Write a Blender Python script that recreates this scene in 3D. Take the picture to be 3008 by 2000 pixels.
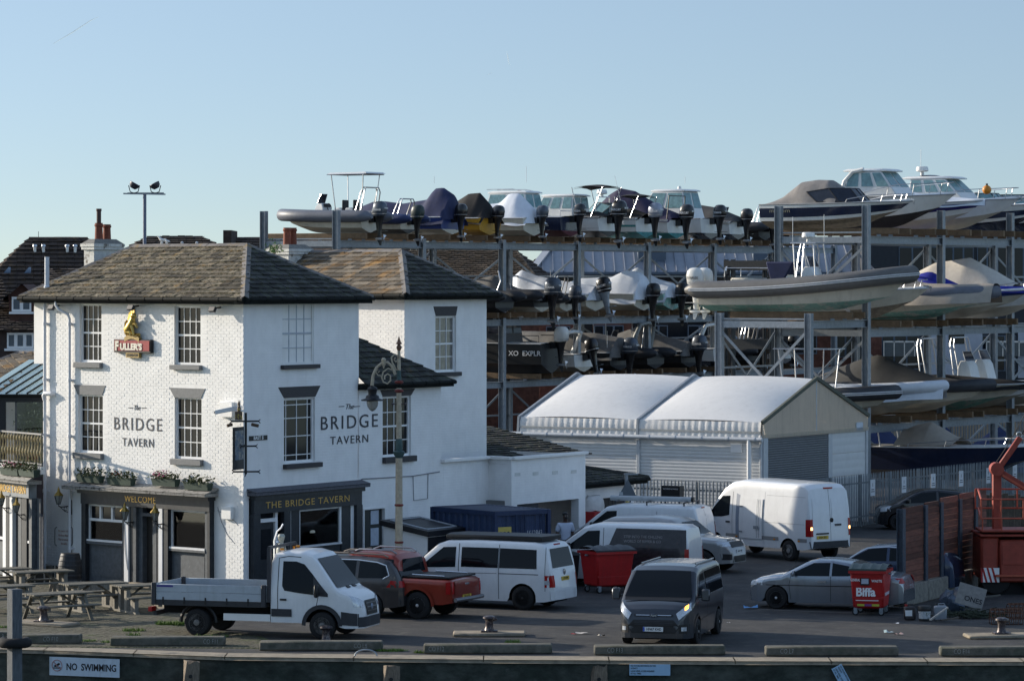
import bpy, bmesh, math, random
from mathutils import Vector, Matrix
random.seed(11)
RND = random.Random(5)
scene = bpy.context.scene
for o in list(bpy.data.objects): bpy.data.objects.remove(o)
# ---------------------------------------------------------------- camera, sky, sun, exposure
FP, CX, HY, H = 11000.0, 1504.0, 820.0, 9.4     # focal length in photo pixels, centre column, horizon row, eye height
cd = bpy.data.cameras.new('camera'); cam = bpy.data.objects.new('camera', cd)
scene.collection.objects.link(cam); scene.camera = cam
cam.location = (0, 0, H); cam.rotation_euler = (math.radians(90), 0, 0)
cd.sensor_width = 36; cd.lens = FP/3008*36; cd.shift_y = -(1000-HY)/3008
cd.clip_start = 1; cd.clip_end = 20000
SKY_Z0, SKY_DZ = .05, .22
SUN_EL = math.radians(16.5); SUN_H = Vector((.9, -.44, 0)).normalized()      # light travels this way along the ground
ld = bpy.data.lights.new('sun', 'SUN'); ld.energy = 3.6; ld.angle = math.radians(.5); ld.color = (1, .90, .75)
sun = bpy.data.objects.new('sun', ld); scene.collection.objects.link(sun)
sdir = Vector((SUN_H.x*math.cos(SUN_EL), SUN_H.y*math.cos(SUN_EL), -math.sin(SUN_EL)))
sun.rotation_euler = sdir.to_track_quat('-Z', 'Y').to_euler()
wd = bpy.data.worlds.new('World'); scene.world = wd; wd.use_nodes = True
wn = wd.node_tree.nodes; wl = wd.node_tree.links
bg = wn['Background']; sk = wn.new('ShaderNodeTexSky'); sk.sky_type = 'NISHITA'; sk.sun_disc = False
sk.sun_elevation = SUN_EL; sk.sun_rotation = math.atan2(-SUN_H.x, -SUN_H.y)
sk.air_density = 1.0; sk.dust_density = .6; sk.ozone_density = 2.5; sk.altitude = 0
# the sky is read a little above the true horizon, rising quickly at first and then flat, like a hazy clear winter sky
tc_ = wn.new('ShaderNodeTexCoord'); sp = wn.new('ShaderNodeSeparateXYZ'); wl.new(tc_.outputs['Generated'], sp.inputs[0])
def wmath(op, a, b=None):
    n = wn.new('ShaderNodeMath'); n.operation = op
    for i, v in enumerate((a, b)):
        if v is None: continue
        if isinstance(v, (int, float)): n.inputs[i].default_value = v
        else: wl.new(v, n.inputs[i])
    return n.outputs[0]
zz = wmath('MAXIMUM', sp.outputs[2], 0.0)
ez = wmath('POWER', 2.718, wmath('MULTIPLY', zz, -9.0))
z2 = wmath('ADD', SKY_Z0, wmath('MULTIPLY', wmath('SUBTRACT', 1.0, ez), SKY_DZ))
cz = wn.new('ShaderNodeCombineXYZ'); wl.new(sp.outputs[0], cz.inputs[0]); wl.new(sp.outputs[1], cz.inputs[1]); wl.new(z2, cz.inputs[2])
nm = wn.new('ShaderNodeVectorMath'); nm.operation = 'NORMALIZE'; wl.new(cz.outputs[0], nm.inputs[0]); wl.new(nm.outputs[0], sk.inputs[0])
hs = wn.new('ShaderNodeHueSaturation'); hs.inputs['Saturation'].default_value = .82
tn = wn.new('ShaderNodeMix'); tn.data_type = 'RGBA'; tn.blend_type = 'MULTIPLY'; tn.inputs['Factor'].default_value = 1; tn.inputs['B'].default_value = (.96,.99,1.05,1)
wl.new(sk.outputs[0], hs.inputs['Color']); wl.new(hs.outputs[0], tn.inputs['A']); wl.new(tn.outputs['Result'], bg.inputs[0]); bg.inputs[1].default_value = .088
scene.view_settings.view_transform = 'Standard'; scene.view_settings.look = 'None'
scene.view_settings.exposure = .72; scene.view_settings.gamma = 1; scene.view_settings.use_curve_mapping = False
scene.render.engine = 'CYCLES'
scene.cycles.max_bounces = 6; scene.cycles.transparent_max_bounces = 8; scene.cycles.use_denoising = True
scene.cycles.caustics_reflective = False; scene.cycles.caustics_refractive = False

# ---------------------------------------------------------------- helpers
def at(px, py, Y): return Vector(((px-CX)*Y/FP, Y, H-(py-HY)*Y/FP))
def gnd(px, py, z=0.0):
    Y = (H-z)*FP/(py-HY); return Vector(((px-CX)*Y/FP, Y, z))
def V(*a): return Vector(a)
MATS = {}
def srgb(r, g, b):
    f = lambda c: (c/255/12.92 if c/255 <= .04045 else ((c/255+.055)/1.055)**2.4)
    return (f(r), f(g), f(b))
def mat(name, col, rough=.6, metal=0.0, var=.12, vs=2.0, col2=None, lo=.45, hi=.65, bump=0.0, bs=30.0, rnd=0.0, coat=0.0, spec=.5, emit=None, trans=0.0, ior=1.45, brick=None, sub=None, dirt=None, stretch=None, tonev=0):
    """Principled material: base colour varied by world-space noise, an optional second colour in patches, bump, per-object variation."""
    if name in MATS: return MATS[name]
    m = bpy.data.materials.new(name); m.use_nodes = True; MATS[name] = m
    nt = m.node_tree; N = nt.nodes; K = nt.links
    p = N['Principled BSDF']
    p.inputs['Roughness'].default_value = rough; p.inputs['Metallic'].default_value = metal
    p.inputs['Specular IOR Level'].default_value = spec; p.inputs['Coat Weight'].default_value = coat
    p.inputs['IOR'].default_value = ior; p.inputs['Transmission Weight'].default_value = trans
    geo = N.new('ShaderNodeNewGeometry'); pos = geo.outputs['Position']
    if stretch:
        mp = N.new('ShaderNodeVectorMath'); mp.operation = 'MULTIPLY'; mp.inputs[1].default_value = stretch; K.new(pos, mp.inputs[0]); pos = mp.outputs[0]
    def noise(sc, det=5, src=None):
        n = N.new('ShaderNodeTexNoise'); n.inputs['Scale'].default_value = sc; n.inputs['Detail'].default_value = det; n.inputs['Roughness'].default_value = .62
        K.new(src or pos, n.inputs['Vector']); return n.outputs['Fac']
    def mix(fac, a, b, mode='MIX'):
        x = N.new('ShaderNodeMix'); x.data_type = 'RGBA'; x.blend_type = mode
        for s, val in ((x.inputs['Factor'], fac), (x.inputs['A'], a), (x.inputs['B'], b)):
            if isinstance(val, (int, float)): s.default_value = val
            elif isinstance(val, tuple): s.default_value = (*val[:3], 1)
            else: K.new(val, s)
        return x.outputs['Result']
    def ramp(src, lo, hi, a=0.0, b=1.0):
        r = N.new('ShaderNodeMapRange'); K.new(src, r.inputs[0])
        r.inputs[1].default_value = lo; r.inputs[2].default_value = hi; r.inputs[3].default_value = a; r.inputs[4].default_value = b
        return r.outputs[0]
    c = tuple(col)
    if col2 is not None:
        c = mix(ramp(noise(vs), lo, hi), c, tuple(col2))
    if sub is not None:       # third colour: (colour, scale, lo, hi)
        c = mix(ramp(noise(sub[1]), sub[2], sub[3]), c, tuple(sub[0]))
    if var:
        f = ramp(noise(vs*2.3), .3, .7, 1-var, 1+var)
        g = N.new('ShaderNodeCombineColor')
        for i in range(3): K.new(f, g.inputs[i])
        c = mix(1.0, c, g.outputs[0], 'MULTIPLY')
    if tonev:
        ta = N.new('ShaderNodeAttribute'); ta.attribute_name = 'tone'; f = ramp(ta.outputs['Fac'], 0, 1, 1-tonev, 1+tonev); g = N.new('ShaderNodeCombineColor')
        for i in range(3): K.new(f, g.inputs[i])
        c = mix(1.0, c, g.outputs[0], 'MULTIPLY')
    if rnd:
        oi = N.new('ShaderNodeObjectInfo'); f = ramp(oi.outputs['Random'], 0, 1, 1-rnd, 1+rnd)
        g = N.new('ShaderNodeCombineColor')
        for i in range(3): K.new(f, g.inputs[i])
        c = mix(1.0, c, g.outputs[0], 'MULTIPLY')
    if dirt is not None:      # fine streaks of grime: (colour, strength)
        ms = N.new('ShaderNodeVectorMath'); ms.operation = 'MULTIPLY'; ms.inputs[1].default_value = (5, 5, .5); K.new(geo.outputs['Position'], ms.inputs[0])
        c = mix(ramp(noise(1.0, 6, ms.outputs[0]), .52, .78, 0, dirt[1]), c, tuple(dirt[0]))
    if isinstance(c, tuple): p.inputs['Base Color'].default_value = (*c, 1)
    else: K.new(c, p.inputs['Base Color'])
    h = None
    if brick is not None:     # (w, h, mortar) in the object's own x/z plane
        tc = N.new('ShaderNodeTexCoord'); sx = N.new('ShaderNodeSeparateXYZ'); K.new(tc.outputs['Object'], sx.inputs[0])
        cb = N.new('ShaderNodeCombineXYZ'); K.new(sx.outputs[0], cb.inputs[0]); K.new(sx.outputs[2], cb.inputs[1])
        b = N.new('ShaderNodeTexBrick'); b.inputs['Scale'].default_value = 1; b.inputs['Brick Width'].default_value = brick[0]; b.inputs['Row Height'].default_value = brick[1]
        b.inputs['Mortar Size'].default_value = brick[2]; b.inputs['Mortar Smooth'].default_value = .6; b.inputs['Color1'].default_value = (1, 1, 1, 1); b.inputs['Color2'].default_value = (.86, .86, .86, 1); b.inputs['Mortar'].default_value = (0, 0, 0, 1)
        K.new(cb.outputs[0], b.inputs['Vector']); h = b.outputs['Color']
    if bump:
        bp = N.new('ShaderNodeBump'); bp.inputs['Strength'].default_value = bump; bp.inputs['Distance'].default_value = .02
        nz = noise(bs, 4)
        if h is not None:
            ad = N.new('ShaderNodeMath'); ad.operation = 'MULTIPLY_ADD'; K.new(nz, ad.inputs[0]); ad.inputs[1].default_value = .6; K.new(h, ad.inputs[2]); nz = ad.outputs[0]
        K.new(nz, bp.inputs['Height']); K.new(bp.outputs[0], p.inputs['Normal'])
    if emit is not None:
        p.inputs['Emission Color'].default_value = (*emit[:3], 1); p.inputs['Emission Strength'].default_value = emit[3]
    return m

class MB:
    """Collects shapes; build() links them as ONE mesh object."""
    def __init__(s, M=None): s.v = []; s.f = []; s.mi = []; s.m = 0; s.M = M
    def add(s, vs, fs):
        n = len(s.v)
        s.v.extend([s.M @ Vector(p) for p in vs] if s.M else [Vector(p) for p in vs])
        for f in fs: s.f.append([i+n for i in f]); s.mi.append(s.m)
    def box(s, x0, x1, y0, y1, z0, z1):
        s.add([(x0,y0,z0),(x1,y0,z0),(x1,y1,z0),(x0,y1,z0),(x0,y0,z1),(x1,y0,z1),(x1,y1,z1),(x0,y1,z1)],
              [(0,3,2,1),(4,5,6,7),(0,1,5,4),(1,2,6,5),(2,3,7,6),(3,0,4,7)])
    def cbox(s, c, d, R=None):
        c = Vector(c); h = [x/2 for x in d]; vs = []
        for z in (-1,1):
            for x, y in ((-1,-1),(1,-1),(1,1),(-1,1)):
                p = Vector((x*h[0], y*h[1], z*h[2])); vs.append(c + (R @ p if R else p))
        s.add(vs, [(0,3,2,1),(4,5,6,7),(0,1,5,4),(1,2,6,5),(2,3,7,6),(3,0,4,7)])
    def beam(s, p0, p1, w, h, up=(0,0,1)):
        p0, p1 = Vector(p0), Vector(p1); d = p1-p0; L = d.length
        if L < 1e-6: return
        d.normalize(); up = Vector(up)
        if abs(d.dot(up)) > .98: up = Vector((0,1,0))
        x = d.cross(up).normalized(); z = x.cross(d)
        s.cbox((p0+p1)/2, (w, L, h), Matrix((x, d, z)).transposed())
    def ring(s, c, d, r, n, up=None, ph=0.0):
        d = d.normalized(); up = up or (Vector((0,0,1)) if abs(d.z) < .95 else Vector((1,0,0)))
        x = d.cross(up).normalized(); y = x.cross(d)
        return [c + x*(r*math.cos(ph+2*math.pi*i/n)) + y*(r*math.sin(ph+2*math.pi*i/n)) for i in range(n)]
    def loft(s, rings, caps=True, closed=True):
        n = len(rings[0]); vs = [p for r in rings for p in r]; fs = []
        for k in range(len(rings)-1):
            for i in range(n if closed else n-1):
                j = (i+1) % n; fs.append((k*n+i, k*n+j, (k+1)*n+j, (k+1)*n+i))
        if caps and closed: fs.append(tuple(range(n-1,-1,-1))); b = (len(rings)-1)*n; fs.append(tuple(range(b, b+n)))
        s.add(vs, fs)
    def tube(s, pts, r, n=8, caps=True, closed=False):
        pts = [Vector(p) for p in pts]; m = len(pts); rs = r if isinstance(r, (list, tuple)) else [r]*m
        rings = []; up = None
        for i, p in enumerate(pts):
            if closed: d = pts[(i+1)%m]-pts[i-1]
            else: d = pts[min(i+1,m-1)]-pts[max(i-1,0)]
            if d.length < 1e-9: d = Vector((0,0,1))
            d.normalize()
            if up is None: up = Vector((0,0,1)) if abs(d.z) < .9 else Vector((1,0,0))
            x = d.cross(up)
            if x.length < 1e-4: x = d.cross(Vector((1,.3,0)))
            x.normalize(); y = x.cross(d); up = y
            rings.append([p + x*(rs[i]*math.cos(2*math.pi*k/n)) + y*(rs[i]*math.sin(2*math.pi*k/n)) for k in range(n)])
        if closed: rings.append(rings[0]); caps = False
        s.loft(rings, caps)
    def cyl(s, p0, p1, r0, r1=None, n=12): s.tube([p0, p1], [r0, r0 if r1 is None else r1], n)
    def lathe(s, prof, n=16, o=(0,0,0), ax='z'):
        o = Vector(o); rings = []
        for r, h in prof:
            ring = []
            for k in range(n):
                a = 2*math.pi*k/n; c, q = r*math.cos(a), r*math.sin(a)
                ring.append(o + (Vector((c,q,h)) if ax == 'z' else Vector((c,h,q)) if ax == 'y' else Vector((h,c,q))))
            rings.append(ring)
        s.loft(rings)
    def prism(s, poly, d):
        """poly: 3-D points of one face; d: extrusion vector"""
        d = Vector(d); n = len(poly); a = [Vector(p) for p in poly]
        s.add(a+[p+d for p in a], [tuple(range(n)), tuple(range(2*n-1, n-1, -1))]+[(i,(i+1)%n,n+(i+1)%n,n+i) for i in range(n)])
    def grid(s, rows):
        n = len(rows[0]); s.add([p for r in rows for p in r], [(k*n+i,k*n+i+1,(k+1)*n+i+1,(k+1)*n+i) for k in range(len(rows)-1) for i in range(n-1)])
    def poly(s, pts): s.add(pts, [tuple(range(len(pts)))])
    def ball(s, c, r, n=12, sc=(1,1,1)):
        c = Vector(c); rings = []
        for i in range(1, n//2):
            t = math.pi*i/(n//2)
            rings.append([c+Vector((r*sc[0]*math.sin(t)*math.cos(2*math.pi*k/n), r*sc[1]*math.sin(t)*math.sin(2*math.pi*k/n), r*sc[2]*math.cos(t))) for k in range(n)])
        b = len(rings); vs = [p for q in rings for p in q]+[c+Vector((0,0,r*sc[2])), c-Vector((0,0,r*sc[2]))]
        fs = [(k*n+i,(k+1)*n+i,(k+1)*n+(i+1)%n,k*n+(i+1)%n) for k in range(b-1) for i in range(n)]
        fs += [(b*n, i, (i+1)%n) for i in range(n)] + [(b*n+1, (b-1)*n+(i+1)%n, (b-1)*n+i) for i in range(n)]
        s.add(vs, fs)
    def mesh(s, name, mats, ang=38, fix=True, bevel=0):
        me = bpy.data.meshes.new(name); me.from_pydata(s.v, [], s.f)
        mats = mats if isinstance(mats, (list, tuple)) else [mats]
        for m in mats: me.materials.append(m)
        if len(mats) > 1: me.polygons.foreach_set('material_index', s.mi)
        if fix or bevel:
            bm = bmesh.new(); bm.from_mesh(me)
            if bevel:
                bmesh.ops.bevel(bm, geom=[e for e in bm.edges if len(e.link_faces) == 2 and e.calc_face_angle(0) > .6], offset=bevel, segments=1, affect='EDGES', clamp_overlap=True)
            bmesh.ops.recalc_face_normals(bm, faces=bm.faces); bm.to_mesh(me); bm.free()
        me.polygons.foreach_set('use_smooth', [True]*len(me.polygons))
        me.set_sharp_from_angle(angle=math.radians(ang)); me.update()
        return me
    def build(s, name, mats, parent=None, ang=38, fix=True, bevel=0, loc=None, rotz=None):
        return link(name, s.mesh(name, mats, ang, fix, bevel), parent, loc, rotz)
def link(name, me, parent=None, loc=None, rotz=None):
    o = bpy.data.objects.new(name, me); scene.collection.objects.link(o); o.parent = parent
    if loc is not None: o.location = loc
    if rotz is not None: o.rotation_euler = (0, 0, rotz)
    return o
def tag(o, label=None, cat=None, group=None, kind=None):
    if label: o['label'] = label
    if cat: o['category'] = cat
    if group: o['group'] = group
    if kind: o['kind'] = kind
    return o
def thing(name, label, cat, loc=(0,0,0), rotz=0.0, group=None):
    o = link(name, None, None, loc, rotz); o.empty_display_size = .1
    return tag(o, label, cat, group)
def kids(o): return [c for c in scene.objects if c.parent == o]
def copy_tree(o, parent=None, ch=None):
    if ch is None:
        ch = {}
        for c in scene.objects:
            if c.parent: ch.setdefault(c.parent.name, []).append(c)
    n = o.copy(); scene.collection.objects.link(n); n.parent = parent
    for c in ch.get(o.name, []): copy_tree(c, n, ch)
    return n
def place(o, loc, rotz=0.0, label=None):
    o.location = loc; o.rotation_euler = (0, 0, rotz)
    if label: o['label'] = label
    return o
def text(name, s, size, m, parent, M, ext=.003, sx=1.0, bold=0.0, shear=0.0, space=1.0, align='CENTER'):
    """Raised lettering: local x = reading direction, local y = up, placed by matrix M."""
    cu = bpy.data.curves.new(name, 'FONT'); cu.body = s; cu.size = size; cu.extrude = ext; cu.offset = bold; cu.shear = shear
    cu.align_x = align; cu.align_y = 'CENTER'; cu.space_character = space; cu.resolution_u = 3
    t = bpy.data.objects.new('tmp', cu); scene.collection.objects.link(t)
    me = bpy.data.meshes.new_from_object(t.evaluated_get(bpy.context.evaluated_depsgraph_get()))
    bpy.data.objects.remove(t); me.name = name
    me.transform(M @ Matrix.Diagonal((sx, 1, 1, 1))); me.materials.clear(); me.materials.append(m)
    return link(name, me, parent)
UP_FRONT = Matrix.Rotation(math.radians(90), 4, 'X')     # text plane -> local x/z plane, facing -y
def TM(x, y, z, rz=0.0, ry=0.0): return Matrix.Translation((x, y, z)) @ Matrix.Rotation(rz, 4, 'Z') @ Matrix.Rotation(ry, 4, 'Y') @ UP_FRONT
class Face:
    """A vertical wall plane: origin on the ground, direction to the right as seen from outside; local y points into the building."""
    def __init__(s, o, d):
        s.o = Vector((o[0], o[1], 0)); s.d = Vector((d[0], d[1], 0)).normalized(); s.rz = math.atan2(s.d.y, s.d.x)
        s.n = Vector((-s.d.y, s.d.x, 0))
        s.M = Matrix.Translation(s.o) @ Matrix.Rotation(s.rz, 4, 'Z')
    def xz(s, px, py=None, off=0.0):
        o = s.o + s.n*off; k = (px-CX)/FP; a = (k*o.y-o.x)/(s.d.x-k*s.d.y); Y = o.y+a*s.d.y
        return a if py is None else (a, H-(py-HY)*Y/FP)
    def p(s, x, y, z): return s.o+s.d*x+s.n*y+Vector((0,0,z))
UVEC = Vector((.525, .851, 0)).normalized(); VVEC = Vector((.851, -.525, 0)).normalized(); WVEC = Vector((-.715, .699, 0)).normalized()

# ---------------------------------------------------------------- shared materials
M_white = mat('white paint', (.78,.78,.76), .55, var=.05, vs=1.2, bump=.15, bs=25)
M_wtrim = mat('white gloss trim', (.8,.8,.8), .35, var=.04)
M_black = mat('black paint', (.012,.013,.016), .45, var=.2, vs=3)
M_blackm = mat('black plastic', (.012,.012,.013), .5, var=.1)
M_dgrey = mat('dark grey paint', (.035,.037,.045), .5, var=.15, vs=4)
M_glass = mat('window glass', (.012,.014,.018), .06, var=0, spec=.25)
M_carglass = mat('car glass', (.008,.011,.014), .05, var=0, spec=.22)
M_steel = mat('galvanised steel', (.25,.275,.30), .5, metal=.25, var=.16, vs=3, rnd=.08, bump=.05)
M_chrome = mat('bright steel', (.62,.63,.65), .25, metal=.9, var=.05)
M_tyre = mat('tyre rubber', (.013,.013,.014), .85, var=.2, vs=8)
M_gold = mat('gold leaf', (.55,.36,.11), .35, metal=.5, var=.1, vs=20)
M_wood = mat('weathered wood', (.135,.125,.10), .85, var=.3, vs=6, rnd=.15, stretch=(1,1,6))
M_timber = mat('bearer timber', (.16,.105,.06), .8, var=.25, vs=2, rnd=.25)
M_red = mat('signal red', (.35,.012,.012), .45, var=.1)
# ================================================================ setting: ground, quay, water
M_asph = mat('asphalt', (.046,.045,.045), .9, var=.3, vs=.5, col2=(.030,.030,.032), lo=.4, hi=.6, bump=.5, bs=60, sub=((.085,.078,.066), 2.2, .56, .72))
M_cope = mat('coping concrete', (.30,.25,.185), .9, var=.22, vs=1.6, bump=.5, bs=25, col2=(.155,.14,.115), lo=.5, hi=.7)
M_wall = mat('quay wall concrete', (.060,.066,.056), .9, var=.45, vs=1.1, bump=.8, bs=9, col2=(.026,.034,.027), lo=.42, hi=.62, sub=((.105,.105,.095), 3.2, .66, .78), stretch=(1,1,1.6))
M_kerb = mat('kerb block concrete', (.115,.108,.088), .9, var=.3, vs=2.5, bump=.5, bs=20, col2=(.075,.078,.06), lo=.45, hi=.62)
M_paver = mat('brown paving brick', (.082,.074,.05), .9, var=.25, vs=3, rnd=.3, sub=((.065,.075,.032), 1.1, .55, .7))
M_moss = mat('mossy joint', (.07,.085,.03), .95, var=.3, vs=6)
EDGE = [gnd(px, py) for px, py in ((-900,1884),(129,1909),(660,1928),(1420,1936.5),(2160,1941),(3008,1943),(4000,1944))]
def inset(p, d): return p + Vector((.03, 1, 0)).normalized()*d
m = MB()
rows = [[Vector((p.x*1.0, p.y+.9, 0)) for p in EDGE]]
far = [Vector((x, 130, 0)) for x in (-60,-40,-25,-8,10,30,60)]
rows.append(far); rows.append([Vector((p.x*12, 900, 0)) for p in far]); rows.append([Vector((p.x*40, 6000, 0)) for p in far])
m.grid(rows); tag(m.build('ground', M_asph, ang=180), kind='structure')
m = MB()
for i in range(len(EDGE)-1):
    a, b = EDGE[i], EDGE[i+1]; n = max(1, int((b-a).length/2.2))
    for k in range(n):
        p = a.lerp(b, k/n); q = a.lerp(b, (k+1)/n); d = (q-p).normalized()*.006
        m.prism([p+d+V(0,0,.004), q-d+V(0,0,.004), q-d+V(0,.92,.004), p+d+V(0,.92,.004)], (0,0,-.09))
tag(m.build('quay_coping', M_cope, bevel=.02), kind='structure')
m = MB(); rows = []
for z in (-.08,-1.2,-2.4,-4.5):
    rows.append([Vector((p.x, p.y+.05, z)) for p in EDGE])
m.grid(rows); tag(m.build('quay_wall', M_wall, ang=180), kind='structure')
m = MB(); m.poly([(-400,-50,-3.6),(400,-50,-3.6),(400,95.4,-3.6),(-400,95.4,-3.6)])
tag(m.build('water', mat('harbour water', (.012,.022,.02), .08, bump=.35, bs=.9, var=0)), kind='structure')
# brick paving in front of the pub: 300 nearest bricks one by one, the rest joined
pave_o = V(-15.5, 96.2, 0)
m = MB(); m.poly([(-17.5,96.0,.004),(-5.6,95.3,.004),(-6.6,98.6,.004),(-9,101.6,.004),(-7.2,110.6,.004),(-16.5,119.5,.004),(-24,119.5,.004)])
pav = tag(m.build('paving', M_moss), kind='structure')
poly = [(-17.3,96.05),(-5.8,95.4),(-6.8,98.5),(-9.2,101.6),(-7.4,110.4),(-16.5,119.3),(-23.5,119.3)]
def inside(x, y, P):
    c = False; j = len(P)-1
    for i in range(len(P)):
        if (P[i][1] > y) != (P[j][1] > y) and x < (P[j][0]-P[i][0])*(y-P[i][1])/(P[j][1]-P[i][1])+P[i][0]: c = not c
        j = i
    return c
bm_ = MB(); bm_.box(-.102,.102,-.046,.046,0,.012); brick_me = bm_.mesh('paving_brick', M_paver)
cand = []
R45 = math.radians(40)
for i in range(-140, 140):
    for j in range(-260, 260):
        a = (i+.5*(j%2))*.214; b = j*.101
        x = -12+a*math.cos(R45)-b*math.sin(R45); y = 106+a*math.sin(R45)+b*math.cos(R45)
        if inside(x, y, poly) and abs(x/y) < .142: cand.append((y, x))
cand.sort(); m = MB()
for k, (y, x) in enumerate(cand):
    z = .004+RND.uniform(-.004,.004)
    if k < 300:
        o = link('paving_brick', brick_me, pav, (x, y, z), R45+RND.uniform(-.02,.02))
    else:
        m.M = Matrix.Translation((x,y,z)) @ Matrix.Rotation(R45+RND.uniform(-.02,.02), 4, 'Z'); m.box(-.102,.102,-.046,.046,0,.012)
m.M = None; tag(m.build('paving_bricks', M_paver, pav, fix=False), kind='stuff')
# painted bay line, faint
M_line = mat('worn white line', (.2,.2,.19), .9, var=.5, vs=5)
m = MB(); a, b = gnd(2225,1789), gnd(2680,1806); m.poly([a+V(0,-.05,.004), b+V(0,-.05,.004), b+V(0,.05,.004), a+V(0,.05,.004)])
a, b = gnd(2530,1612), gnd(2640,1600); m.poly([a+V(0,-.05,.004), b+V(0,-.05,.004), b+V(0,.05,.004), a+V(0,.05,.004)])
tag(m.build('parking_line', M_line), kind='structure')
# kerb blocks along the edge
M_sten = mat('worn white stencil', (.42,.42,.4), .8, var=.3, vs=14)
blocks = [(-180,30,1883,'CO L8'),(60,237,1891,'CO F10'),(322,660,1898,'CO F11'),(761,1124,1911,'CO L8'),(1244,1622,1920,'CO F12'),(1745,2131,1924,'CO F13'),(2249,2640,1927,'CO L7'),(2763,3150,1928,'CO F14')]
where = ['cut off by the frame edge','behind the timber mooring pile','before the tavern tables','below the flatbed truck','before the red pickup','before the dark grey van','before the silver saloon','below the red boom lift']
for (x0,x1,y,t),wtxt in zip(blocks, where):
    a = gnd(x0,y); b = gnd(x1,y); c = (a+b)/2; d = b-a; L = d.length; rz = math.atan2(d.y,d.x)
    t0 = thing('kerb_block', 'long low concrete kerb block %s on the quay edge'%wtxt, 'kerb block', c, rz, 'kerb blocks along the quay')
    m = MB(); m.box(-L/2,L/2,0,.45,.004,.24); m.build('block', M_kerb, t0, bevel=.035)
    pos = {'CO F10':.0,'CO F11':L*.38,'CO L8':L*.32,'CO F12':-L*.4}.get(t, -L*.34)
    text('lettering', t, .17, M_sten, t0, TM(pos,-.006,.125), .002, sx=.72, bold=-.004)
# bollards
M_iron = mat('worn cast iron', (.055,.045,.05), .4, metal=.5, var=.35, vs=9, col2=(.30,.26,.23), lo=.5, hi=.7)
for (px,py,k,rz,lab) in ((958,1884,1.0,.3,'round headed iron bollard behind a kerb block by the truck'),(1437,1866,1.05,.0,'iron mooring bollard on a concrete pad by the middle of the quay'),(2942,1872,1.05,.1,'iron mooring bollard on a concrete pad below the red boom lift'),(128,1836,1.0,2.6,'iron mooring bollard in front of the picnic tables')):
    p = gnd(px,py); t0 = thing('bollard', lab, 'bollard', p, rz, 'mooring bollards')
    pad = px != 958
    z0 = .1 if pad else 0
    if pad:
        m = MB(); m.box(-.95,.95,-.42,.42,.003,.1); m.build('pad', M_cope, t0, bevel=.03)
    m = MB(); m.box(-.22,.22,-.18,.18,z0,z0+.05) if pad else m.lathe([(.16,0),(.16,.03)],14)
    m.build('base_plate', M_iron, t0, bevel=.01)
    m = MB(); m.lathe([(.13,z0+.05),(.105,z0+.12),(.1,z0+.28),(.125,z0+.33),(.17,z0+.36),(.165,z0+.40),(.1,z0+.43),(.0,z0+.44)],16)
    if pad: m.cyl((0,0,z0+.3),(.2,0,z0+.36),.055,.05)
    m.build('post', M_iron, t0)
# ring on the coping, ladder hoops, timber fenders, wall signs
m = MB(); a = gnd(1046,1926); m.tube([a+V(.55*(1-math.cos(t))/2-.03,0,.0+.16*math.sin(t)) for t in [math.pi*i/10 for i in range(11)]], .022, 8)
tag(m.build('ladder_handrail', M_steel), 'bent steel ladder handle rising from the quay coping', 'handle')
M_fend = mat('old fender timber', (.17,.135,.10), .9, var=.4, vs=4, bump=.6, bs=14, stretch=(3,3,.6))
for px,lab in ((563,'leftmost split timber fender post on the quay wall'),(1150,'timber fender post on the quay wall below the red pickup'),(1759,'timber fender post left of the blue mooring notice'),(2402,'splintered timber fender post left of the tilted notice'),(3020,'timber fender post at the far right of the quay wall')):
    Y = (EDGE[2].y if px < 700 else EDGE[3].y)-.02; p = at(px,1950,Y); t0 = thing('fender_post', lab, 'fender post', (p.x, Y, 0), 0, 'timber fender posts')
    m = MB(); rr = random.Random(px)
    n = 7; rings = []
    for k in range(n):
        z = -.12-k*.6; o = (.03 if k else .12)
        rings.append([V(x+rr.uniform(-.015,.015), y, z+(rr.uniform(-.05,.05) if k == 0 else 0)) for x,y in ((-.2+(.1 if k==0 else 0),-.3+o),(-.05,-.34+o),(.12,-.33+o),(.2,-.28+o),(.2,.0),(-.2,.0))])
    m.loft(rings); m.build('timber', M_fend, t0)
    for z in (-.45,-1.0):
        m = MB(); m.cyl((0,-.345,z),(0,-.30,z),.05,n=10); m.build('bolt', M_blackm, t0)
M_sign = mat('white sign board', (.5,.58,.66), .5, var=.06, vs=4, dirt=((.1,.09,.08),.5))
M_ink = mat('black ink', (.012,.012,.016), .6, var=0)
f = Face((EDGE[1].x, EDGE[1].y), (EDGE[2]-EDGE[1]).normalized())
x0,z0 = f.xz(147,1957); x1,_ = f.xz(353,1957); zt = f.xz(250,1931)[1]; zb = f.xz(250,1985)[1]
c = f.p((x0+x1)/2, -.03, (zt+zb)/2); w = x1-x0; h = zt-zb
t0 = thing('no_swimming_sign', 'white NO SWIMMING board with swimmer symbol on the quay wall', 'sign', c, f.rz-.005)
m = MB(); m.box(-w/2,w/2,-.012,.012,-h/2,h/2); m.build('board', M_sign, t0)
text('lettering', 'NO  SWIMMING', h*.52, M_ink, t0, TM(w*.1,-.014,-h*.02), .002, sx=.80, bold=.006)
m = MB(); m.tube([(-w*.39+h*.3*math.cos(a),-.015,h*.04+h*.3*math.sin(a)) for a in [2*math.pi*i/20 for i in range(20)]], .012, 4, closed=True)
m.beam((-w*.39-h*.21,-.015,h*.04+h*.21),(-w*.39+h*.21,-.015,h*.04-h*.21),.02,.02); m.build('ban_circle', mat('faded red', (.35,.2,.2), .6), t0)
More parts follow.
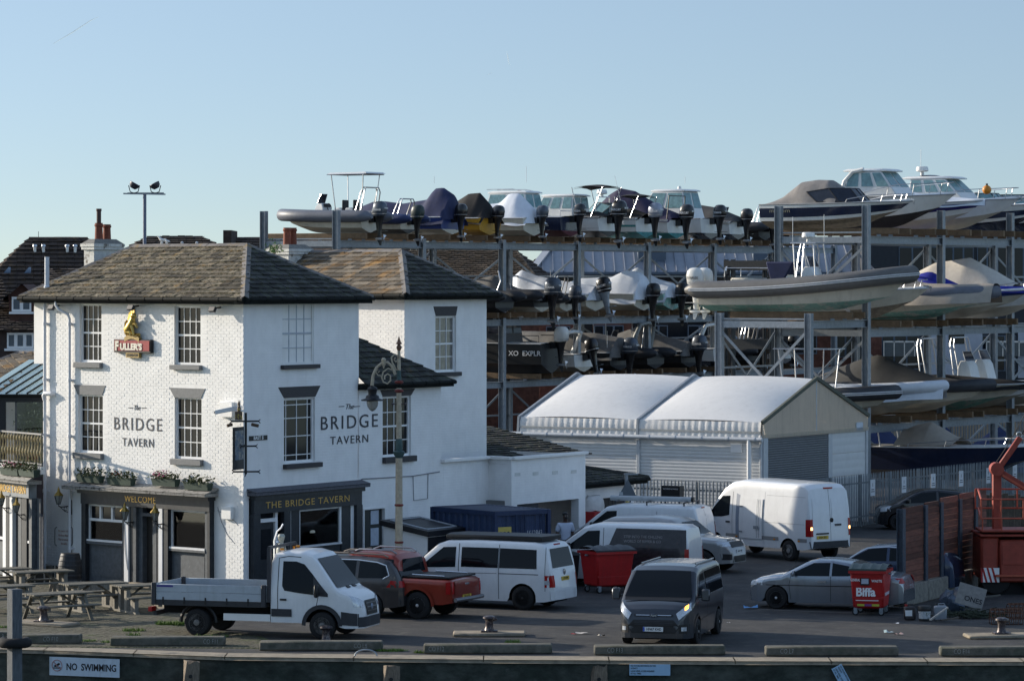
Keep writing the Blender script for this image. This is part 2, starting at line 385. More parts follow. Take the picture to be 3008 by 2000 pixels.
m = MB(); m.ball((-w*.39+h*.12,-.015,h*.12), h*.06, 8, (1,.15,1)); m.beam((-w*.39-h*.15,-.016,h*.0),(-w*.39+h*.1,-.016,h*.1),.012,.05); m.beam((-w*.39-.02,-.016,h*.05),(-w*.39+.06,-.016,h*.16),.012,.035)
for k in (0,1): m.tube([(-w*.39+h*(.22*i/5),-.016,-h*(.05+.07*k)+.008*(-1)**i) for i in range(-5,6)], .008, 4)
m.build('swimmer', M_ink, t0)
f = Face((EDGE[3].x, EDGE[3].y), (EDGE[4]-EDGE[3]).normalized())
M_sign2 = mat('pale blue notice', (.33,.5,.68), .5, var=.05, vs=5)
def notice(px0,px1,py0,py1,lab,rot=0.0):
    x0 = f.xz(px0); x1 = f.xz(px1); zt = f.xz(px0,py0)[1]; zb = f.xz(px0,py1)[1]; w = x1-x0; h = zt-zb
    t0 = thing('mooring_notice', lab, 'notice', f.p((x0+x1)/2,-.03,(zt+zb)/2), f.rz, 'mooring notices'); t0.rotation_euler = (0, rot, f.rz)
    m = MB(); m.box(-w/2,w/2,-.01,.01,-h/2,h/2); m.build('board', M_sign2, t0)
    for k,s in enumerate(('NO DOUBLE MOORING IN THIS','VICINITY','LARGE VESSEL ACCESS REQUIRED','AT ALL TIMES')):
        text('lettering', s, h*.19, M_ink, t0, TM(-w*.47,-.012,h*(.35-.22*k-(.03 if k>1 else 0))), .0015, sx=.82 if k!=2 else .74, align='LEFT', bold=.001)
notice(1849,1969,1949,1982,'pale blue mooring notice fixed level on the quay wall')
notice(2425,2545,1992,2025,'pale blue mooring notice hanging steeply tilted on the quay wall', math.radians(62))
# mooring pile with tyre
p = at(43,1900,92.0); t0 = thing('mooring_pile', 'grey square timber mooring pile with a rubber fender ring', 'mooring pile', (p.x,92,0), math.radians(38))
zt = at(43,1729,92).z
M_pile = mat('grey pile timber', (.10,.11,.12), .85, var=.3, vs=3, bump=.3, bs=12, stretch=(4,4,.5))
m = MB(); m.box(-.14,.14,-.14,.14,-4.5,zt); m.build('post', M_pile, t0, bevel=.015)
zr = at(43,1886,92).z; m = MB(); m.tube([(.31*math.cos(a),.31*math.sin(a),zr) for a in [2*math.pi*i/24 for i in range(24)]], .125, 10, closed=True); m.build('fender_ring', M_tyre, t0)
m = MB(); fr = mat('white chalk mark', (.3,.31,.32), .8)
q = .15
for a,b in (((-.03,.0),(.08,.0)),((.08,0),(.08,.3)),((.08,.3),(-.03,.3)),((-.03,.3),(-.03,0)),((-.03,0),(.08,.3)),((.08,0),(-.03,.3))):
    m.beam((q-.009,a[0]-.02,zt-.75+a[1]),(q-.009,b[0]-.02,zt-.75+b[1]),.006,.012)
m.build('crossed_mark', fr, t0)
# weed tufts and litter
M_weed = mat('weed leaves', (.10,.18,.02), .7, var=.35, vs=20)
def tuft(px,py,r,n,h,lab):
    p = gnd(px,py); m = MB(); rr = random.Random(px)
    for k in range(n):
        a = rr.uniform(0,6.28); d = r*math.sqrt(rr.random()); b = V(d*math.cos(a)*1.6, d*math.sin(a)*.8, 0); t = b+V(rr.uniform(-.07,.07),rr.uniform(-.07,.07),h*rr.uniform(.4,1)); w = V(rr.uniform(-1,1),rr.uniform(-1,1),0).normalized()*.014
        m.add([b-w,b+w,t],[(0,1,2)])
    o = m.build('weed_tuft', M_weed, None, fix=False, loc=p); tag(o, lab, 'weeds')
for a in ((505,1835,.28,420,.16,'green weed tuft under the back of the flatbed'),(393,1854,.2,240,.12,'weed tuft on the paving by the first long kerb block'),(392,1868,.13,70,.14,'sparse weeds just behind the long kerb block'),(318,1888,.12,120,.1,'small weeds at the end of the long kerb block'),(1150,1911,.25,260,.08,'moss tuft at the right end of the kerb block under the truck'),(1507,1890,.14,160,.14,'weed tuft on the bollard pad by the middle of the quay'),(1232,1917,.1,60,.1,'moss tuft left of the middle kerb block'),(620,1872,.3,120,.12,'dry weeds by the truck rear wheel'),(255,1884,.18,160,.09,'grass tuft behind the pile at the kerb gap'),(10,1844,.2,160,.1,'grass tuft at the left edge by the tables')): tuft(*a)
def litter(px,py,s,colr,lab):
    p = gnd(px,py,.01); rr = random.Random(px*7); m = MB()
    rows = [[p+V(s*(i-2)*.5, s*(j-1)*.5, .01+abs(rr.gauss(0,s*.22))) for i in range(5)] for j in range(3)]
    m.grid(rows); tag(m.build('litter', mat('litter '+lab, colr, .6, var=.1)), lab, 'litter')
for a in ((1708,1861,.16,(.5,.46,.42),'crumpled pale wrapper left of the dark van'),(1685,1863,.07,(.45,.05,.05),'red scrap beside the crumpled wrapper'),(1766,1868,.1,(.5,.45,.38),'flat paper scrap near the dark van wheel'),(2205,1786,.2,(.10,.28,.55),'blue plastic sheet by the silver saloon'),(2140,1829,.05,(.6,.6,.6),'small white paper on the tarmac'),(2612,1858,.14,(.4,.5,.5),'pale bottle litter in the sunlit strip'),(2640,1864,.12,(.45,.3,.26),'pink wrapper litter in the sunlit strip'),(2633,1831,.07,(.65,.68,.72),'white cup litter near the junk pile'),(1130,1923,.07,(.03,.04,.06),'dark scrap on the coping by the ladder handle')): litter(*a)
# ================================================================ the tavern
M_pubw = mat('painted brick white', (.80,.79,.77), .6, var=.06, vs=.8, bump=.12, bs=30, dirt=((.5,.47,.42),.15))
M_pubs = mat('painted wall white', (.82,.81,.80), .6, var=.06, vs=.8, bump=.28, bs=24, brick=(.25,.085,.01), dirt=((.5,.48,.45),.15))
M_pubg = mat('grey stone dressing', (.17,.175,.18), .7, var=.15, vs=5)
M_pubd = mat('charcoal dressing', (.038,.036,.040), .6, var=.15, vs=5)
M_shop = mat('dark shopfront paint', (.020,.024,.030), .45, var=.25, vs=4, col2=(.03,.034,.038))
M_shop2 = mat('worn slate paint', (.085,.095,.105), .65, var=.25, vs=3, sub=((.42,.42,.40), 9, .70, .74))
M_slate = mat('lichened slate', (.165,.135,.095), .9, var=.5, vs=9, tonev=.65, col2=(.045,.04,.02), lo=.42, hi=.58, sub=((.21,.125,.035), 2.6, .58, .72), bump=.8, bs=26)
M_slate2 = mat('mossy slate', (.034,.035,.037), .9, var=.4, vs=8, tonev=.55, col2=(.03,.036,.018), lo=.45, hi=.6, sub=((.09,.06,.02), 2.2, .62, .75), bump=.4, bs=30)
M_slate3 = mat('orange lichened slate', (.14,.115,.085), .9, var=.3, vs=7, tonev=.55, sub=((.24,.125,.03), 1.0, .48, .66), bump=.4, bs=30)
M_ridge = mat('grey ridge tile', (.17,.155,.145), .8, var=.2, vs=5, rnd=.2, sub=((.22,.15,.06), 3, .55, .7))
M_gutter = mat('dark gutter', (.010,.012,.012), .75, spec=.15, var=.2)
M_pot = mat('terracotta', (.20,.058,.032), .8, var=.2, vs=6, rnd=.1)
M_letter = mat('grey lettering', (.060,.060,.068), .7, var=.25, vs=8)
M_shopglass = bpy.data.materials.new('display glass'); M_shopglass.use_nodes = True
_n = M_shopglass.node_tree.nodes; _l = M_shopglass.node_tree.links
_t = _n.new('ShaderNodeBsdfTransparent'); _t.inputs[0].default_value = (.55,.62,.62,1); _g = _n.new('ShaderNodeBsdfGlossy'); _g.inputs['Roughness'].default_value = .03
_x = _n.new('ShaderNodeMixShader'); _f = _n.new('ShaderNodeFresnel'); _f.inputs[0].default_value = 1.6
_l.new(_f.outputs[0], _x.inputs[0]); _l.new(_t.outputs[0], _x.inputs[1]); _l.new(_g.outputs[0], _x.inputs[2]); _l.new(_x.outputs[0], _n['Material Output'].inputs[0])
CP = V(-7.99, 111.4, 0)
FS = Face(CP, -WVEC); FR = Face(CP, UVEC)
LR1 = 6.07; LR2 = 10.85
pub = thing('tavern', 'white painted three storey corner tavern with dark shopfronts and mossy slate roof', 'pub', CP)
def fb(mb, name, mats, face, parent=None, **k):     # build a part in the frame of a wall face
    p = parent or pub
    if p.type == 'EMPTY': return mb.build(name, mats, p, loc=face.o-p.location, rotz=face.rz, **k)
    return mb.build(name, mats, p, **k)
def wall_panel(m, x0, x1, z0, z1, ops, rev=.16):
    xs = sorted({x0,x1,*[a for o in ops for a in o[:2]]}); zs = sorted({z0,z1,*[a for o in ops for a in o[2:4]]})
    for i in range(len(xs)-1):
        for k in range(len(zs)-1):
            cx, cz = (xs[i]+xs[i+1])/2, (zs[k]+zs[k+1])/2
            if any(o[0]<cx<o[1] and o[2]<cz<o[3] for o in ops): continue
            m.add([(xs[i],0,zs[k]),(xs[i+1],0,zs[k]),(xs[i+1],0,zs[k+1]),(xs[i],0,zs[k+1])],[(0,1,2,3)])
    for a,b,c,d in [o[:4] for o in ops]:
        m.add([(a,0,c),(a,rev,c),(a,rev,d),(a,0,d)],[(0,1,2,3)]); m.add([(b,0,c),(b,rev,c),(b,rev,d),(b,0,d)],[(0,3,2,1)])
        m.add([(a,0,d),(a,rev,d),(b,rev,d),(b,0,d)],[(0,1,2,3)]); m.add([(a,0,c),(b,0,c),(b,rev,c),(a,rev,c)],[(0,1,2,3)])
M_curt = mat('net curtain', (.22,.215,.20), .9, var=.3, vs=9)
def sash(face, op, cols, rows, parent, y=.13, lab=None, blind=False, lintel=None, sill=None, rowz=None, colx=None, split=True, gm=None, frame=.055):
    a,b,c,d = op
    m = MB(); fr = frame
    m.box(a,a+fr,y-.05,y+.05,c,d); m.box(b-fr,b,y-.05,y+.05,c,d); m.box(a+fr,b-fr,y-.05,y+.05,d-fr,d); m.box(a+fr,b-fr,y-.06,y+.05,c,c+fr*1.3)
    w = fb(m, 'window', M_wtrim if not blind else M_pubw, face, parent)
    if lab: w['label'] = lab
    i0,i1,k0,k1 = a+fr,b-fr,c+fr*1.3,d-fr
    colx = colx or [i/cols for i in range(cols+1)]; rowz = rowz or [k/rows for k in range(rows+1)]
    m = MB(); g = .013
    for f in colx[1:-1]: m.box(i0+(i1-i0)*f-g,i0+(i1-i0)*f+g,y-.022,y+.01,k0,k1)
    for k,f in enumerate(rowz[1:-1]):
        gg = .028 if (split and k == len(rowz)//2-1) else g
        z = k0+(k1-k0)*f; m.box(i0,i1,y-.026,y+.01,z-gg,z+gg)
    m.build('glazing_bar', M_wtrim if not blind else mat('blind window bar', (.42,.45,.5), .6), w)
    pm = {}
    for i in range(len(colx)-1):
        for k in range(len(rowz)-1):
            pw = (colx[i+1]-colx[i])*(i1-i0); ph = (rowz[k+1]-rowz[k])*(k1-k0); key = (round(pw,3),round(ph,3))
            if key not in pm:
                q = MB(); q.box(-pw/2,pw/2,-.003,.003,-ph/2,ph/2); pm[key] = q.mesh('pane', M_pubw if blind else (gm or M_glass), fix=False)
            link('pane', pm[key], w, ((i0+(i1-i0)*(colx[i]+colx[i+1])/2), y, k0+(k1-k0)*(rowz[k]+rowz[k+1])/2)).rotation_euler = (RND.uniform(-.006,.006), 0, RND.uniform(-.006,.006))
    if lintel:
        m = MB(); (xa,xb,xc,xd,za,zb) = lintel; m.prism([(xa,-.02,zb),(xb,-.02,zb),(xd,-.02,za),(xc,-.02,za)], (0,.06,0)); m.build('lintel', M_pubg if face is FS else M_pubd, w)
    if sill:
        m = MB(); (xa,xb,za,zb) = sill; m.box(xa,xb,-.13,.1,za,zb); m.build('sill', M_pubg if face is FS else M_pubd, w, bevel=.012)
    return w
def op_px(face, px0, px1, pyt, pyb):
    xa,xb = face.xz(px0), face.xz(px1); pm_ = (px0+px1)/2
    return (xa, xb, face.xz(pm_,pyb)[1], face.xz(pm_,pyt)[1])
def lint_px(face, tl, tr, bl, br, yt, yb):
    c = (tl+tr)/2; return (face.xz(tl),face.xz(tr),face.xz(bl),face.xz(br),face.xz(c,yb)[1],face.xz(c,yt)[1])
def sill_px(face, l, r, yt, yb):
    c = (l+r)/2; return (face.xz(l),face.xz(r),face.xz(c,yb)[1],face.xz(c,yt)[1])
# --- sunny face
ZE = 8.78
xL = FS.xz(100); xM = FS.xz(133)
ops = [op_px(FS,234,298,893,1064), op_px(FS,512,589,899,1072), op_px(FS,230,302,1159,1330), op_px(FS,513,592,1167,1348)]
shop_op = (FS.xz(252), FS.xz(629), 0.0, FS.xz(440,1458)[1])
m = MB(); wall_panel(m, xM, 0, 0, ZE+.1, ops+[shop_op]); wall_panel(m, xL, xM, FS.xz(110,1040)[1]-.3, ZE+.1, [])
wS = fb(m, 'wall', M_pubw, FS)
bm_ = MB(); bm_.add([(-.12,0,-.038),(.12,0,-.038),(.12,0,.038),(-.12,0,.038),(-.117,-.007,-.035),(.117,-.007,-.035),(.117,-.007,.035),(-.117,-.007,.035)],[(4,5,6,7),(0,1,5,4),(1,2,6,5),(2,3,7,6),(3,0,4,7)])
brk = bm_.mesh('brick', M_pubw, fix=False); cand = []
zl = FS.xz(440,1420)[1]
for j in range(int(ZE/.085)):
    z = .06+j*.085
    for i in range(-1, 48):
        x = -.125-(i+.5*(j%2))*.25
        if x-.12 < xM or x+.12 > 0: continue
        if any(o[0]-.14<x<o[1]+.14 and o[2]-.19<z<o[3]+.36 for o in ops): continue
        if FS.xz(215)-.1 < x < FS.xz(660) and z < zl+.1: continue
        cand.append((abs(x)+abs(z-6.2)*.3, x, z))
cand.sort(); m = MB(wS.matrix_basis if False else None)
for k,(s_,x,z) in enumerate(cand):
    dy = RND.uniform(-.001,.004); sc = RND.uniform(.97,1.0)
    if k < 300: link('brick', brk, wS, (x, dy, z))
    else: m.M = Matrix.Translation((x,dy,z)) @ Matrix.Diagonal((sc,1,1,1)); m.add([v.co for v in brk.vertices], [tuple(p.vertices) for p in brk.polygons])
m.M = None; tag(m.build('brickwork', M_pubw, wS, fix=False), kind='stuff')
sash(FS, ops[0], 4, 4, pub, sill=sill_px(FS,224,302,1064,1080), lab='upper left sash window of the sunlit front')
sash(FS, ops[1], 4, 4, pub, sill=sill_px(FS,506,595,1072,1086), lab='upper right sash window of the sunlit front')
sash(FS, ops[2], 4, 4, pub, lintel=lint_px(FS,217,311,229,301,1131,1159), sill=sill_px(FS,222,305,1330,1347), lab='middle floor left sash window of the sunlit front')
sash(FS, ops[3], 4, 4, pub, lintel=lint_px(FS,499,604,513,591,1140,1168), sill=sill_px(FS,508,598,1348,1366), lab='middle floor right sash window of the sunlit front')
# --- shaded side face
opr = [op_px(FR,828,922,890,1070), op_px(FR,834,925,1169,1358), op_px(FR,1124,1207,1164,1340)]
shr = (FR.xz(731), FR.xz(1054), 0.0, FR.xz(890,1450)[1]); dr = op_px(FR,1067,1132,1490,1745); dr = (dr[0],dr[1],.02,dr[3])
m = MB(); wall_panel(m, 0, LR1, 0, ZE+.1, [opr[0],opr[1],shr]); wall_panel(m, LR1, LR2, 0, 6.15, [opr[2],dr])
wR = fb(m, 'wall', M_pubs, FR)
sash(FR, opr[0], 4, 4, pub, y=.07, blind=True, lintel=lint_px(FR,826,923,826,923,882,889), sill=sill_px(FR,824,932,1071,1083), lab='blind upper window painted white')
sash(FR, opr[1], 2, 4, pub, lintel=lint_px(FR,817,940,834,925,1135,1167), sill=sill_px(FR,831,939,1360,1374), rowz=[0,.08,.42,.9,1] if False else [0,.09,.40,.70,.92,1], colx=[0,.42,.5,.58,.98,1] if False else [0,.13,.5,.87,1], split=False, lab='casement window with margin panes between the two wall letterings')
sash(FR, opr[2], 4, 4, pub, lintel=lint_px(FR,1117,1218,1124,1206,1143,1163), sill=sill_px(FR,1123,1216,1340,1357), lab='sash window behind the street lamp')
m = MB(); a,b,c,d = dr; m.box(a+.05,b-.05,.1,.15,c,d-.05); dd = fb(m,'door',mat('dark green door',(.016,.022,.022),.5,var=.2),FR)
m = MB(); m.box(a,a+.05,-.02,.16,c,d); m.box(b-.05,b,-.02,.16,c,d); m.box(a+.05,b-.05,-.02,.16,d-.05,d); m.build('frame',M_pubw,dd)
for za,zb in ((1.05,1.6),(1.72,2.15)):
    m = MB(); m.box(a+.55,b-.25,.085,.098,za,zb); m.build('pane',mat('papered pane',(.45,.5,.58),.5),dd)
# left end / rear closing walls (world frame)
EL = FS.p(xL,0,0); ER = FR.p(LR1,0,0); EB = EL+UVEC*LR1
def wworld(pts, z0, z1, name, mt, parent=pub):
    m = MB()
    for a,b in zip(pts[:-1],pts[1:]): m.add([V(a.x,a.y,z0),V(b.x,b.y,z0),V(b.x,b.y,z1),V(a.x,a.y,z1)],[(0,1,2,3)])
    m.v = [p-parent.location for p in m.v]; return m.build(name, mt, parent)
zc_=FS.xz(110,1040)[1]-.3; wworld([EL,EB,ER], zc_, ZE+.1, 'wall', M_pubs); wworld([FS.p(xM,0,0),EB,ER], 0, zc_, 'wall', M_pubs)
# --- roofs
def tone(me, n=None):
    a=me.attributes.new('tone','FLOAT','FACE'); k=len(me.polygons)//4; v=[]
    for i in range(k): v+=[RND.random()]*4
    a.data.foreach_set('value',v); return me
def roof_plane(parent, eL, eR, rR, rL, mt, course=.27, wid=.36, single=True, cap=300, name='slate', thick=.028):
    """deck + overlapping slates (sub-parts); points in world space"""
    eL,eR,rR,rL = [Vector(p)-parent.location for p in (eL,eR,rR,rL)]
    m = MB(); m.poly([eL,eR,rR,rL] if (rR-rL).length > .01 else [eL,eR,rR]); rf = m.build('roof', M_gutter, parent, fix=False)
    ex = (eR-eL); Le = ex.length; ex.normalize(); nn = ex.cross(rL-eL if (rL-eL).cross(ex).length > .01 else rR-eL).normalized()
    if nn.z < 0: nn = -nn
    es = nn.cross(ex); T = (rL-eL).dot(es)
    xl1 = (rL-eL).dot(ex); xr1 = (rR-eL).dot(ex)
    Lf = lambda t: xl1*min(max(t,0)/T,1); Rf = lambda t: Le+(xr1-Le)*min(max(t,0)/T,1)
    B = Matrix((ex, es, nn)).transposed().to_4x4(); st = MB(); cnt = 0; rr = random.Random(int(Le*100))
    for k in range(int(math.ceil(T/course))):
        t0 = k*course-.02; t1 = min(t0+course*1.2, T)
        x = Lf(t0)-rr.uniform(0,1)*.02-(wid/2 if k % 2 else 0)
        while x < Rf(t0):
            la,lb = max(x,Lf(t0)),min(x+wid-.016,Rf(t0)); ua,ub = max(x,Lf(t1)),min(x+wid-.016,Rf(t1))
            x += wid
            if lb-la < .02: continue
            if ub-ua < 0: ua = ub = (max(min(la,Rf(t1)),Lf(t1)))
            h = thick*rr.uniform(1.2,2.2); j = rr.uniform(-.012,.012); isf = (ub-ua > wid-.02 and lb-la > wid-.02)
            def sv(la,lb,ua,ub,tl,tu,h): return ([(la,tl,.004),(lb,tl,.004),(ub,tu,0),(ua,tu,0),(la,tl,h),(lb,tl,h),(ub,tu,.008),(ua,tu,.008)],[(4,5,6,7),(0,1,5,4),(1,2,6,5),(3,0,4,7)])
            if single and cnt < cap:
                cnt += 1
                if isf:
                    q = MB(); w_=wid/2-rr.uniform(.008,.016); q.add(*sv(-w_,w_,-w_,w_,0,course*1.2,h)); o = link(name, tone(q.mesh(name, mt, fix=False)), rf); o.matrix_local = Matrix.Translation(eL+ex*((la+lb)/2)+es*(t0+j)+nn*.004) @ B @ Matrix.Rotation(rr.uniform(-.02,.02),4,'Z')
                else:
                    q = MB(); q.add(*sv(la-la,lb-la,ua-la,ub-la,0,t1-t0,h)); o = link(name, tone(q.mesh(name, mt, fix=False)), rf); o.matrix_local = Matrix.Translation(eL+ex*la+es*t0+nn*.004) @ B
            else:
                st.M = Matrix.Translation(eL+nn*.004) @ B; st.add(*sv(la,lb,ua,ub,t0+j,t1,h))
    st.M = None
    if st.f: o=tag(st.build(name+'s', mt, rf, fix=False), kind='stuff'); tone(o.data)
    return rf
def ridge_run(rf, a, b, off, r=.13, seg=.42, mt=None, up=V(0,0,1)):
    """angled ridge tiles end to end from a to b (world points)"""
    a,b = Vector(a)-off, Vector(b)-off; L = (b-a).length; n = max(2,int(L/seg)); d = (b-a)/n; x = d.cross(up).normalized(); y = x.cross(d).normalized()
    q = MB(); dl = d.length-.006
    P = [(-r*1.05,-.055),(-r*1.0,-.015),(0,.06),(r*1.0,-.015),(r*1.05,-.055)]
    q.grid([[V(u,-dl/2,w) for u,w in P],[V(u,dl/2,w) for u,w in P]]); me = q.mesh('ridge_tile', mt or M_ridge, fix=False)
    B = Matrix((x, d.normalized(), y)).transposed().to_4x4()
    for k in range(n):
        o = link('ridge_tile', me, rf); o.matrix_local = Matrix.Translation(a+d*(k+.5)+y*RND.uniform(0,.012)) @ B @ Matrix.Rotation(RND.uniform(-.02,.02),4,'Z')
OH = .38
ZR = 10.45
def cxy(u, w, z): return CP + UVEC*u + WVEC*w + V(0,0,z)
Lw = -xL
e0 = cxy(-OH,-OH,ZE+.06); e1 = cxy(-OH,Lw+OH,ZE+.06); e2 = cxy(LR1+OH,Lw+OH,ZE+.06); e3 = cxy(LR1+OH,-OH,ZE+.06)
R1 = cxy(3.03,2.49,ZR); R2 = cxy(3.03,7.91,ZR)
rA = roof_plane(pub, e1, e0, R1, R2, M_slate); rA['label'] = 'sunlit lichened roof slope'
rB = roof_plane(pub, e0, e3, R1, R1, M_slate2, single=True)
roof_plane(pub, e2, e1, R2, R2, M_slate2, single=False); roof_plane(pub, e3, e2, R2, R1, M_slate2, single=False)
for a,b in ((R2,R1),(e0,R1),(e3,R1),(e1,R2)): ridge_run(rA, a, b, CP)
def gutter(parent, a, b, n=1, fasc=.17):
    a,b = Vector(a)-parent.location, Vector(b)-parent.location; d = (b-a).normalized(); o = d.cross(V(0,0,1))
    m = MB(); m.tube([a+o*.04-V(0,0,.05),b+o*.04-V(0,0,.05)], .062, 8); g = m.build('gutter', M_gutter, parent)
    k = int((b-a).length/.85)
    for i in range(k+1):
        p = a.lerp(b, (i+.3)/(k+.6))+o*.04-V(0,0,.05); q = MB(); q.cyl(p-d*.03,p+d*.03,.074,n=8); q.build('gutter_joint', M_gutter, g)
    m = MB(); m.prism([a-o*.02-V(0,0,.02), b-o*.02-V(0,0,.02), b-o*.02-V(0,0,fasc+.02), a-o*.02-V(0,0,fasc+.02)], -o*OH*.98); m.build('eave', M_gutter, parent)
gutter(pub, e1, e0); gutter(pub, e0, e3)
# low lean-to roof over the side section
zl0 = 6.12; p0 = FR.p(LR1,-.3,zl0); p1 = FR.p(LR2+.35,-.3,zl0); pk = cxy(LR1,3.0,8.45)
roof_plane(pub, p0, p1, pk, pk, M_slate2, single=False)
gutter(pub, FR.p(LR1+.01,-.3,zl0+.02), p1+V(0,0,.02))
wworld([FR.p(LR2,0,0), cxy(LR2,2.0,0)], 0, 6.1, 'wall', M_pubs)
# --- rear wing
C2 = cxy(11.25, 2.0, 0)
wing = thing('rear_wing', 'white rear wing of the tavern with its own hipped lichened roof', 'building', C2)
LB = 5.05; ZB = 8.85
FB = Face(C2, UVEC); FBS = Face(C2, -WVEC)
opb = op_px(FB,1279,1340,929,1092)
m = MB(); wall_panel(m, 0, LB, 0, ZB+.1, [opb]); wB = fb(m, 'wall', M_pubs, FB, wing)
m = MB(); wall_panel(m, -9, 0, 0, ZB+.1, []); wBS = fb(m, 'wall', M_pubw, FBS, wing)
m = MB()
for j in range(60):
    z = 4.2+j*.085
    if z > ZB: break
    for i in range(0, 14):
        x = -.125-(i+.5*(j%2))*.25; m.M = Matrix.Translation((x,RND.uniform(-.001,.004),z)); m.add([v.co for v in brk.vertices], [tuple(p.vertices) for p in brk.polygons])
m.M = None; tag(m.build('brickwork', M_pubw, wBS, fix=False), kind='stuff')
sash(FB, opb, 3, 4, wing, lintel=lint_px(FB,1273,1343,1280,1338,900,928), sill=sill_px(FB,1272,1348,1093,1105), gm=M_curt if False else mat('curtained glass', (.16,.155,.14), .12, var=.35, vs=3, spec=.7))
wworld([FB.p(LB,0,0), FB.p(LB,0,0)+WVEC*9], 0, ZB+.1, 'wall', M_pubs, wing)
def bxy(u, w, z): return C2+UVEC*u+WVEC*w+V(0,0,z)
f0,f1,f2,f3 = bxy(-OH,-OH,ZB+.06), bxy(-OH,9,ZB+.06), bxy(LB+OH,9,ZB+.06), bxy(LB+OH,-OH,ZB+.06)
Q1 = bxy(2.52,2.13,10.34); Q2 = bxy(2.52,9,10.34)
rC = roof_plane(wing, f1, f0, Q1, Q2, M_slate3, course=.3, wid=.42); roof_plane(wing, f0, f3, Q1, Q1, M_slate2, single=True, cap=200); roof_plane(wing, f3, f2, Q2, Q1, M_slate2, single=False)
for a,b in ((Q2,Q1),(f0,Q1),(f3,Q1)): ridge_run(rC, a, b, C2)
gutter(wing, f1, f0); gutter(wing, f0, f3)
# --- chimneys
M_oldw = mat('flaking white brick', (.62,.61,.57), .8, var=.15, vs=3, col2=(.13,.105,.08), lo=.56, hi=.66, bump=.4, bs=18, brick=(.24,.08,.012))
def chimney(c, u, w, z0, z1, pots, lab, parent):
    m = MB(); R = Matrix((UVEC, WVEC, V(0,0,1))).transposed()
    c = Vector(c)-parent.location
    m.cbox(c+V(0,0,(z0+z1)/2), (u,w,z1-z0), R); ch = m.build('chimney', M_oldw, parent); ch['label'] = lab
    m = MB(); m.cbox(c+V(0,0,z1+.05), (u+.14,w+.14,.1), R); m.cbox(c+V(0,0,z1+.14),(u+.2,w+.2,.09),R); m.build('corbel', M_oldw, ch)
    m = MB(); a = [c+R@V(x*(u+.16)/2,y*(w+.16)/2,z1+.185) for x,y in ((-1,-1),(1,-1),(1,1),(-1,1))]; b = [c+R@V(x*(u-.3)/2,y*(w-.2)/2,z1+.34) for x,y in ((-1,-1),(1,-1),(1,1),(-1,1))]
    m.loft([a,b]); m.build('flaunching', mat('grey mortar', (.2,.19,.17), .9, var=.3, vs=4), ch)
    for (off,h,cowl) in pots:
        p = c+R@V(off,0,z1+.3); m = MB(); m.lathe([(.15,0),(.135,.06),(.125,h*.55),(.12,h*.78),(.145,h*.82),(.145,h*.9),(.125,h*.94),(.13,h),(.09,h),(.08,h*.9)], 14, p)
        pt = m.build('chimney_pot', M_pot, ch)
        if cowl: m = MB(); m.lathe([(.075,h-.05),(.075,h+.38),(.09,h+.38),(.09,h+.46),(0,h+.46)], 12, p); m.build('cowl', mat('rusty flue', (.07,.04,.035), .7, var=.2), pt)
chimney(cxy(3.3,9.75,0), 1.42, .5, 8.2, 10.35, ((-.2,.56,True),(.22,.52,False)), 'flaking white chimney stack at the left end', pub)
chimney(bxy(1.9,7.2,0), 1.3, 1.0, 9.3, 10.25, ((-.15,.62,False),(.2,.62,False)), 'half hidden chimney stack on the rear wing', wing)
# vent pipe through the left eave
p = cxy(.2,Lw-.45,0)-CP
m = MB(); zq = 9.05; m.lathe([(.075,0),(.075,1.05),(.06,1.05)], 12, p+V(0,0,zq)); m.lathe([(.11,-.12),(.1,.12),(.078,.14)], 12, p+V(0,0,zq)); m.build('vent_pipe', mat('white plastic pipe', (.62,.64,.68), .4), pub)
# downpipes
M_pipe = mat('white downpipe', (.72,.72,.74), .45, var=.05)
for pxp, zt, lab in ((139, 8.3, 1), (212, 8.2, 0)):
    x = FS.xz(pxp); m = MB()
    if lab: m.tube([(x,-.1,zt+.35),(x,-.1,.1)], .052, 10)
    else: m.tube([(x-.4,-OH+.05,zt+.5),(x-.4,-OH+.05,zt+.38),(x-.28,-.3,zt+.25),(x-.05,-.13,zt+.1),(x,-.1,zt-.05),(x,-.1,.1)], .045, 10)
    dp = fb(m, 'downpipe', M_pipe, FS)
    for k in range(5):
        q = MB(); z = 1.0+k*1.75; q.cyl((x,-.1,z-.05),(x,-.1,z+.05),.066,n=10); q.box(x-.12,x+.12,-.05,0,z-.025,z+.025); q.build('pipe_bracket', M_pipe, dp)
    if lab:
        q = MB(); z = FS.xz(150,1160)[1]; q.tube([(x,-.1,z-.15),(x,-.14,z-.02),(x+.08,-.16,z+.05),(x+.34,-.12,z+.04),(x+.36,.0,z+.04)], .07, 10); q.build('pipe_branch', M_pipe, dp)
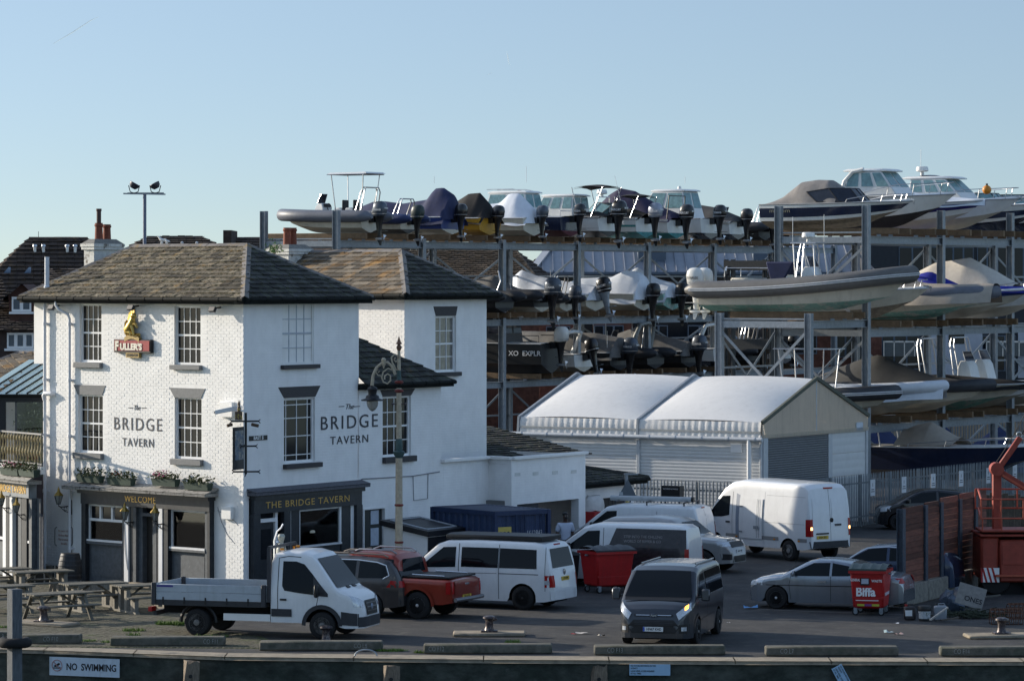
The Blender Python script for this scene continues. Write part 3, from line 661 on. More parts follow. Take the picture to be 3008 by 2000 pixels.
# wall lettering
def wl(face, s, pxa, pxb, pyt, pyb, **k):
    x0,z0 = face.xz((pxa+pxb)/2,(pyt+pyb)/2); w = face.xz(pxb)-face.xz(pxa); h = face.xz((pxa+pxb)/2,pyt)[1]-face.xz((pxa+pxb)/2,pyb)[1]
    o = text('lettering', s, h/.727, M_letter if 'm' not in k else k.pop('m'), pub, Matrix.Identity(4), .004, **k)
    xs = [v.co.x for v in o.data.vertices]; sw = max(xs)-min(xs); ys = [v.co.y for v in o.data.vertices]; sh = max(ys)-min(ys)
    o.data.transform(TM(x0,-.013,z0) @ Matrix.Diagonal((w/sw,h/sh,1,1)) @ Matrix.Translation((-(max(xs)+min(xs))/2,-(max(ys)+min(ys))/2,0)))
    o.location = face.o-pub.location; o.rotation_euler = (0,0,face.rz); return o
wl(FS,'BRIDGE',336,476,1227,1264,space=1.25); wl(FS,'TAVERN',360,452,1287.5,1311.5,space=1.2); wl(FS,'The',395,413,1190,1204,shear=.35)
wl(FR,'BRIDGE',943,1110,1219,1258,space=1.25); wl(FR,'TAVERN',970,1081,1279,1302,space=1.2); wl(FR,'The',1016,1039,1186,1201,shear=.35)
for face,spans in ((FS,((378,391,1198),(417,431,1198))),(FR,((995,1011,1193.5),(1040,1057,1193.5)))):
    for a,b,y in spans:
        m = MB(); xa,xb = face.xz(a),face.xz(b); z = face.xz((a+b)/2,y)[1]; m.box(xa,xb,-.012,-.002,z-.012,z+.012); fb(m,'lettering',M_letter,face)
M_faint = mat('faded pink script', (.50,.36,.33), .7)
for k,s in enumerate(('By request of the','Harbour Master','Please do not move','the tables')):
    wl(FS,s,172 if k<3 else 180,205 if k<3 else 198,1556+k*12,1563+k*12,shear=.35,m=M_faint)
for a,b in ((162,1),(214,-1)):
    m = MB(); x = FS.xz(a); zt = FS.xz(a,1547)[1]; zb = FS.xz(a,1602)[1]; m.tube([(x+b*.1,-.012,zt),(x+b*.02,-.012,zt-.03),(x,-.012,zt-.1),(x,-.012,zb+.1),(x+b*.02,-.012,zb+.03),(x+b*.1,-.012,zb)], .012, 5); fb(m,'lettering',M_letter,FS)
# --- shopfront on the sunny face
def shop_base(): pass
s0,s1,_,sz = shop_op; zled = FS.xz(430,1436)[1]
m = MB(); a0,a1 = FS.xz(206)+.25, FS.xz(655)-.2
m.box(a0,a1,-.55,-.002,zled-.10,zled); m.prism([(a0,-.55,zled),(a1,-.55,zled),(a1,-.002,zled+.16),(a0,-.002,zled+.16)],(0,0,-.05))
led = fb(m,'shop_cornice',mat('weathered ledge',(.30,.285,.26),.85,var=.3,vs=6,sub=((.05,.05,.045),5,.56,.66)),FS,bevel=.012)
m = MB(); b0,b1 = s0-.06, s1+.06
m.box(b0,b1,-.30,-.002,zled-.22,zled-.102); m.box(b0+.05,b1-.05,-.2,-.002,zled-.55,zled-.222); fa = fb(m,'fascia',M_shop,FS)
wl(FS,'WELCOME',381,472,1456,1475,m=M_gold,space=1.1).data.transform(Matrix.Translation((0,-.195,0)))
ztop = zled-.552
def xs_(px): return FS.xz(px)
def post(px0,px1,mt,y0=-.16,name='pilaster'):
    m = MB(); m.box(xs_(px0),xs_(px1),y0,-.002 if y0<-.02 else .14,0.02,ztop); return fb(m,name,mt,FS)
for a,b,mt,y in ((252,264,M_shop,-.18),(368,378,M_shop2,-.12),(379,391,M_wtrim,-.2),(392,402,M_shop,-.15),(403,411,M_shop2,-.16),(464,471,M_shop2,-.16),(472,479,M_shop,-.15),(480,491,M_wtrim,-.2),(492,506,M_shop,-.18),(611,621,M_shop2,-.12),(622,629,M_shop,-.18)): post(a,b,mt,y)
for a,b,py1,pyp,tl in ((264,368,1585,1592,True),(506,611,1607,1613,False)):
    xa,xb = xs_(a)+.003,xs_(b)-.003; zb = FS.xz((a+b)/2,py1)[1]; zp = FS.xz((a+b)/2,pyp)[1]; zt = ztop-.003
    m = MB(); q=.06
    m.box(xa,xa+q,-.05,.03,zb,zt); m.box(xb-q,xb,-.05,.03,zb,zt); m.box(xa+q,xb-q,-.05,.03,zt-q,zt); m.box(xa,xb,-.14,.03,zb-.06,zb-.002)
    if tl:
        m.box(xa+q,xb-q,-.05,.03,zt-.52,zt-.44)
        for f in (.33,.66): x = xa+(xb-xa)*f; m.box(x-.04,x+.04,-.05,.03,zt-.44,zt-q)
    w = fb(m,'display_window',M_wtrim,FS)
    m = MB(); m.box(xa+q,xb-q,-.003,.003,zb,zt-.52 if tl else zt-q); m.build('pane',M_shopglass,w)
    if tl:
        for k in range(3):
            x = xa+q+(xb-xa-2*q)*(k+.5)/3; m = MB(); m.box(x-.18,x+.18,-.003,.003,zt-.44,zt-q); m.build('pane',M_glass,w)
    m = MB(); m.box(xa,xb,-.02,.06,.02,zp-.07); m.box(xa-.02,xb+.02,-.14,.06,zp-.068,zp+.0); m.box(xa+.12,xb-.12,-.035,-.021,.2,zp-.2); fb(m,'stall_riser',M_shop2,FS)
    # things on show behind the glass
    m = MB(); m.box(xa,xb,.9,.95,0,zt); m.box(xa,xa+.04,.07,.9,0,zt); m.box(xb-.04,xb,.07,.9,0,zt); m.box(xa+.05,xb-.05,.06,.5,zb-.09,zb-.06); m.box(xa,xb,.06,.95,zt+.0,zt+.03); m.build('display_recess',mat('dim interior',(.05,.055,.05),.9,var=.3,vs=3),w)
    rr = random.Random(a)
    for k in range(5):
        x = xa+.25+(xb-xa-.5)*k/4; h = rr.uniform(.3,.75) if k % 2 == 0 else .2
        m = MB(); m.lathe([(.0,h),(.02,h*.8),(.05,h*.5),(.09,h*.2),(.10,0)],8,(x,.22,zb-.05)); m.build('ornament_tree',mat('silver ornament',(.35,.38,.36),.3,metal=.5,var=.2,vs=20),w)
def star(parent, c, r, face=None, n='star_ornament'):
    m = MB(); P = []
    for k in range(10):
        a = math.pi/2+k*math.pi/5; rr = r if k % 2 == 0 else r*.42; P.append(V(c[0]+rr*math.cos(a), c[1], c[2]+rr*math.sin(a)*1.15))
    m.add(P+[V(c[0],c[1]-.07,c[2]),V(c[0],c[1]+.07,c[2])],[(i,(i+1)%10,10) for i in range(10)]+[((i+1)%10,i,11) for i in range(10)]); m.tube([(c[0],c[1],c[2]+r),(c[0],c[1],c[2]+r+.5)],.004,4)
    m.build(n,mat('silver star',(.32,.33,.33),.4,metal=.4,var=.3,vs=25),parent,ang=10)
wsl = [o for o in kids(pub) if o.name.startswith('display_window')]
star(wsl[1], (xs_(566),.2,FS.xz(566,1535)[1]), .34)
m = MB(); da,db = xs_(423),xs_(453); m.box(da,db,.12,.16,.16,2.15); dd = fb(m,'door',mat('shabby dark door',(.03,.026,.022),.6,var=.35,vs=5,stretch=(5,5,.4)),FS)
m = MB(); m.box(xs_(411),da,-.06,.16,.02,ztop); m.box(db,xs_(464),-.06,.16,.02,ztop); m.box(da,db,-.06,.16,2.16,2.26); m.build('frame',M_shop2,dd)
m = MB(); m.box(da,db,.1,.11,2.27,ztop); m.build('pane',M_glass,dd)
m = MB(); m.box(db-.2,db-.03,.105,.118,1.3,1.62); m.build('notice',mat('paper notice',(.6,.63,.68),.7),dd)
m = MB(); m.box(xs_(405),xs_(470),-.42,-.2,.0,.14); fb(m,'step',M_cope,FS,bevel=.01)
# --- shopfront on the side face
zc = FR.xz(890,1432)[1]
def xr_(px): return FR.xz(px)
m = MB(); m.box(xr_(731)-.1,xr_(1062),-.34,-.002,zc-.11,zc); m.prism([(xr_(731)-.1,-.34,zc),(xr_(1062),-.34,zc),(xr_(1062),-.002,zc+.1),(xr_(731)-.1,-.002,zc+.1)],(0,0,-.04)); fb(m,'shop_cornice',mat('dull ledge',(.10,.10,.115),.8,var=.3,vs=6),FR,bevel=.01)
m = MB(); m.box(xr_(734)-.02,xr_(1056),-.22,-.002,zc-.24,zc-.112); m.box(xr_(735),xr_(1052),-.15,-.002,zc-.66,zc-.242); fb(m,'fascia',M_shop,FR)
wl(FR,'THE BRIDGE TAVERN',770,1016,1463,1482,m=M_gold,space=1.12).data.transform(Matrix.Translation((0,-.145,0)))
zt = zc-.662
for a,b,mt,y in ((733,753,M_shop,-.16),(824,843,M_shop,-.14),(844,850,M_wtrim,-.06),(851,876,M_shop,-.05),(999,1025,M_shop,-.05),(1026,1035,M_wtrim,-.06),(1036,1053,M_shop,-.16)):
    m = MB(); m.box(xr_(a),xr_(b),y,.02,.02,zt); fb(m,'pilaster',mt,FR)
a,b = xr_(876)+.003,xr_(999)-.003; zb = FR.xz(935,1597)[1]
m = MB(); q = .055; m.box(b-.1,b,-.05,.03,zb,zt-.003); m.box(a,a+.03,-.05,.03,zb,zt-.003); m.box(a,b,-.08,.03,zb-.06,zb-.002); m.box(a+.03,b-.1,-.05,.03,zt-.05,zt-.003); w = fb(m,'display_window',M_wtrim,FR)
m = MB(); m.box(a+.03,b-.1,-.003,.003,zb,zt-.05); m.build('pane',M_shopglass,w)
m = MB(); m.box(a,b,1.4,1.45,0,zt); m.box(a-.04,a,.035,1.4,0,zt); m.box(b,b+.04,.035,1.4,0,zt); m.box(a,b,.035,1.4,zt,zt+.03); m.box(a,b,.04,.4,zb-.08,zb-.04); m.build('display_recess',MATS['dim interior'],w)
star(w,(xr_(928),.15,FR.xz(928,1515)[1]),.33)
m = MB(); c = V(xr_(918),.2,zb); m.lathe([(.05,.62),(.06,.55),(.24,.42),(.25,.36),(.06,.34),(.05,.2),(.13,.15),(.13,.02),(0,0)],16,c); m.build('oil_lamp',mat('cream lampshade',(.62,.55,.40),.5),w)
m = MB(); m.ball((xr_(942),.9,zt-.35),.04,8); m.build('lit_bulb',mat('warm bulb',(.8,.6,.3),.5,emit=(1,.62,.25,9)),w)
m = MB(); m.box(a,b,-.02,.06,.02,zb-.062); m.box(a+.1,b-.1,-.035,-.021,.25,zb-.25); fb(m,'stall_riser',M_shop,FR)
da,db = xr_(754),xr_(823); m = MB(); m.box(da+.02,db-.28,.05,.09,.04,FR.xz(785,1535)[1]); dd = fb(m,'door',M_shop,FR)
m = MB(); m.box(db-.28,db-.16,-.02,.1,.02,zt); m.box(da,db-.28,-.02,.1,FR.xz(785,1533)[1],FR.xz(785,1522)[1]); m.build('frame',M_wtrim,dd)
m = MB(); m.box(da+.02,db-.3,.04,.05,FR.xz(785,1521)[1],zt); m.build('pane',M_glass,dd)
m = MB(); m.box(da+.12,db-.4,.04,.048,1.0,1.9); m.build('pane',M_glass,dd)
# grey utility boxes on the pier
for f_,pxa,pxb,pya,pyb,n_ in ((FS,660,688,1487,1524,'meter_box'),):
    m = MB(); o=op_px(f_,pxa,pxb,pya,pyb); m.box(o[0],o[1],-.14,-.002,o[2],o[3]); fb(m,n_,M_pubw,f_,bevel=.01)
m = MB(); o=op_px(FS,653,690,1180,1225); m.box(o[0],o[1],-.12,-.002,o[2],o[3]); fb(m,'alarm_box',M_pubw,FS,bevel=.01)
M_cable = mat('grey cable', (.2,.2,.22), .6)
m = MB(); z=FR.xz(1060,1408)[1]; m.tube([(xr_(1040),-.02,z-.12),(xr_(1062),-.03,z+.02),(xr_(1120),-.02,z),(xr_(1210),-.02,z-.02),(xr_(1290),-.02,z+.05)],.016,5); m.tube([(xr_(1212),-.02,z-.02),(xr_(1214),-.02,z-.8),(xr_(1255),-.02,z-.78),(xr_(1256),-.02,z+.0)],.012,5); fb(m,'wall_cable',M_cable,FR)
m = MB(); z=FS.xz(660,1500)[1]; m.tube([(xs_(640),-.012,z+.1),(xs_(650),-.012,z-.3),(xs_(668),-.012,z-.7),(xs_(690),-.012,z-.95)],.008,5); m.tube([(xs_(640),-.012,z+.0),(xs_(690),-.012,z-.28),(xs_(700),-.012,z-.4)],.008,5); m.tube([(xs_(380),-.21,1.9),(xs_(383),-.215,1.1),(xs_(390),-.21,.5)],.009,5); fb(m,'wall_cable',M_cable,FS)

# --- separate things fixed to the tavern
def lantern(face, px, pyt, pyb, lab, side=1, off=.5):
    x,z = face.xz(px,(pyt+pyb)/2,off=-off); h = face.xz(px,pyt,off=-off)[1]-face.xz(px,pyb,off=-off)[1]
    t = thing('wall_lantern', lab, 'lantern', face.p(x,-off,z-h/2), face.rz, 'brass wall lanterns on the tavern'); s = h/.85
    def H6(r,zz,ph=.52): return [V(r*math.cos(ph+k*math.pi/3),r*math.sin(ph+k*math.pi/3),zz) for k in range(6)]
    m = MB(); m.loft([H6(.09*s,.16*s),H6(.19*s,.5*s)]); m.build('lamp_glass',mat('lantern glass',(.35,.36,.34),.15,trans=.4,var=.2,vs=12),t)
    m = MB()
    for k in range(6): m.beam(H6(.092*s,.16*s)[k],H6(.195*s,.5*s)[k],.014,.014)
    m.loft([H6(.1*s,.12*s),H6(.1*s,.16*s)]); m.build('frame',M_blackm,t)
    m = MB(); m.loft([H6(.22*s,.5*s),H6(.21*s,.53*s),H6(.08*s,.66*s),H6(.06*s,.72*s)]); m.lathe([(.06*s,.72*s),(.045*s,.78*s),(.05*s,.8*s),(.015*s,.83*s),(.02*s,.86*s),(0,.9*s)],8); m.build('lamp_cap',mat('aged brass',(.36,.24,.06),.4,metal=.6,var=.35,vs=12),t)
    m = MB(); m.tube([(0,0,.12*s),(0,0,.05*s),(side*.02,.1,.0),(side*.02,off-.02,.02)],.016,6); m.tube([(0,.05,.02),(0,off*.5,-.14),(0,off-.02,-.2)],.012,6); m.box(-.05,.05,off-.03,off-.003,-.25,.2); m.tube([(0,off*.55+.06*math.cos(a),-.06+.06*math.sin(a)) for a in [i*.7 for i in range(9)]],.01,5); m.build('bracket',M_blackm,t)
lantern(FS,172,1431,1489,'brass lantern on the white pier left of the sunlit shopfront')
lantern(FS,366,1477,1535,'brass lantern left of the WELCOME door'); lantern(FS,455,1481,1540,'brass lantern right of the WELCOME door')
def flood(px,py,lab):
    x,z = FS.xz(px,py,off=-.2); t = thing('wall_floodlight',lab,'floodlight',FS.p(x,0,z),FS.rz,'small floodlights under the tavern eave')
    m = MB(); m.cbox((0,-.32,.0),(.26,.1,.16),Matrix.Rotation(-.5,3,'X')); m.build('lamp_head',M_dgrey,t,bevel=.01)
    m = MB(); m.beam((0,-.29,.03),(0,-.003,.06),.03,.05); m.build('arm',M_blackm,t)
flood(160,903,'small floodlight at the left of the sunlit wall by the downpipe'); flood(393,904,'small floodlight above the red brewery sign'); flood(633,909,'small floodlight at the right corner of the sunlit wall')
# brewery sign with gilded griffin
o = op_px(FS,344,452,997,1036); cx,cz = (o[0]+o[1])/2,(o[2]+o[3])/2; w,h = o[1]-o[0],o[3]-o[2]
t = thing('brewery_sign','red FULLER\'S brewery sign topped by a gilded griffin on the sunlit wall','sign',FS.p(cx,-.002,cz),FS.rz)
m = MB(); m.box(-w/2,w/2,-.13,-.005,-h/2,h/2); m.build('frame',M_blackm,t,bevel=.01)
m = MB(); m.box(-w/2+.05,w/2-.05,-.145,-.131,-h/2+.06,h/2-.03); m.build('panel',mat('brewery red',(.30,.012,.02),.4),t)
M_crl=mat('cream lettering',(.75,.70,.58),.5); text('lettering','F',h*.92,M_crl,t,TM(-w*.45,-.15,-h*.02),.012,sx=.95,bold=.02,align='LEFT'); text('lettering','ULLER\'S',h*.66,M_crl,t,TM(-w*.31,-.15,-h*.07),.012,sx=1.12,bold=.014,align='LEFT')
m = MB(); A=[]; 
for k in range(9): a=-1+2*k/8; A.append((a*w*.2, h*.5+.06+.10*(1-a*a)))
m.prism([V(x,-.15,z) for x,z in A]+[V(x,-.15,z-.14) for x,z in reversed(A)],(0,.1,0)); m.box(-w*.18,w*.18,-.12,-.01,-h/2-.15,-h/2-.002); m.build('banner',mat('dull gilt',(.30,.21,.07),.5,metal=.3,var=.3,vs=15),t)
text('lettering','LONDON',.12,MATS['black ink'],t,TM(0,-.125,-h/2-.075),.003,bold=.002)
zb=h/2+.14
m = MB(); m.tube([(-.22,-.12,zb+.02),(-.20,-.12,zb+.16),(-.10,-.13,zb+.26),(.02,-.15,zb+.38),(.08,-.17,zb+.54)],[.10,.15,.13,.12,.07],10); m.ball((.13,-.18,zb+.60),.085,10,(1.25,1,1)); m.tube([(.19,-.19,zb+.61),(.30,-.2,zb+.52)],[.055,.01],6)
m.tube([(.06,-.16,zb+.34),(.24,-.2,zb+.34),(.33,-.2,zb+.22)],[.06,.045,.035],6); m.tube([(.03,-.17,zb+.30),(.12,-.2,zb+.16),(.15,-.2,zb+.0)],[.07,.05,.04],6); m.tube([(-.18,-.15,zb+.10),(-.02,-.18,zb+.08),(.02,-.18,zb+.0)],[.1,.06,.05],6); m.tube([(-.3,-.1,zb+.01),(.34,-.12,zb+.01)],[.05,.05],6)
m.tube([(-.28,-.11,zb+.08),(-.38,-.1,zb+.18),(-.36,-.1,zb+.36),(-.28,-.1,zb+.42)],[.03,.028,.03,.045],6)
for dx in (.07,.15): m.tube([(dx,-.17,zb+.66),(dx-.02,-.16,zb+.80)],[.032,.006],5)
m.build('griffin',mat('gilded figure',(.62,.42,.12),.3,metal=.75,var=.3,vs=20),t,ang=60)
m = MB()
for k in range(4): m.prism([V(-.02,-.06+.01*k,zb+.30+.03*k),V(.0-.09*k,-.05+.01*k,zb+.86-.05*k),V(-.10-.09*k,-.04+.01*k,zb+.84-.12*k),V(-.14,-.05+.01*k,zb+.34-.03*k)],(0,.03,0))
m.build('wing',MATS['gilded figure'],t,ang=20)
# street name plate
o = op_px(FR,731,784,1279,1293); t = thing('street_sign','black and white EAST S street name plate on the shaded wall','sign',FR.p((o[0]+o[1])/2,-.002,(o[2]+o[3])/2),FR.rz)
w,h=o[1]-o[0],o[3]-o[2]; m=MB(); m.box(-w/2,w/2,-.02,-.002,-h/2,h/2); m.build('plate',M_blackm,t); text('lettering','EAST S',h*.95,mat('white enamel',(.7,.7,.7),.4),t,TM(0,-.022,0),.003,sx=1.15,bold=.006,space=1.1)
# cctv
x,z = FS.xz(668,1203,off=-.4); t = thing('security_camera','white bullet security camera on the tavern corner','camera',FS.p(x+.25,-.12,z),FS.rz)
m=MB(); m.beam((.0,-.1,.05),(-.55,-.5,-.08),.14,.13); m.build('housing',mat('camera white',(.7,.71,.73),.4),t,bevel=.01); m=MB(); m.beam((-.0,-.1,0),(.05,.12,-.05),.06,.06); m.build('arm',M_wtrim,t)
m=MB(); m.beam((-.552,-.502,-.08),(-.57,-.515,-.084),.09,.08); m.build('lens',M_blackm,t)
# hanging pub sign on an iron frame at the corner
P = CP+V(.10,-.42,0); zf = lambda y: H-(y-HY)*P.y/FP
t = thing('hanging_sign','pub sign panel hung in a black wrought iron frame at the tavern corner','sign',P)
m = MB(); m.beam((0,0,zf(1212)),(0,0,zf(1392)),.07,.07)
for y,a,b in ((1237,-.42,.38),(1310,-.12,.3),(1385,-.36,.38)):
    m.beam((a,-.05,zf(y)),(b,.05,zf(y)),.045,.05)
    for e in (a,b): m.beam((e,0,zf(y)),(e+.05*(1 if e>0 else -1),0,zf(y)+.06),.025,.025); m.beam((e,0,zf(y)),(e+.05*(1 if e>0 else -1),0,zf(y)-.06),.025,.025)
m.beam((0,0,zf(1392)),(-.03,.0,zf(1400)),.03,.03); m.beam((.0,.0,zf(1310)),(-.1,.5,zf(1310)),.05,.05); m.build('iron_frame',M_black,t)
m = MB(); m.box(-.31,-.11,-.12,.12,zf(1233),zf(1208)); m.lathe([(.05,0),(.06,.1),(.03,.16),(.045,.22),(.02,.3),(.0,.34)],8,(-.2,0,zf(1208))); m.build('crest',mat('painted crest',(.10,.06,.04),.5,var=.6,vs=18,sub=((.4,.3,.06),12,.56,.6)),t)
Rz = Matrix.Rotation(math.radians(72),3,'Z'); m = MB(); m.cbox((-.22,0,(zf(1254)+zf(1379))/2),(.78,.05,zf(1254)-zf(1379)),Rz); sg=m.build('sign_panel',M_black,t)
m = MB(); m.cbox(V(-.22,0,(zf(1264)+zf(1350))/2)+Rz@V(0,-.03,0),(.64,.012,zf(1264)-zf(1350)),Rz); m.build('picture',mat('sign picture',(.13,.17,.22),.5,var=.5,vs=7,sub=((.3,.3,.28),5,.5,.55)),sg)
for dx in (-.4,.18):
    m = MB(); m.tube([(dx,-.05,zf(1246)),(dx+(.2 if dx>0 else -.14),-.12,zf(1252)+.02)],.05,8); m.build('spotlight',mat('bronze lamp',(.09,.055,.03),.45,metal=.4),t)
# flower boxes
M_trough = mat('green trough', (.035,.06,.045), .6, var=.2); M_leaf = mat('trough foliage', (.07,.085,.03), .8, var=.4, vs=14); M_petal = mat('pink petals', (.5,.06,.22), .6, var=.3, vs=30)
M_petal2 = mat('red petals', (.45,.03,.03), .6, var=.3, vs=30)
def trough(face,px0,px1,py,lab,pk,off=.28,seed=1,parent_z=None):
    x0,z = face.xz(px0,py,off=-off); x1 = face.xz(px1,None,off=-off); w = x1-x0; rr = random.Random(seed)
    t = thing('flower_trough',lab,'flower trough',face.p((x0+x1)/2,-off,z-.24),face.rz,'flower troughs on the shopfront ledges')
    m = MB(); m.loft([[V(-w/2+.04,-.08,0),V(w/2-.04,-.08,0),V(w/2-.04,.08,0),V(-w/2+.04,.08,0)],[V(-w/2,-.12,.22),V(w/2,-.12,.22),V(w/2,.12,.22),V(-w/2,.12,.22)]]); m.build('trough',M_trough,t)
    m = MB()
    for k in range(260):
        b = V(rr.uniform(-w/2,w/2),rr.uniform(-.1,.1),.2); tp = b+V(rr.gauss(0,.08),rr.gauss(-.03,.06),abs(rr.gauss(.1,.08))); s=rr.uniform(.025,.05); d=V(rr.uniform(-1,1),rr.uniform(-1,1),rr.uniform(-.5,.5)).normalized()*s; e=V(rr.uniform(-1,1),rr.uniform(-1,1),rr.uniform(0,1)).normalized()*s
        m.add([tp-d,tp+e,tp+d,tp-e],[(0,1,2,3)])
        if k % 4 == 0: m.add([b,b+V(.006,0,0),tp],[(0,1,2)])
    tag(m.build('foliage',M_leaf,t,fix=False),kind='stuff')
    if pk:
        m = MB()
        for k in range(pk[0]):
            c = V(rr.uniform(pk[2],pk[3])*w,rr.uniform(-.12,.06),.28+abs(rr.gauss(.05,.06))); m.ball(c,rr.uniform(.018,.032),6,(1,1,.7))
        tag(m.build('blossom',pk[1],t,fix=False),kind='stuff')
trough(FS,230,300,1392,'flower trough with dry foliage at the left of the ledge',None,seed=2)
trough(FS,320,392,1399,'flower trough with a few red blooms, second on the ledge',(10,M_petal2,-.4,.1),seed=3)
trough(FS,452,522,1402,'flower trough with bright pink blooms, third on the ledge',(42,M_petal,-.5,.1),seed=4)
trough(FS,546,618,1413,'flower trough with sparse leaves at the right of the ledge',None,seed=5)
# barrel, planter troughs and slatted boxes by the wall
p = gnd(206,1722); t = thing('barrel','tall dark wooden barrel standing by the tavern wall','barrel',p)
m = MB(); hb=1.02; prof=[(.28+.085*math.sin(math.pi*k/10),hb*k/10) for k in range(11)]
M_bar = mat('tarred barrel wood',(.018,.02,.024),.5,var=.4,vs=6,stretch=(6,6,.5))
for k in range(20):
    a0,a1 = 2*math.pi*k/20+.012,2*math.pi*(k+1)/20-.012; q=MB(); q.grid([[V(r*math.cos(a),r*math.sin(a),z) for r,z in prof] for a in (a0,(a0+a1)/2,a1)]); q.build('stave',M_bar,t,fix=False)
m.lathe([(r-.012,z) for r,z in prof]+[(0,hb-.03)],20); m.build('barrel_core',M_bar,t)
for z in (.06,.22,.36,.66,.8,.94):
    r=.287+.085*math.sin(math.pi*z/hb); m=MB(); m.lathe([(r,z-.022),(r+.006,z),(r,z+.022)],24); m.build('hoop',M_dgrey,t)
def slatbox(pxa,pya,pxb,pyb,h,lab,n=12,dep=.3):
    a,b=gnd(pxa,pya),gnd(pxb,pyb); d=b-a; L=d.length; rz=math.atan2(d.y,d.x); t=thing('slatted_planter',lab,'planter',a,rz,'slatted wooden planters by the tavern')
    q=MB(); q.box(-.022,.022,-.01,.01,0,h); me=q.mesh('slat',mat('pale slat',(.27,.24,.20),.8,var=.25,vs=8,rnd=.2))
    for k in range(n): link('slat',me,t,(L*(k+.5)/n,0,0))
    for k in range(max(2,int(n*dep/L))): link('slat',me,t,(L,dep*(k+.5)/max(2,int(n*dep/L)),0),math.pi/2)
    m=MB(); m.box(.01,L-.02,.015,dep,0.02,h-.06); m.build('planter_box',mat('planter earth',(.03,.026,.02),.9),t)
slatbox(230,1742,340,1744,.36,'pale slatted planter below the shopfront right of the barrel',22); slatbox(40,1692,88,1712,.36,'pale slatted planter left of the barrel before the side wing',12,.6); slatbox(134,1700,154,1705,.48,'tall dark slatted box right beside the barrel',5)
# --- left wing with conservatory and balcony
Yq = 116.1; Qw = V((128-CX)/FP*Yq, Yq, 0); D2 = V(.52,-.854,0); FL = Face(Qw, D2)
lw = thing('side_wing','white side wing with glazed conservatory roof, gilded balcony and shopfront','building',Qw)
def zl_(px,py): return FL.xz(px,py)[1]
Ln=-5.0; zBal=zl_(60,1362); zcorn=zl_(60,1406)
m=MB(); m.box(Ln,-.01,-.10,.05,zBal-.25,zBal-.02); fb(m,'balcony_ledge',M_pubw,FL,lw)
m=MB(); m.box(Ln,-.25,-.45,.05,zcorn-.1,zcorn); m.prism([(Ln,-.45,zcorn),(-.25,-.45,zcorn),(-.25,-.1,zcorn+.22),(Ln,-.1,zcorn+.22)],(0,0,-.06)); fb(m,'shop_cornice',MATS['weathered ledge'],FL,lw)
xe=FL.xz(103)
m=MB(); m.box(Ln,xe,-.22,.05,zcorn-.55,zcorn-.102); fb(m,'fascia',mat('pale grey fascia',(.20,.22,.24),.6,var=.15),FL,lw)
x0=FL.xz(-8)
o=text('lettering','THE BRIDGE TAVERN',.33,M_gold,lw,Matrix.Identity(4),.006,bold=.008,space=1.0); xx=[v.co.x for v in o.data.vertices]; x9=FL.xz(95); o.data.transform(TM((x9+x0)/2,-.225,zcorn-.32) @ Matrix.Diagonal(((x9-x0)/(max(xx)-min(xx)),1,1,1))); o.location=FL.o-lw.location; o.rotation_euler=(0,0,FL.rz)
zs=zcorn-.552
m=MB(); m.box(Ln,-.3,.02,.06,0,zs); fb(m,'wall',M_shop2,FL,lw)
def xl_(px): return FL.xz(px)
for a,b,mt in ((97,105,M_shop2),(30,38,M_shop),(75,90,M_shop),(40,48,M_wtrim),(66,74,M_shop2),(20,29,M_wtrim),(-20,-10,M_shop)):
    m=MB(); m.box(xl_(a),xl_(b),-.14,.015,.02,zs); fb(m,'pilaster',mt,FL,lw)
for a,b in ((91,97),(-9,19)):
    a,b=xl_(a),xl_(b); m=MB(); q=.05; m.box(a,a+q,-.05,.01,1.25,zs-.05); m.box(b-q,b,-.05,.01,1.25,zs-.05); m.box(a+q,b-q,-.05,.01,zs-.1,zs-.05); m.box(a+q,b-q,-.05,.01,2.3,2.37); m.box(a,b,-.12,.01,1.17,1.248); w=fb(m,'window',M_wtrim,FL,lw)
    m=MB(); m.box(a+q,b-q,-.01,.0,1.25,zs-.1); m.build('pane',M_glass,w)
    m=MB(); m.box(a,b,-.06,.01,.05,1.1); fb(m,'stall_riser',M_shop2,FL,lw)
m=MB(); m.box(xl_(49),xl_(65),-.02,.01,.05,2.4); fb(m,'door',M_shop,FL,lw)
# balcony balusters, rail
zr=zl_(66,1268); M_bal=mat('gilded baluster',(.33,.26,.12),.5,metal=.3,var=.5,vs=22,col2=(.16,.16,.15))
m=MB(); m.box(Ln,.0,-.08,.0,zr-.05,zr); fb(m,'rail',mat('grey rail',(.22,.22,.22),.5),FL,lw); m=MB(); m.box(Ln,.0,-.07,-.01,zBal+.03,zBal+.08); fb(m,'rail',MATS['grey rail'],FL,lw)
q=MB(); hh=zr-.05-zBal-.05; q.lathe([(.018,0),(.03,hh*.08),(.02,hh*.2),(.05,hh*.34),(.055,hh*.42),(.03,hh*.52),(.022,hh*.7),(.04,hh*.8),(.05,hh*.86),(.02,hh*.95),(.018,hh)],8); me=q.mesh('baluster',M_bal)
for k in range(22):
    x=-.08-k*.225; link('baluster',me,lw).location=FL.p(x,-.04,zBal+.05)-lw.location
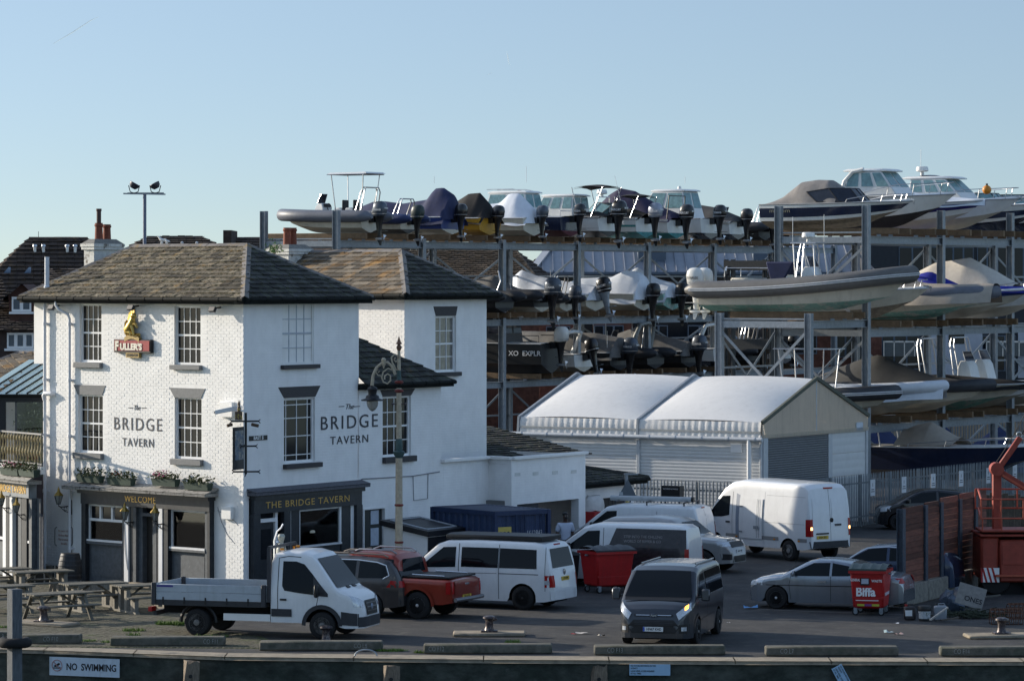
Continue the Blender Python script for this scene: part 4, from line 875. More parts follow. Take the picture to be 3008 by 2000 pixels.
# conservatory: frame and sloping glass, in the plane facing the camera behind the balcony
def lwp(px,py,Y): return at(px,py,Y)-Qw
YC=119.0
def fbox(name,a,b,ya,yb,mt,Y=YC,d=.1):
    p,q_=lwp(a,yb,Y),lwp(b,ya,Y); m=MB(); m.box(p.x,q_.x,p.y,p.y+d,p.z,q_.z); return m.build(name,mt,lw)
fbox('beam',-60,131,1161,1181,M_black); fbox('post',-60,17,1181,1400,M_black,YC+.02); fbox('inner_wall',18,44,1181,1400,M_pubw,YC+1.2); fbox('post',44,49,1181,1400,M_shop2,YC+.03,.05); fbox('inner_wall',49,131,1181,1400,M_shop2,YC+2.6); fbox('post',80,84,1181,1300,M_shop2,YC+2.5,.05); fbox('post',108,112,1181,1300,M_shop2,YC+2.5,.05)
fbox('conservatory_glass',49,131,1181,1400,M_shopglass,YC+.05,.01)
M_cglass=mat('pale roof glass',(.42,.56,.58),.25,var=.04)
for k in range(7):
    a=-75+k*31; b=a+29.5; pa,pb=lwp(a,1159,YC-.1),lwp(b,1159,YC-.1); ta,tb=lwp(a+160,1159-101,YC+2.9),lwp(b+160,1159-101,YC+2.9)
    m=MB(); m.prism([pa,pb,tb,ta],(0,0,.02)); m.build('roof_pane',M_cglass,lw)
    m=MB(); m.beam(pb+V(.008,0,.03),tb+V(.008,0,.03),.035,.06); m.build('glazing_bar',M_gutter,lw)
m=MB(); m.tube([lwp(-60,1162,YC-.15),lwp(131,1162,YC-.15)],.05,8); m.build('gutter',M_gutter,lw)
Pd,Pt,Pa=at(0,1149,YC+.2),at(135,1064,YC+2.7),at(55,1036,YC+4.2)
pn=(Pt-Pd).cross(Pa-Pd).normalized()
def onpl(px,py):
    r=V((px-CX)/FP,1,-(py-HY)/FP); o=V(0,0,H); return o+r*((Pd-o).dot(pn)/r.dot(pn))
roof_plane(lw, onpl(-70,1085), onpl(2,1152), onpl(140,1061), onpl(55,1036), M_slate3, single=True, cap=160)
roof_plane(lw, onpl(140,1061), onpl(141,1036), onpl(56,1036), onpl(55.5,1036.5), M_slate3, single=True, cap=60)
ridge_run(lw, onpl(55,1036), onpl(134,1036), Qw); ridge_run(lw, onpl(-70,1085), onpl(55,1036), Qw)
# plant in the conservatory
pp=at(95,1290,YC+.9); t=thing('potted_shrub','leafy potted shrub inside the balcony conservatory','plant',(pp.x,pp.y,zBal)); rr=random.Random(3)
m=MB(); m.lathe([(.16,0),(.2,.3),(.17,.3)],12); m.build('pot',M_pot,t)
m=MB(); m.tube([(0,0,.3),(.03,0,.7),(0,.02,1.2)],[.03,.025,.01],6)
for k in range(6): m.tube([(0,0,.6+.08*k),(rr.uniform(-.4,.4),rr.uniform(-.3,.3),.9+.1*k)],[.012,.005],5)
m.build('stem',M_wood,t)
m=MB()
for k in range(520):
    c=V(rr.gauss(0,.22),rr.gauss(0,.2),1.15+rr.gauss(0,.26)); d=V(rr.uniform(-1,1),rr.uniform(-1,1),rr.uniform(-1,1)).normalized()*.06; e=V(rr.uniform(-1,1),rr.uniform(-1,1),rr.uniform(-1,.3)).normalized()*.03; m.add([c-d,c+e,c+d,c-e],[(0,1,2,3)])
tag(m.build('foliage',mat('shrub leaves',(.06,.085,.04),.6,var=.5,vs=12),t,fix=False),kind='stuff')
trough(FL,8,60,1370,'flower trough with purple and red blooms below the balcony',(26,M_petal,-.4,.3),seed=8,off=.27); trough(FL,62,108,1374,'dark green flower trough right below the balcony end',(4,M_petal2,-.5,0),seed=9,off=.27)
lantern(FL,48,1462,1512,'brass lantern on the side wing nearest the tavern pier',off=.4); lantern(FL,4,1440,1492,'brass lantern at the far left of the side wing',off=.4)
# --- flat roofed extension, doorway, outbuilding
pA = FR.p(13.77,0,0); pB = pA-WVEC*1.04; pC = pB+UVEC*4.75
ext = thing('flat_extension','white flat roofed single storey extension with open service doorway','building',FR.p(LR2,0,0))
ZX=3.5
FE = Face(pB,UVEC); od=(FE.xz(1519),FE.xz(1700),0.0,2.02)
m=MB(); wall_panel(m,0,4.75,0,ZX,[od],rev=.3); fb(m,'wall',M_pubs,FE,ext)
m=MB(); wall_panel(m,0,13.77-LR2,0,ZX,[]); fb(m,'wall',M_pubs,Face(FR.p(LR2,0,0),UVEC),ext)
wworld([pA,pB],0,ZX,'wall',M_pubs,ext); wworld([pC,pC+WVEC*5],0,ZX,'wall',M_pubs,ext)
m=MB(); m.box(od[0]-.3,od[1]+.3,2.2,2.25,0,2.6); m.box(od[0]-.3,od[1]+.3,.3,2.2,2.1,2.15); m.box(od[0]-.3,od[0]-.25,.3,2.2,0,2.1); fb(m,'passage',mat('dim passage',(.16,.16,.16),.8),FE,ext)
m=MB(); m.box(od[0]+.02,od[0]+1.55,.12,.16,.02,1.98); fb(m,'door',mat('dark service door',(.03,.032,.04),.6),FE,ext)
m=MB()
for a,b in ((FR.p(LR2,-.04,0),FR.p(13.77,-.04,0)),(pA,pB-WVEC*.02),(pB-WVEC*.03,pC-WVEC*.03)):
    for k in range(1):
        m.beam(a+V(0,0,ZX+.05)-ext.location,b+V(0,0,ZX+.05)-ext.location,.22,.1)
m.build('coping',M_pubw,ext,bevel=.01)
m=MB(); m.v=[]; m.poly([p-ext.location for p in (FR.p(LR2,.1,ZX-.15),FR.p(13.77,.1,ZX-.15),pB+V(0,0,ZX-.15),pC+V(0,0,ZX-.15),pC+WVEC*5+V(0,0,ZX-.15),FR.p(LR2,6,ZX-.15))]); m.build('flat_roof',M_gutter,ext)
for pxv in (1520,1573,1630,1685):
    m=MB(); o=op_px(FE,pxv-8,pxv+8,1388-(pxv-1520)*.05,1398-(pxv-1520)*.05); m.box(o[0],o[1],-.012,-.002,o[2],o[3]); fb(m,'air_vent',M_pubg if False else mat('vent grille',(.6,.6,.58),.6),FE,ext)
# tiled lean-to behind the flat roof
roof_plane(ext, at(1420,1350,127.6), at(1738,1334,129.2), at(1431,1250,132.5), at(1430,1250.4,132.5), M_slate2, single=False, course=.3, wid=.3)
# outbuilding
FO = Face(pC+WVEC*.9+UVEC*.05, UVEC); ob = thing('outbuilding','low white outbuilding with dark tiled roof behind the service doorway','building',FO.o)
zo=2.45; m=MB(); LO=FO.xz(1862); od2=(FO.xz(1768),FO.xz(1842),.0,1.85); wall_panel(m,0,LO,0,zo,[od2]); fb(m,'wall',M_pubs,FO,ob)
m=MB(); m.box(od2[0],od2[1],.1,.14,0,1.85); od_=fb(m,'door',mat('brown boarded door',(.035,.03,.028),.7),FO,ob)
for k in range(6):
    x=od2[0]+(od2[1]-od2[0])*(k+.5)/6; q=MB(); q.box(x-.13,x+.13,.085,.1,.02,1.83); q.build('board',MATS['brown boarded door'],od_,bevel=.006)
wworld([FO.p(LO,0,0),FO.p(LO,4,0)],0,zo,'wall',M_pubs,ob)
pk=FO.p(-1.0,3.6,H-(1318-HY)*133/FP+.25)
roof_plane(ob, FO.p(-1.2,-.3,zo), FO.p(LO+.5,-.3,zo-.02), pk, pk-V(.2,0,0), M_slate2, single=True, cap=200, course=.24, wid=.26)
roof_plane(ob, FO.p(LO+.5,-.3,zo-.02), FO.p(LO+.5,5,zo), pk+V(.3,.4,0), pk, M_slate2, single=False)
ridge_run(ob, FO.p(LO+.5,-.3,zo+.02), pk, FO.o, mt=M_slate2)
gutter(ob, FO.p(-.3,-.3,zo), FO.p(LO+.5,-.3,zo))
# ================================================================ vehicles
def paint(name, col, rough=.28, metal=.0, coat=.6, var=.04, dirt=.25):
    return mat(name, col, rough, metal, var=var, vs=1.5, coat=coat, dirt=((.10,.09,.08),dirt))
P_white = paint('white van paint',(.74,.75,.76),dirt=.12); P_silver = paint('silver car paint',(.30,.33,.37),.25,.7); P_grey = paint('graphite paint',(.045,.05,.06),.28,.4)
P_dark = paint('dark taupe paint',(.055,.052,.054),.3,.4,dirt=.5); P_rust = paint('metallic red paint',(.26,.030,.016),.3,.35); P_black = paint('black car paint',(.010,.011,.014),.25)
P_rr = paint('pale silver paint',(.36,.36,.36),.3,.4)
M_lamp = mat('lamp lens',(.55,.58,.62),.12,metal=.3,var=.3,vs=14); M_tail = mat('red lamp lens',(.36,.012,.012),.2,var=.2,vs=12); M_amber = mat('amber lens',(.7,.25,.02),.25)
M_plate = mat('yellow plate',(.62,.42,.05),.45); M_platew = mat('white plate',(.72,.73,.72),.45); M_under = mat('underbody',(.008,.008,.009),.9,var=0); M_alloy = mat('alloy wheel',(.55,.56,.58),.35,metal=.6,var=.15,vs=8); M_steelw = mat('grey steel wheel',(.17,.165,.16),.55,metal=.4,var=.3,vs=8); M_trim = mat('grey bumper plastic',(.035,.037,.042),.65,var=.2)
M_gap = mat('shut line',(.012,.012,.013),.9,var=0)
def lerp1(P, x):
    if x <= P[0][0]: return P[0][1]
    for (a,b),(c,d) in zip(P[:-1],P[1:]):
        if x <= c: return b+(d-b)*(x-a)/(c-a) if c > a else d
    return P[-1][1]
class Car:
    """Body lofted from stations: prof = centre-line top (x,z) rear to front, plan = half width (x,w); +x is forward, origin on the ground between the axles."""
    def __init__(s, root, pt, prof, plan, sill, arches, belt, roofz, tum, rc=.10, crown=.03, endz=None, bulge=.05):
        s.root=root; s.pt=pt; s.prof=prof; s.plan=plan; s.sill=sill; s.arches=arches; s.belt=belt; s.roofz=roofz; s.tum=tum; s.rc=rc; s.crown=crown; s.bulge=bulge
        s.x0=prof[0][0]; s.x1=prof[-1][0]; s.endz = endz or [(s.x0,sill),(s.x1,sill)]
    def zt(s,x): return lerp1(s.prof,x)
    def w(s,x): return lerp1(s.plan,x)
    def f(s,z):
        if z < s.belt: t=(s.belt-z)/s.belt; return 1-s.bulge*t*t
        t=(z-s.belt)/(s.roofz-s.belt); return 1-s.tum*t**1.15
    def zb(s,x):
        z=lerp1(s.endz,x)
        for xa,R,zw in s.arches:
            d=abs(x-xa)
            if d < R: z=max(z, zw+math.sqrt(max(R*R-d*d,0)))
        return z
    def side(s,x,z): return s.w(x)*s.f(z)
    def section(s,x):
        zt,zb=s.zt(x),min(s.zb(x),s.zt(x)-.04); r=min(s.rc,(zt-zb)*.45); zs=zt-r-s.crown; P=[]
        for t in (0,.12,.28,.45,.62,.8,.92,1): z=zb+(zs-zb)*t; P.append((s.side(x,z),z))
        ys=P[-1][0]; r2=min(r,ys*.6)
        for a in (30,60,90): P.append((ys-r2*(1-math.cos(math.radians(a))) - (ys-s.side(x,zs+r*math.sin(math.radians(a))))*.6, zs+r*math.sin(math.radians(a))))
        yt=P[-1][0]; P.append((yt*.55,zt-s.crown*.3)); P.append((0,zt)); return P
    def stations(s):
        X={s.x0,s.x1}|{p[0] for p in s.prof}|{p[0] for p in s.plan}
        for xa,R,zw in s.arches:
            for k in range(13): X.add(xa+R*math.cos(math.pi*k/12))
            X.add(xa+R*1.001); X.add(xa-R*1.001)
        n=int((s.x1-s.x0)/.14)
        for k in range(n): X.add(s.x0+(s.x1-s.x0)*k/n)
        X=sorted(x for x in X if s.x0<=x<=s.x1); out=[X[0]]
        for x in X[1:]:
            if x-out[-1]>.0008: out.append(x)
        return out
    def body(s, name='body'):
        rows=[]
        for x in s.stations():
            P=s.section(x); rows.append([V(x,y,z) for y,z in P]+[V(x,-y,z) for y,z in reversed(P[:-1])])
        m=MB(); m.grid(rows); m.poly(rows[0]); m.poly(rows[-1]); s.b=m.build(name,s.pt,s.root,ang=28)
        m=MB(); w=min(p[1] for p in s.plan)*.84
        m.box(s.x0+.15,s.x1-.15,-w,w,s.sill-.02,s.belt*.72); m.build('underbody',M_under,s.root); return s.b
    def inside(s,x,y,z):
        if x<s.x0 or x>s.x1: return False
        zt=s.zt(x); P=s.section(x); ymax=s.side(x,min(z,zt)); y=abs(y)
        if y>ymax or z>zt: return False
        ys=P[7][0]; zs=P[7][1]
        if z>zs and y>P[10][0]: return z <= zs+(zt-zs)*max(0,(ys-y)/(max(ys-P[10][0],1e-4)))**.5
        return True
    def end(s,y,z,front=True):
        xs=(s.x1,-.004) if front else (s.x0,.004); x=xs[0]
        for _ in range(int((s.x1-s.x0)*.6/.004)):
            if s.inside(x,y,z): return x
            x+=xs[1]
        return x
    def sp(s,x,z,sg,off): return V(x, sg*(s.side(x,z)+off), z)
    def side_patch(s,name,top,bot,mt,sg=1,off=.006,n=4,parent=None):
        """ladder between two polylines of (x,z), laid on the body side"""
        def dens(P):
            out=[]
            for (a,b),(c,d),w in zip(P[:-1],P[1:],W): out+=[(a+(c-a)*i/w,b+(d-b)*i/w) for i in range(w)]
            return out+[P[-1]]
        W=[max(1,int(max(abs(top[i+1][0]-top[i][0]),abs(bot[i+1][0]-bot[i][0]))/.1)) for i in range(len(top)-1)]; top=dens(top); bot=dens(bot)
        m=MB(); rows=[]
        for k in range(n+1): rows.append([s.sp(a[0]+(b[0]-a[0])*k/n, a[1]+(b[1]-a[1])*k/n, sg, off) for a,b in zip(top,bot)])
        m.grid(rows); return m.build(name,mt,parent or s.root,fix=False,ang=60)
    def side_line(s,name,pts,wd,mt,sg=1,off=.003,parent=None):
        m=MB(); Q=[]
        for (a,b),(c,d) in zip(pts[:-1],pts[1:]):
            n=max(1,int(math.hypot(c-a,d-b)/.12))
            for k in range(n): Q.append((a+(c-a)*k/n,b+(d-b)*k/n))
        Q.append(pts[-1]); rows=[]
        for i,(x,z) in enumerate(Q):
            a=Q[max(i-1,0)]; b=Q[min(i+1,len(Q)-1)]; dx,dz=b[0]-a[0],b[1]-a[1]; L=math.hypot(dx,dz); nx,nz=-dz/L*wd/2,dx/L*wd/2
            rows.append([s.sp(x+nx,z+nz,sg,off),s.sp(x-nx,z-nz,sg,off)])
        m.grid(rows); return m.build(name,mt,parent or s.root,fix=False)
    def end_patch(s,name,c,mt,front=True,off=.006,n=6,mm=4,parent=None):
        """bilinear patch over 4 corners (y,z): tl,tr,br,bl on the front or rear surface"""
        m=MB(); rows=[]; sg=1 if front else -1
        for k in range(mm+1):
            v=k/mm; row=[]
            for i in range(n+1):
                u=i/n; y=(c[0][0]*(1-u)+c[1][0]*u)*(1-v)+(c[3][0]*(1-u)+c[2][0]*u)*v; z=(c[0][1]*(1-u)+c[1][1]*u)*(1-v)+(c[3][1]*(1-u)+c[2][1]*u)*v
                row.append(V(s.end(y,z,front)+sg*off,y,z+off*.5))
            rows.append(row)
        m.grid(rows); return m.build(name,mt,parent or s.root,fix=False,ang=60)
    def box_on_end(s,name,y0,y1,z0,z1,mt,front=True,d=.03,parent=None):
        x=max(s.end(y0,(z0+z1)/2,front),s.end(y1,(z0+z1)/2,front)) if front else min(s.end(y0,(z0+z1)/2,front),s.end(y1,(z0+z1)/2,front))
        m=MB(); m.box(min(x-d,x+d),max(x-d,x+d),y0,y1,z0,z1); return m.build(name,mt,parent or s.root,bevel=.004)
    def plate(s,txt,front=True,z=.5,y=0,col=None):
        x=s.end(y,z,front); sg=1 if front else -1; m=MB(); m.box(x-.02,x+.02,y-.26,y+.26,z-.056,z+.056); p=m.build('number_plate',col or (M_platew if front else M_plate),s.root)
        M=TM(x+sg*.0215,y,z,math.radians(90*sg)); text('lettering',txt,.088,M_ink,p,M,.001,sx=.86,bold=.002); return p
def wheel(root, x, y, r, style='alloy', wd=.22, mt=None, sp=5):
    sg=1 if y>0 else -1; m=MB()
    m.lathe([(r*.62,-wd/2),(r*.9,-wd/2),(r*.985,-wd*.4),(r,-wd*.25),(r,wd*.25),(r*.985,wd*.4),(r*.9,wd/2),(r*.62,wd/2)],28,(x,y,r),'y'); t=m.build('wheel',M_tyre,root)
    yo=y+sg*wd*.42
    m=MB(); m.lathe([(r*.64,sg*wd*.5),(r*.6,sg*wd*.5),(r*.56,sg*wd*.15),(.0,sg*wd*.12)],24,(x,y,r),'y'); m.build('wheel_well',M_under if style!='steel' else (mt or M_steelw),t)
    m=MB()
    if style=='steel':
        m.lathe([(r*.6,0),(r*.52,-sg*.03),(r*.3,-sg*.02),(r*.22,sg*.03),(0,sg*.04)],20,(x,yo,r),'y')
    else:
        m.lathe([(r*.62,sg*.012),(r*.585,sg*.018),(r*.56,-sg*.02)],24,(x,yo,r),'y'); m.lathe([(r*.15,sg*.012),(r*.1,sg*.02),(0,sg*.022)],12,(x,yo,r),'y')
        for k in range(sp):
            a=2*math.pi*k/sp+.3; c,q=math.cos(a),math.sin(a); m.beam((x+c*r*.08,yo,r+q*r*.08),(x+c*r*.6,yo-sg*.004,r+q*r*.6),r*.17,.03,up=(0,1,0))
    m.build('rim',mt or (M_steelw if style=='steel' else M_alloy),t); return t
def mirror(car,x,z,sg,mt,h=.2,w=.17,parent=None,o=.17):
    y=car.side(x,z); m=MB(); m.cbox((x,sg*(y+o),z+.06),(.1,w,h)); q=m.build('door_mirror',mt,car.root,bevel=.03); m=MB(); m.beam((x,sg*(y-.02),z),(x,sg*(y+o-.05),z+.02),.06,.05); m.build('arm',M_blackm,q); m=MB(); m.box(x-.056,x-.051,sg*(y+o)-w*.4,sg*(y+o)+w*.4,z-.02,z+.14); m.build('mirror_glass',M_chrome,q); return q
def heading(v): return math.atan2(v[1],v[0])
# ---------------------------------------------------------------- white flatbed truck
a,b=gnd(583,1866),gnd(950,1877); hd=(b-a).normalized(); lf=V(-hd.y,hd.x,0); c=(a+b)/2+lf*.86
tr=thing('flatbed_truck','white flatbed truck with dropside bed parked in front of the tavern','truck',(c.x,c.y,0),heading(hd))
WB=(b-a).length/2; XF=WB-1.42; kx=2.46/2.89; T=lambda P:[(XF+(x-.55)*kx,z) for x,z in P]; Tx=lambda x: XF+(x-.55)*kx
prof=[(.55,2.10),(.62,2.24),(1.0,2.30),(1.5,2.30),(1.85,2.22),(2.05,2.05),(2.35,1.72),(2.62,1.42),(2.75,1.33),(3.0,1.24),(3.25,1.12),(3.36,.98),(3.42,.8),(3.44,.62)]; prof=T(prof)
tc=Car(tr,P_white,prof,T([(.55,.99),(2.2,1.0),(2.7,.97),(3.1,.9),(3.3,.80),(3.44,.62)]),.42,[(WB,.46,.36)],1.25,2.3,.17,rc=.12,endz=T([(.5,.42),(2.5,.42),(2.9,.3),(3.44,.3)]))
tc.body('cab')
for sg in (1,-1):
    tc.side_patch('side_window',T([(.92,2.02),(1.35,2.02),(1.62,1.95),(1.9,1.7),(2.22,1.38)]),T([(.92,1.38),(1.0,1.26),(1.5,1.2),(1.9,1.17),(2.22,1.15)]),M_carglass,sg)
    tc.side_patch('quarter_trim',T([(1.93,1.66),(2.1,1.50),(2.42,1.2)]),T([(1.95,1.16),(2.1,1.14),(2.42,1.12)]),M_trim,sg,off=.009)
    tc.side_line('door_gap',T([(.78,.6),(.78,2.1),(1.1,2.15),(1.5,2.13)]),.02,M_gap,sg); tc.side_line('door_gap',T([(2.1,1.1),(2.05,.9),(1.98,.72)]),.018,M_gap,sg)
    tc.side_patch('side_moulding',T([(.57,.78),(1.24,.78)]),T([(.57,.58),(1.24,.58)]),M_trim,sg,off=.02); tc.side_patch('side_moulding',[(WB+.52,.74),(WB+.75,.71),(WB+.95,.68)],[(WB+.52,.40),(WB+.75,.38),(WB+.95,.36)],M_trim,sg,off=.018)
    tc.side_line('wheel_arch',[(WB+.5*math.cos(t),.36+.5*math.sin(t)) for t in [math.pi*i/14 for i in range(15)]],.11,M_trim,sg,off=.025)
    tc.side_patch('handle',T([(.86,1.05),(1.08,1.05)]),T([(.86,1.0),(1.08,1.0)]),M_blackm,sg,off=.03)
    mirror(tc,Tx(2.12),1.22,sg,M_blackm,.34,.18)
    tc.end_patch('headlight',[(sg*.50,1.0),(sg*.88,1.16),(sg*.86,.86),(sg*.56,.82)],M_lamp,off=.012)
tc.end_patch('windscreen',[(-.76,2.10),(.76,2.10),(.86,1.36),(-.86,1.36)],M_carglass,n=10,mm=8)
tc.end_patch('grille',[(-.42,1.0),(.42,1.0),(.40,.62),(-.40,.62)],M_blackm,off=.02)
for z in (.92,.82,.72): tc.end_patch('grille_bar',[(-.38,z+.012),(.38,z+.012),(.38,z-.012),(-.38,z-.012)],M_steelw,off=.03,mm=1)
m=MB(); x=tc.end(0,.82); m.lathe([(.0,.05),(.07,.04),(.08,.02)],14,(x,0,.83),'x'); m.build('badge',mat('blue badge',(.25,.3,.4),.3,metal=.3),tr)
tc.end_patch('bumper',[(-.80,.58),(.80,.58),(.78,.32),(-.78,.32)],M_trim,off=.03,n=10); tc.plate('YP15 YXO',True,.5)
for y in (-.2,.25): m=MB(); m.cbox((Tx(2.72),y,1.355),(.14,.22,.02),Matrix.Rotation(.42,3,'Y')); m.build('bonnet_vent',M_blackm,tr)
m=MB(); m.ball((Tx(.75),.6,2.31),.07,8,(1,1,.5)); m.build('marker_lamp',M_amber,tr); m=MB(); m.ball((Tx(.75),-.6,2.31),.07,8,(1,1,.5)); m.build('marker_lamp',M_amber,tr)
xr=-WB; wheel(tr,WB,.87,.36,'steel'); wheel(tr,WB,-.87,.36,'steel'); wheel(tr,xr,.85,.36,'steel',.3); wheel(tr,xr,-.85,.36,'steel',.3)
m=MB(); m.box(-2.9,1.2,-.45,-.35,.55,.75); m.box(-2.9,1.2,.35,.45,.55,.75); m.box(-.2,.2,-.5,.5,.4,.72); m.cyl((xr,-.8,.36),(xr,.8,.36),.07,n=8); m.build('chassis',M_under,tr)
m=MB(); m.box(-1.0,XF-.02,-.98,-.93,.44,.62); m.build('side_guard',M_white,tr); m=MB(); m.box(-1.0,XF-.02,.93,.98,.44,.62); m.build('side_guard',M_white,tr)
bx0,bx1=-3.0,XF-.13; zf=.94
m=MB(); m.box(bx0,bx1,-1.05,1.05,zf-.14,zf); m.build('bed_floor',mat('dark bed frame',(.03,.032,.036),.6,var=.2),tr)
M_alum=mat('anodised dropside',(.40,.45,.50),.45,metal=.25,var=.08,vs=2,dirt=((.12,.11,.1),.3))
for y in (-1.03,1.03):
    for k in (0,1):
        m=MB(); m.box(bx0+.12,bx1-.12,y-.016,y+.016,zf+.004+.21*k,zf+.208+.21*k); m.build('dropside',M_alum,tr,bevel=.006)
    for k in range(5):
        m=MB(); m.box(bx0+.3+k*.6,bx0+.34+k*.6,y-.03,y+.03,zf-.1,zf+.08); m.build('hinge',M_blackm,tr)
for k in (0,1):
    m=MB(); m.box(bx0,bx0+.03,-.95,.95,zf+.004+.21*k,zf+.208+.21*k); m.build('tailboard',M_alum,tr,bevel=.006)
for x in (bx0+.05,bx1-.05):
    for y in (-1.03,1.03): m=MB(); m.box(x-.06,x+.06,y-.045,y+.045,zf-.12,zf+.45); m.build('corner_post',M_dgrey,tr,bevel=.008)
m=MB(); m.box(bx1-.02,bx1+.03,-1.0,1.0,zf+.004,zf+.44); m.build('headboard',M_alum,tr)
m=MB()
for y in (-.98,.98): m.beam((bx1+.08,y,zf),(bx1+.08,y,2.36),.09,.09)
m.beam((bx1+.08,-1.0,2.37),(bx1+.08,1.0,2.37),.07,.07)
for k in range(6): y=-.8+k*.32; m.beam((bx1+.08,y,1.3),(bx1+.08,y,2.33),.015,.015)
m.build('cab_guard',M_dgrey,tr)
for y in (.93,-.93): m=MB(); m.box(bx1+.03,bx1+.1,y-.03,y+.03,2.15,2.28); m.build('reflector',M_amber,tr)
m=MB(); m.box(bx0-.1,bx0,-.7,.7,.5,.62); m.build('rear_bar',M_dgrey,tr)
for y in (-.85,.85): m=MB(); m.box(bx0-.12,bx0-.02,y-.16,y+.16,.62,.74); m.build('tail_lamp',M_tail,tr)
m=MB()
for y in (-.85,.85): m.tube([(xr+.5*math.cos(t),y,.36+.47*math.sin(t)) for t in [math.pi*i/10 for i in range(11)]],.05,6)
m.build('mudguard',M_blackm,tr)
m=MB(); m.box(-2.86,-2.4,-1.056,-1.049,1.28,1.33); m.build('sticker',mat('violet sticker',(.05,.04,.22),.5),tr)
for x,l in ((-.95,.5),(-.45,.45)):
    t=thing('tool_crate','black plastic crate lying in the flatbed, '+('rearmost' if x<-.7 else 'nearer the cab'),'crate',tr.matrix_basis@V(x,-.1,zf),heading(hd)+.2)
    m=MB()
    for k in range(6): m.box(-l/2,l/2,-.2,-.18,.02+.04*k,.045+.04*k); m.box(-l/2,l/2,.18,.2,.02+.04*k,.045+.04*k)
    for sx in (-1,1): m.box(sx*l/2-.012,sx*l/2+.012,-.2,.2,0,.3)
    m.box(-l/2,l/2,-.19,.19,0,.02); m.build('crate_body',M_blackm,t)
t=thing('gas_bottle','pale gas bottle and hose rig standing behind the truck cab','gas bottle',tr.matrix_basis@V(XF-.3,.6,zf),heading(hd))
m=MB(); m.lathe([(.14,0),(.14,1.25),(.1,1.4),(.05,1.45),(.07,1.5),(.1,1.62),(.07,1.68),(0,1.68)],14); m.build('bottle',mat('grey green bottle',(.35,.36,.32),.5,var=.3,vs=8),t)
m=MB(); m.tube([(-.2,0,.6),(-.2,0,1.5),(-.12,0,1.75),(0,0,1.85),(.05,0,1.95)],.025,6); m.ball((-.1,.02,1.45),.06,8); m.build('valve',M_chrome,t)
# ---------------------------------------------------------------- generic estate / hatch / saloon
def car_generic(root, pt, L, W, Hh, prof, arches, belt, sill=.24, tum=.2, wb=None, wr=.33, style='alloy', glass=None, wmt=None, sp=5, plan=None, rc=.12):
    x0,x1=prof[0][0],prof[-1][0]
    c=Car(root,pt,prof,plan or [(x0,W/2*.82),(x0+.12,W/2*.92),(x0+.6,W/2*.99),(0,W/2),(x1-.9,W/2*.97),(x1-.3,W/2*.84),(x1-.08,W/2*.68),(x1,W/2*.5)],sill,arches,belt,Hh,tum,rc=rc,endz=[(x0,sill+.06),(x0+.3,sill),(x1-.3,sill),(x1,sill+.02)])
    c.body()
    for (xa,R,zw) in arches:
        for sg in (1,-1): wheel(root,xa,sg*(W/2-.12),wr,style,.22,wmt,sp)
    return c
# dark estate, nose behind the truck
HV=V(-.90,.43,0).normalized()
p=gnd(1120,1808)+HV*2.35+V(HV.y,-HV.x,0)*0; p=V(-4.75,105.35,0)
es=thing('estate_car','dark grey suv with roof rails parked tail out behind the truck','car',p,heading(HV))
pr=[(-2.3,.62),(-2.28,.95),(-2.2,1.12),(-2.0,1.45),(-1.85,1.6),(-1.5,1.68),(-.6,1.72),(.3,1.70),(.75,1.58),(1.2,1.22),(1.4,1.10),(1.9,1.02),(2.2,.86),(2.3,.6)]
c=car_generic(es,P_dark,4.6,1.85,1.72,pr,[(-1.35,.39,.34),(1.35,.39,.34)],1.02,.3,.2,wr=.35)
for sg in (1,-1):
    c.side_patch('side_window',[(-1.75,1.45),(-1.5,1.52),(-.95,1.57)],[(-1.85,1.2),(-1.7,1.12),(-.95,1.1)],M_carglass,sg); c.side_patch('side_window',[(-.85,1.58),(.1,1.58)],[(-.85,1.1),(.1,1.08)],M_carglass,sg); c.side_patch('side_window',[(.2,1.57),(.55,1.52),(.95,1.2)],[(.2,1.08),(.55,1.07),(.95,1.05)],M_carglass,sg)
    c.side_line('window_trim',[(-1.72,1.1),(-1.9,1.2),(-1.78,1.47),(-1.5,1.55),(-.9,1.6),(.2,1.6),(.6,1.54)],.025,M_chrome,sg,off=.008)
    c.end_patch('tail_lamp',[(sg*.88,1.05),(sg*.55,1.02),(sg*.55,.88),(sg*.9,.86)],M_tail,False,off=.015)
    m=MB(); m.tube([(-1.75,sg*.62,1.68),(-1.6,sg*.62,1.75),(.1,sg*.62,1.77),(.3,sg*.62,1.70)],.025,6); m.build('roof_rail',mat('bronze rail',(.30,.24,.19),.35,metal=.5),es)
    mirror(c,.75,1.08,sg,P_dark)
m=MB(); m.box(-.55,-.49,-.72,.72,1.80,1.83); m.build('roof_bar',MATS['bronze rail'],es)
c.end_patch('rear_window',[(-.6,1.52),(.6,1.52),(.66,1.14),(-.66,1.14)],M_carglass,False); c.plate('GF59 XWO',False,.78); c.end_patch('bumper',[(-.85,.58),(.85,.58),(.8,.36),(-.8,.36)],M_trim,False,off=.03)
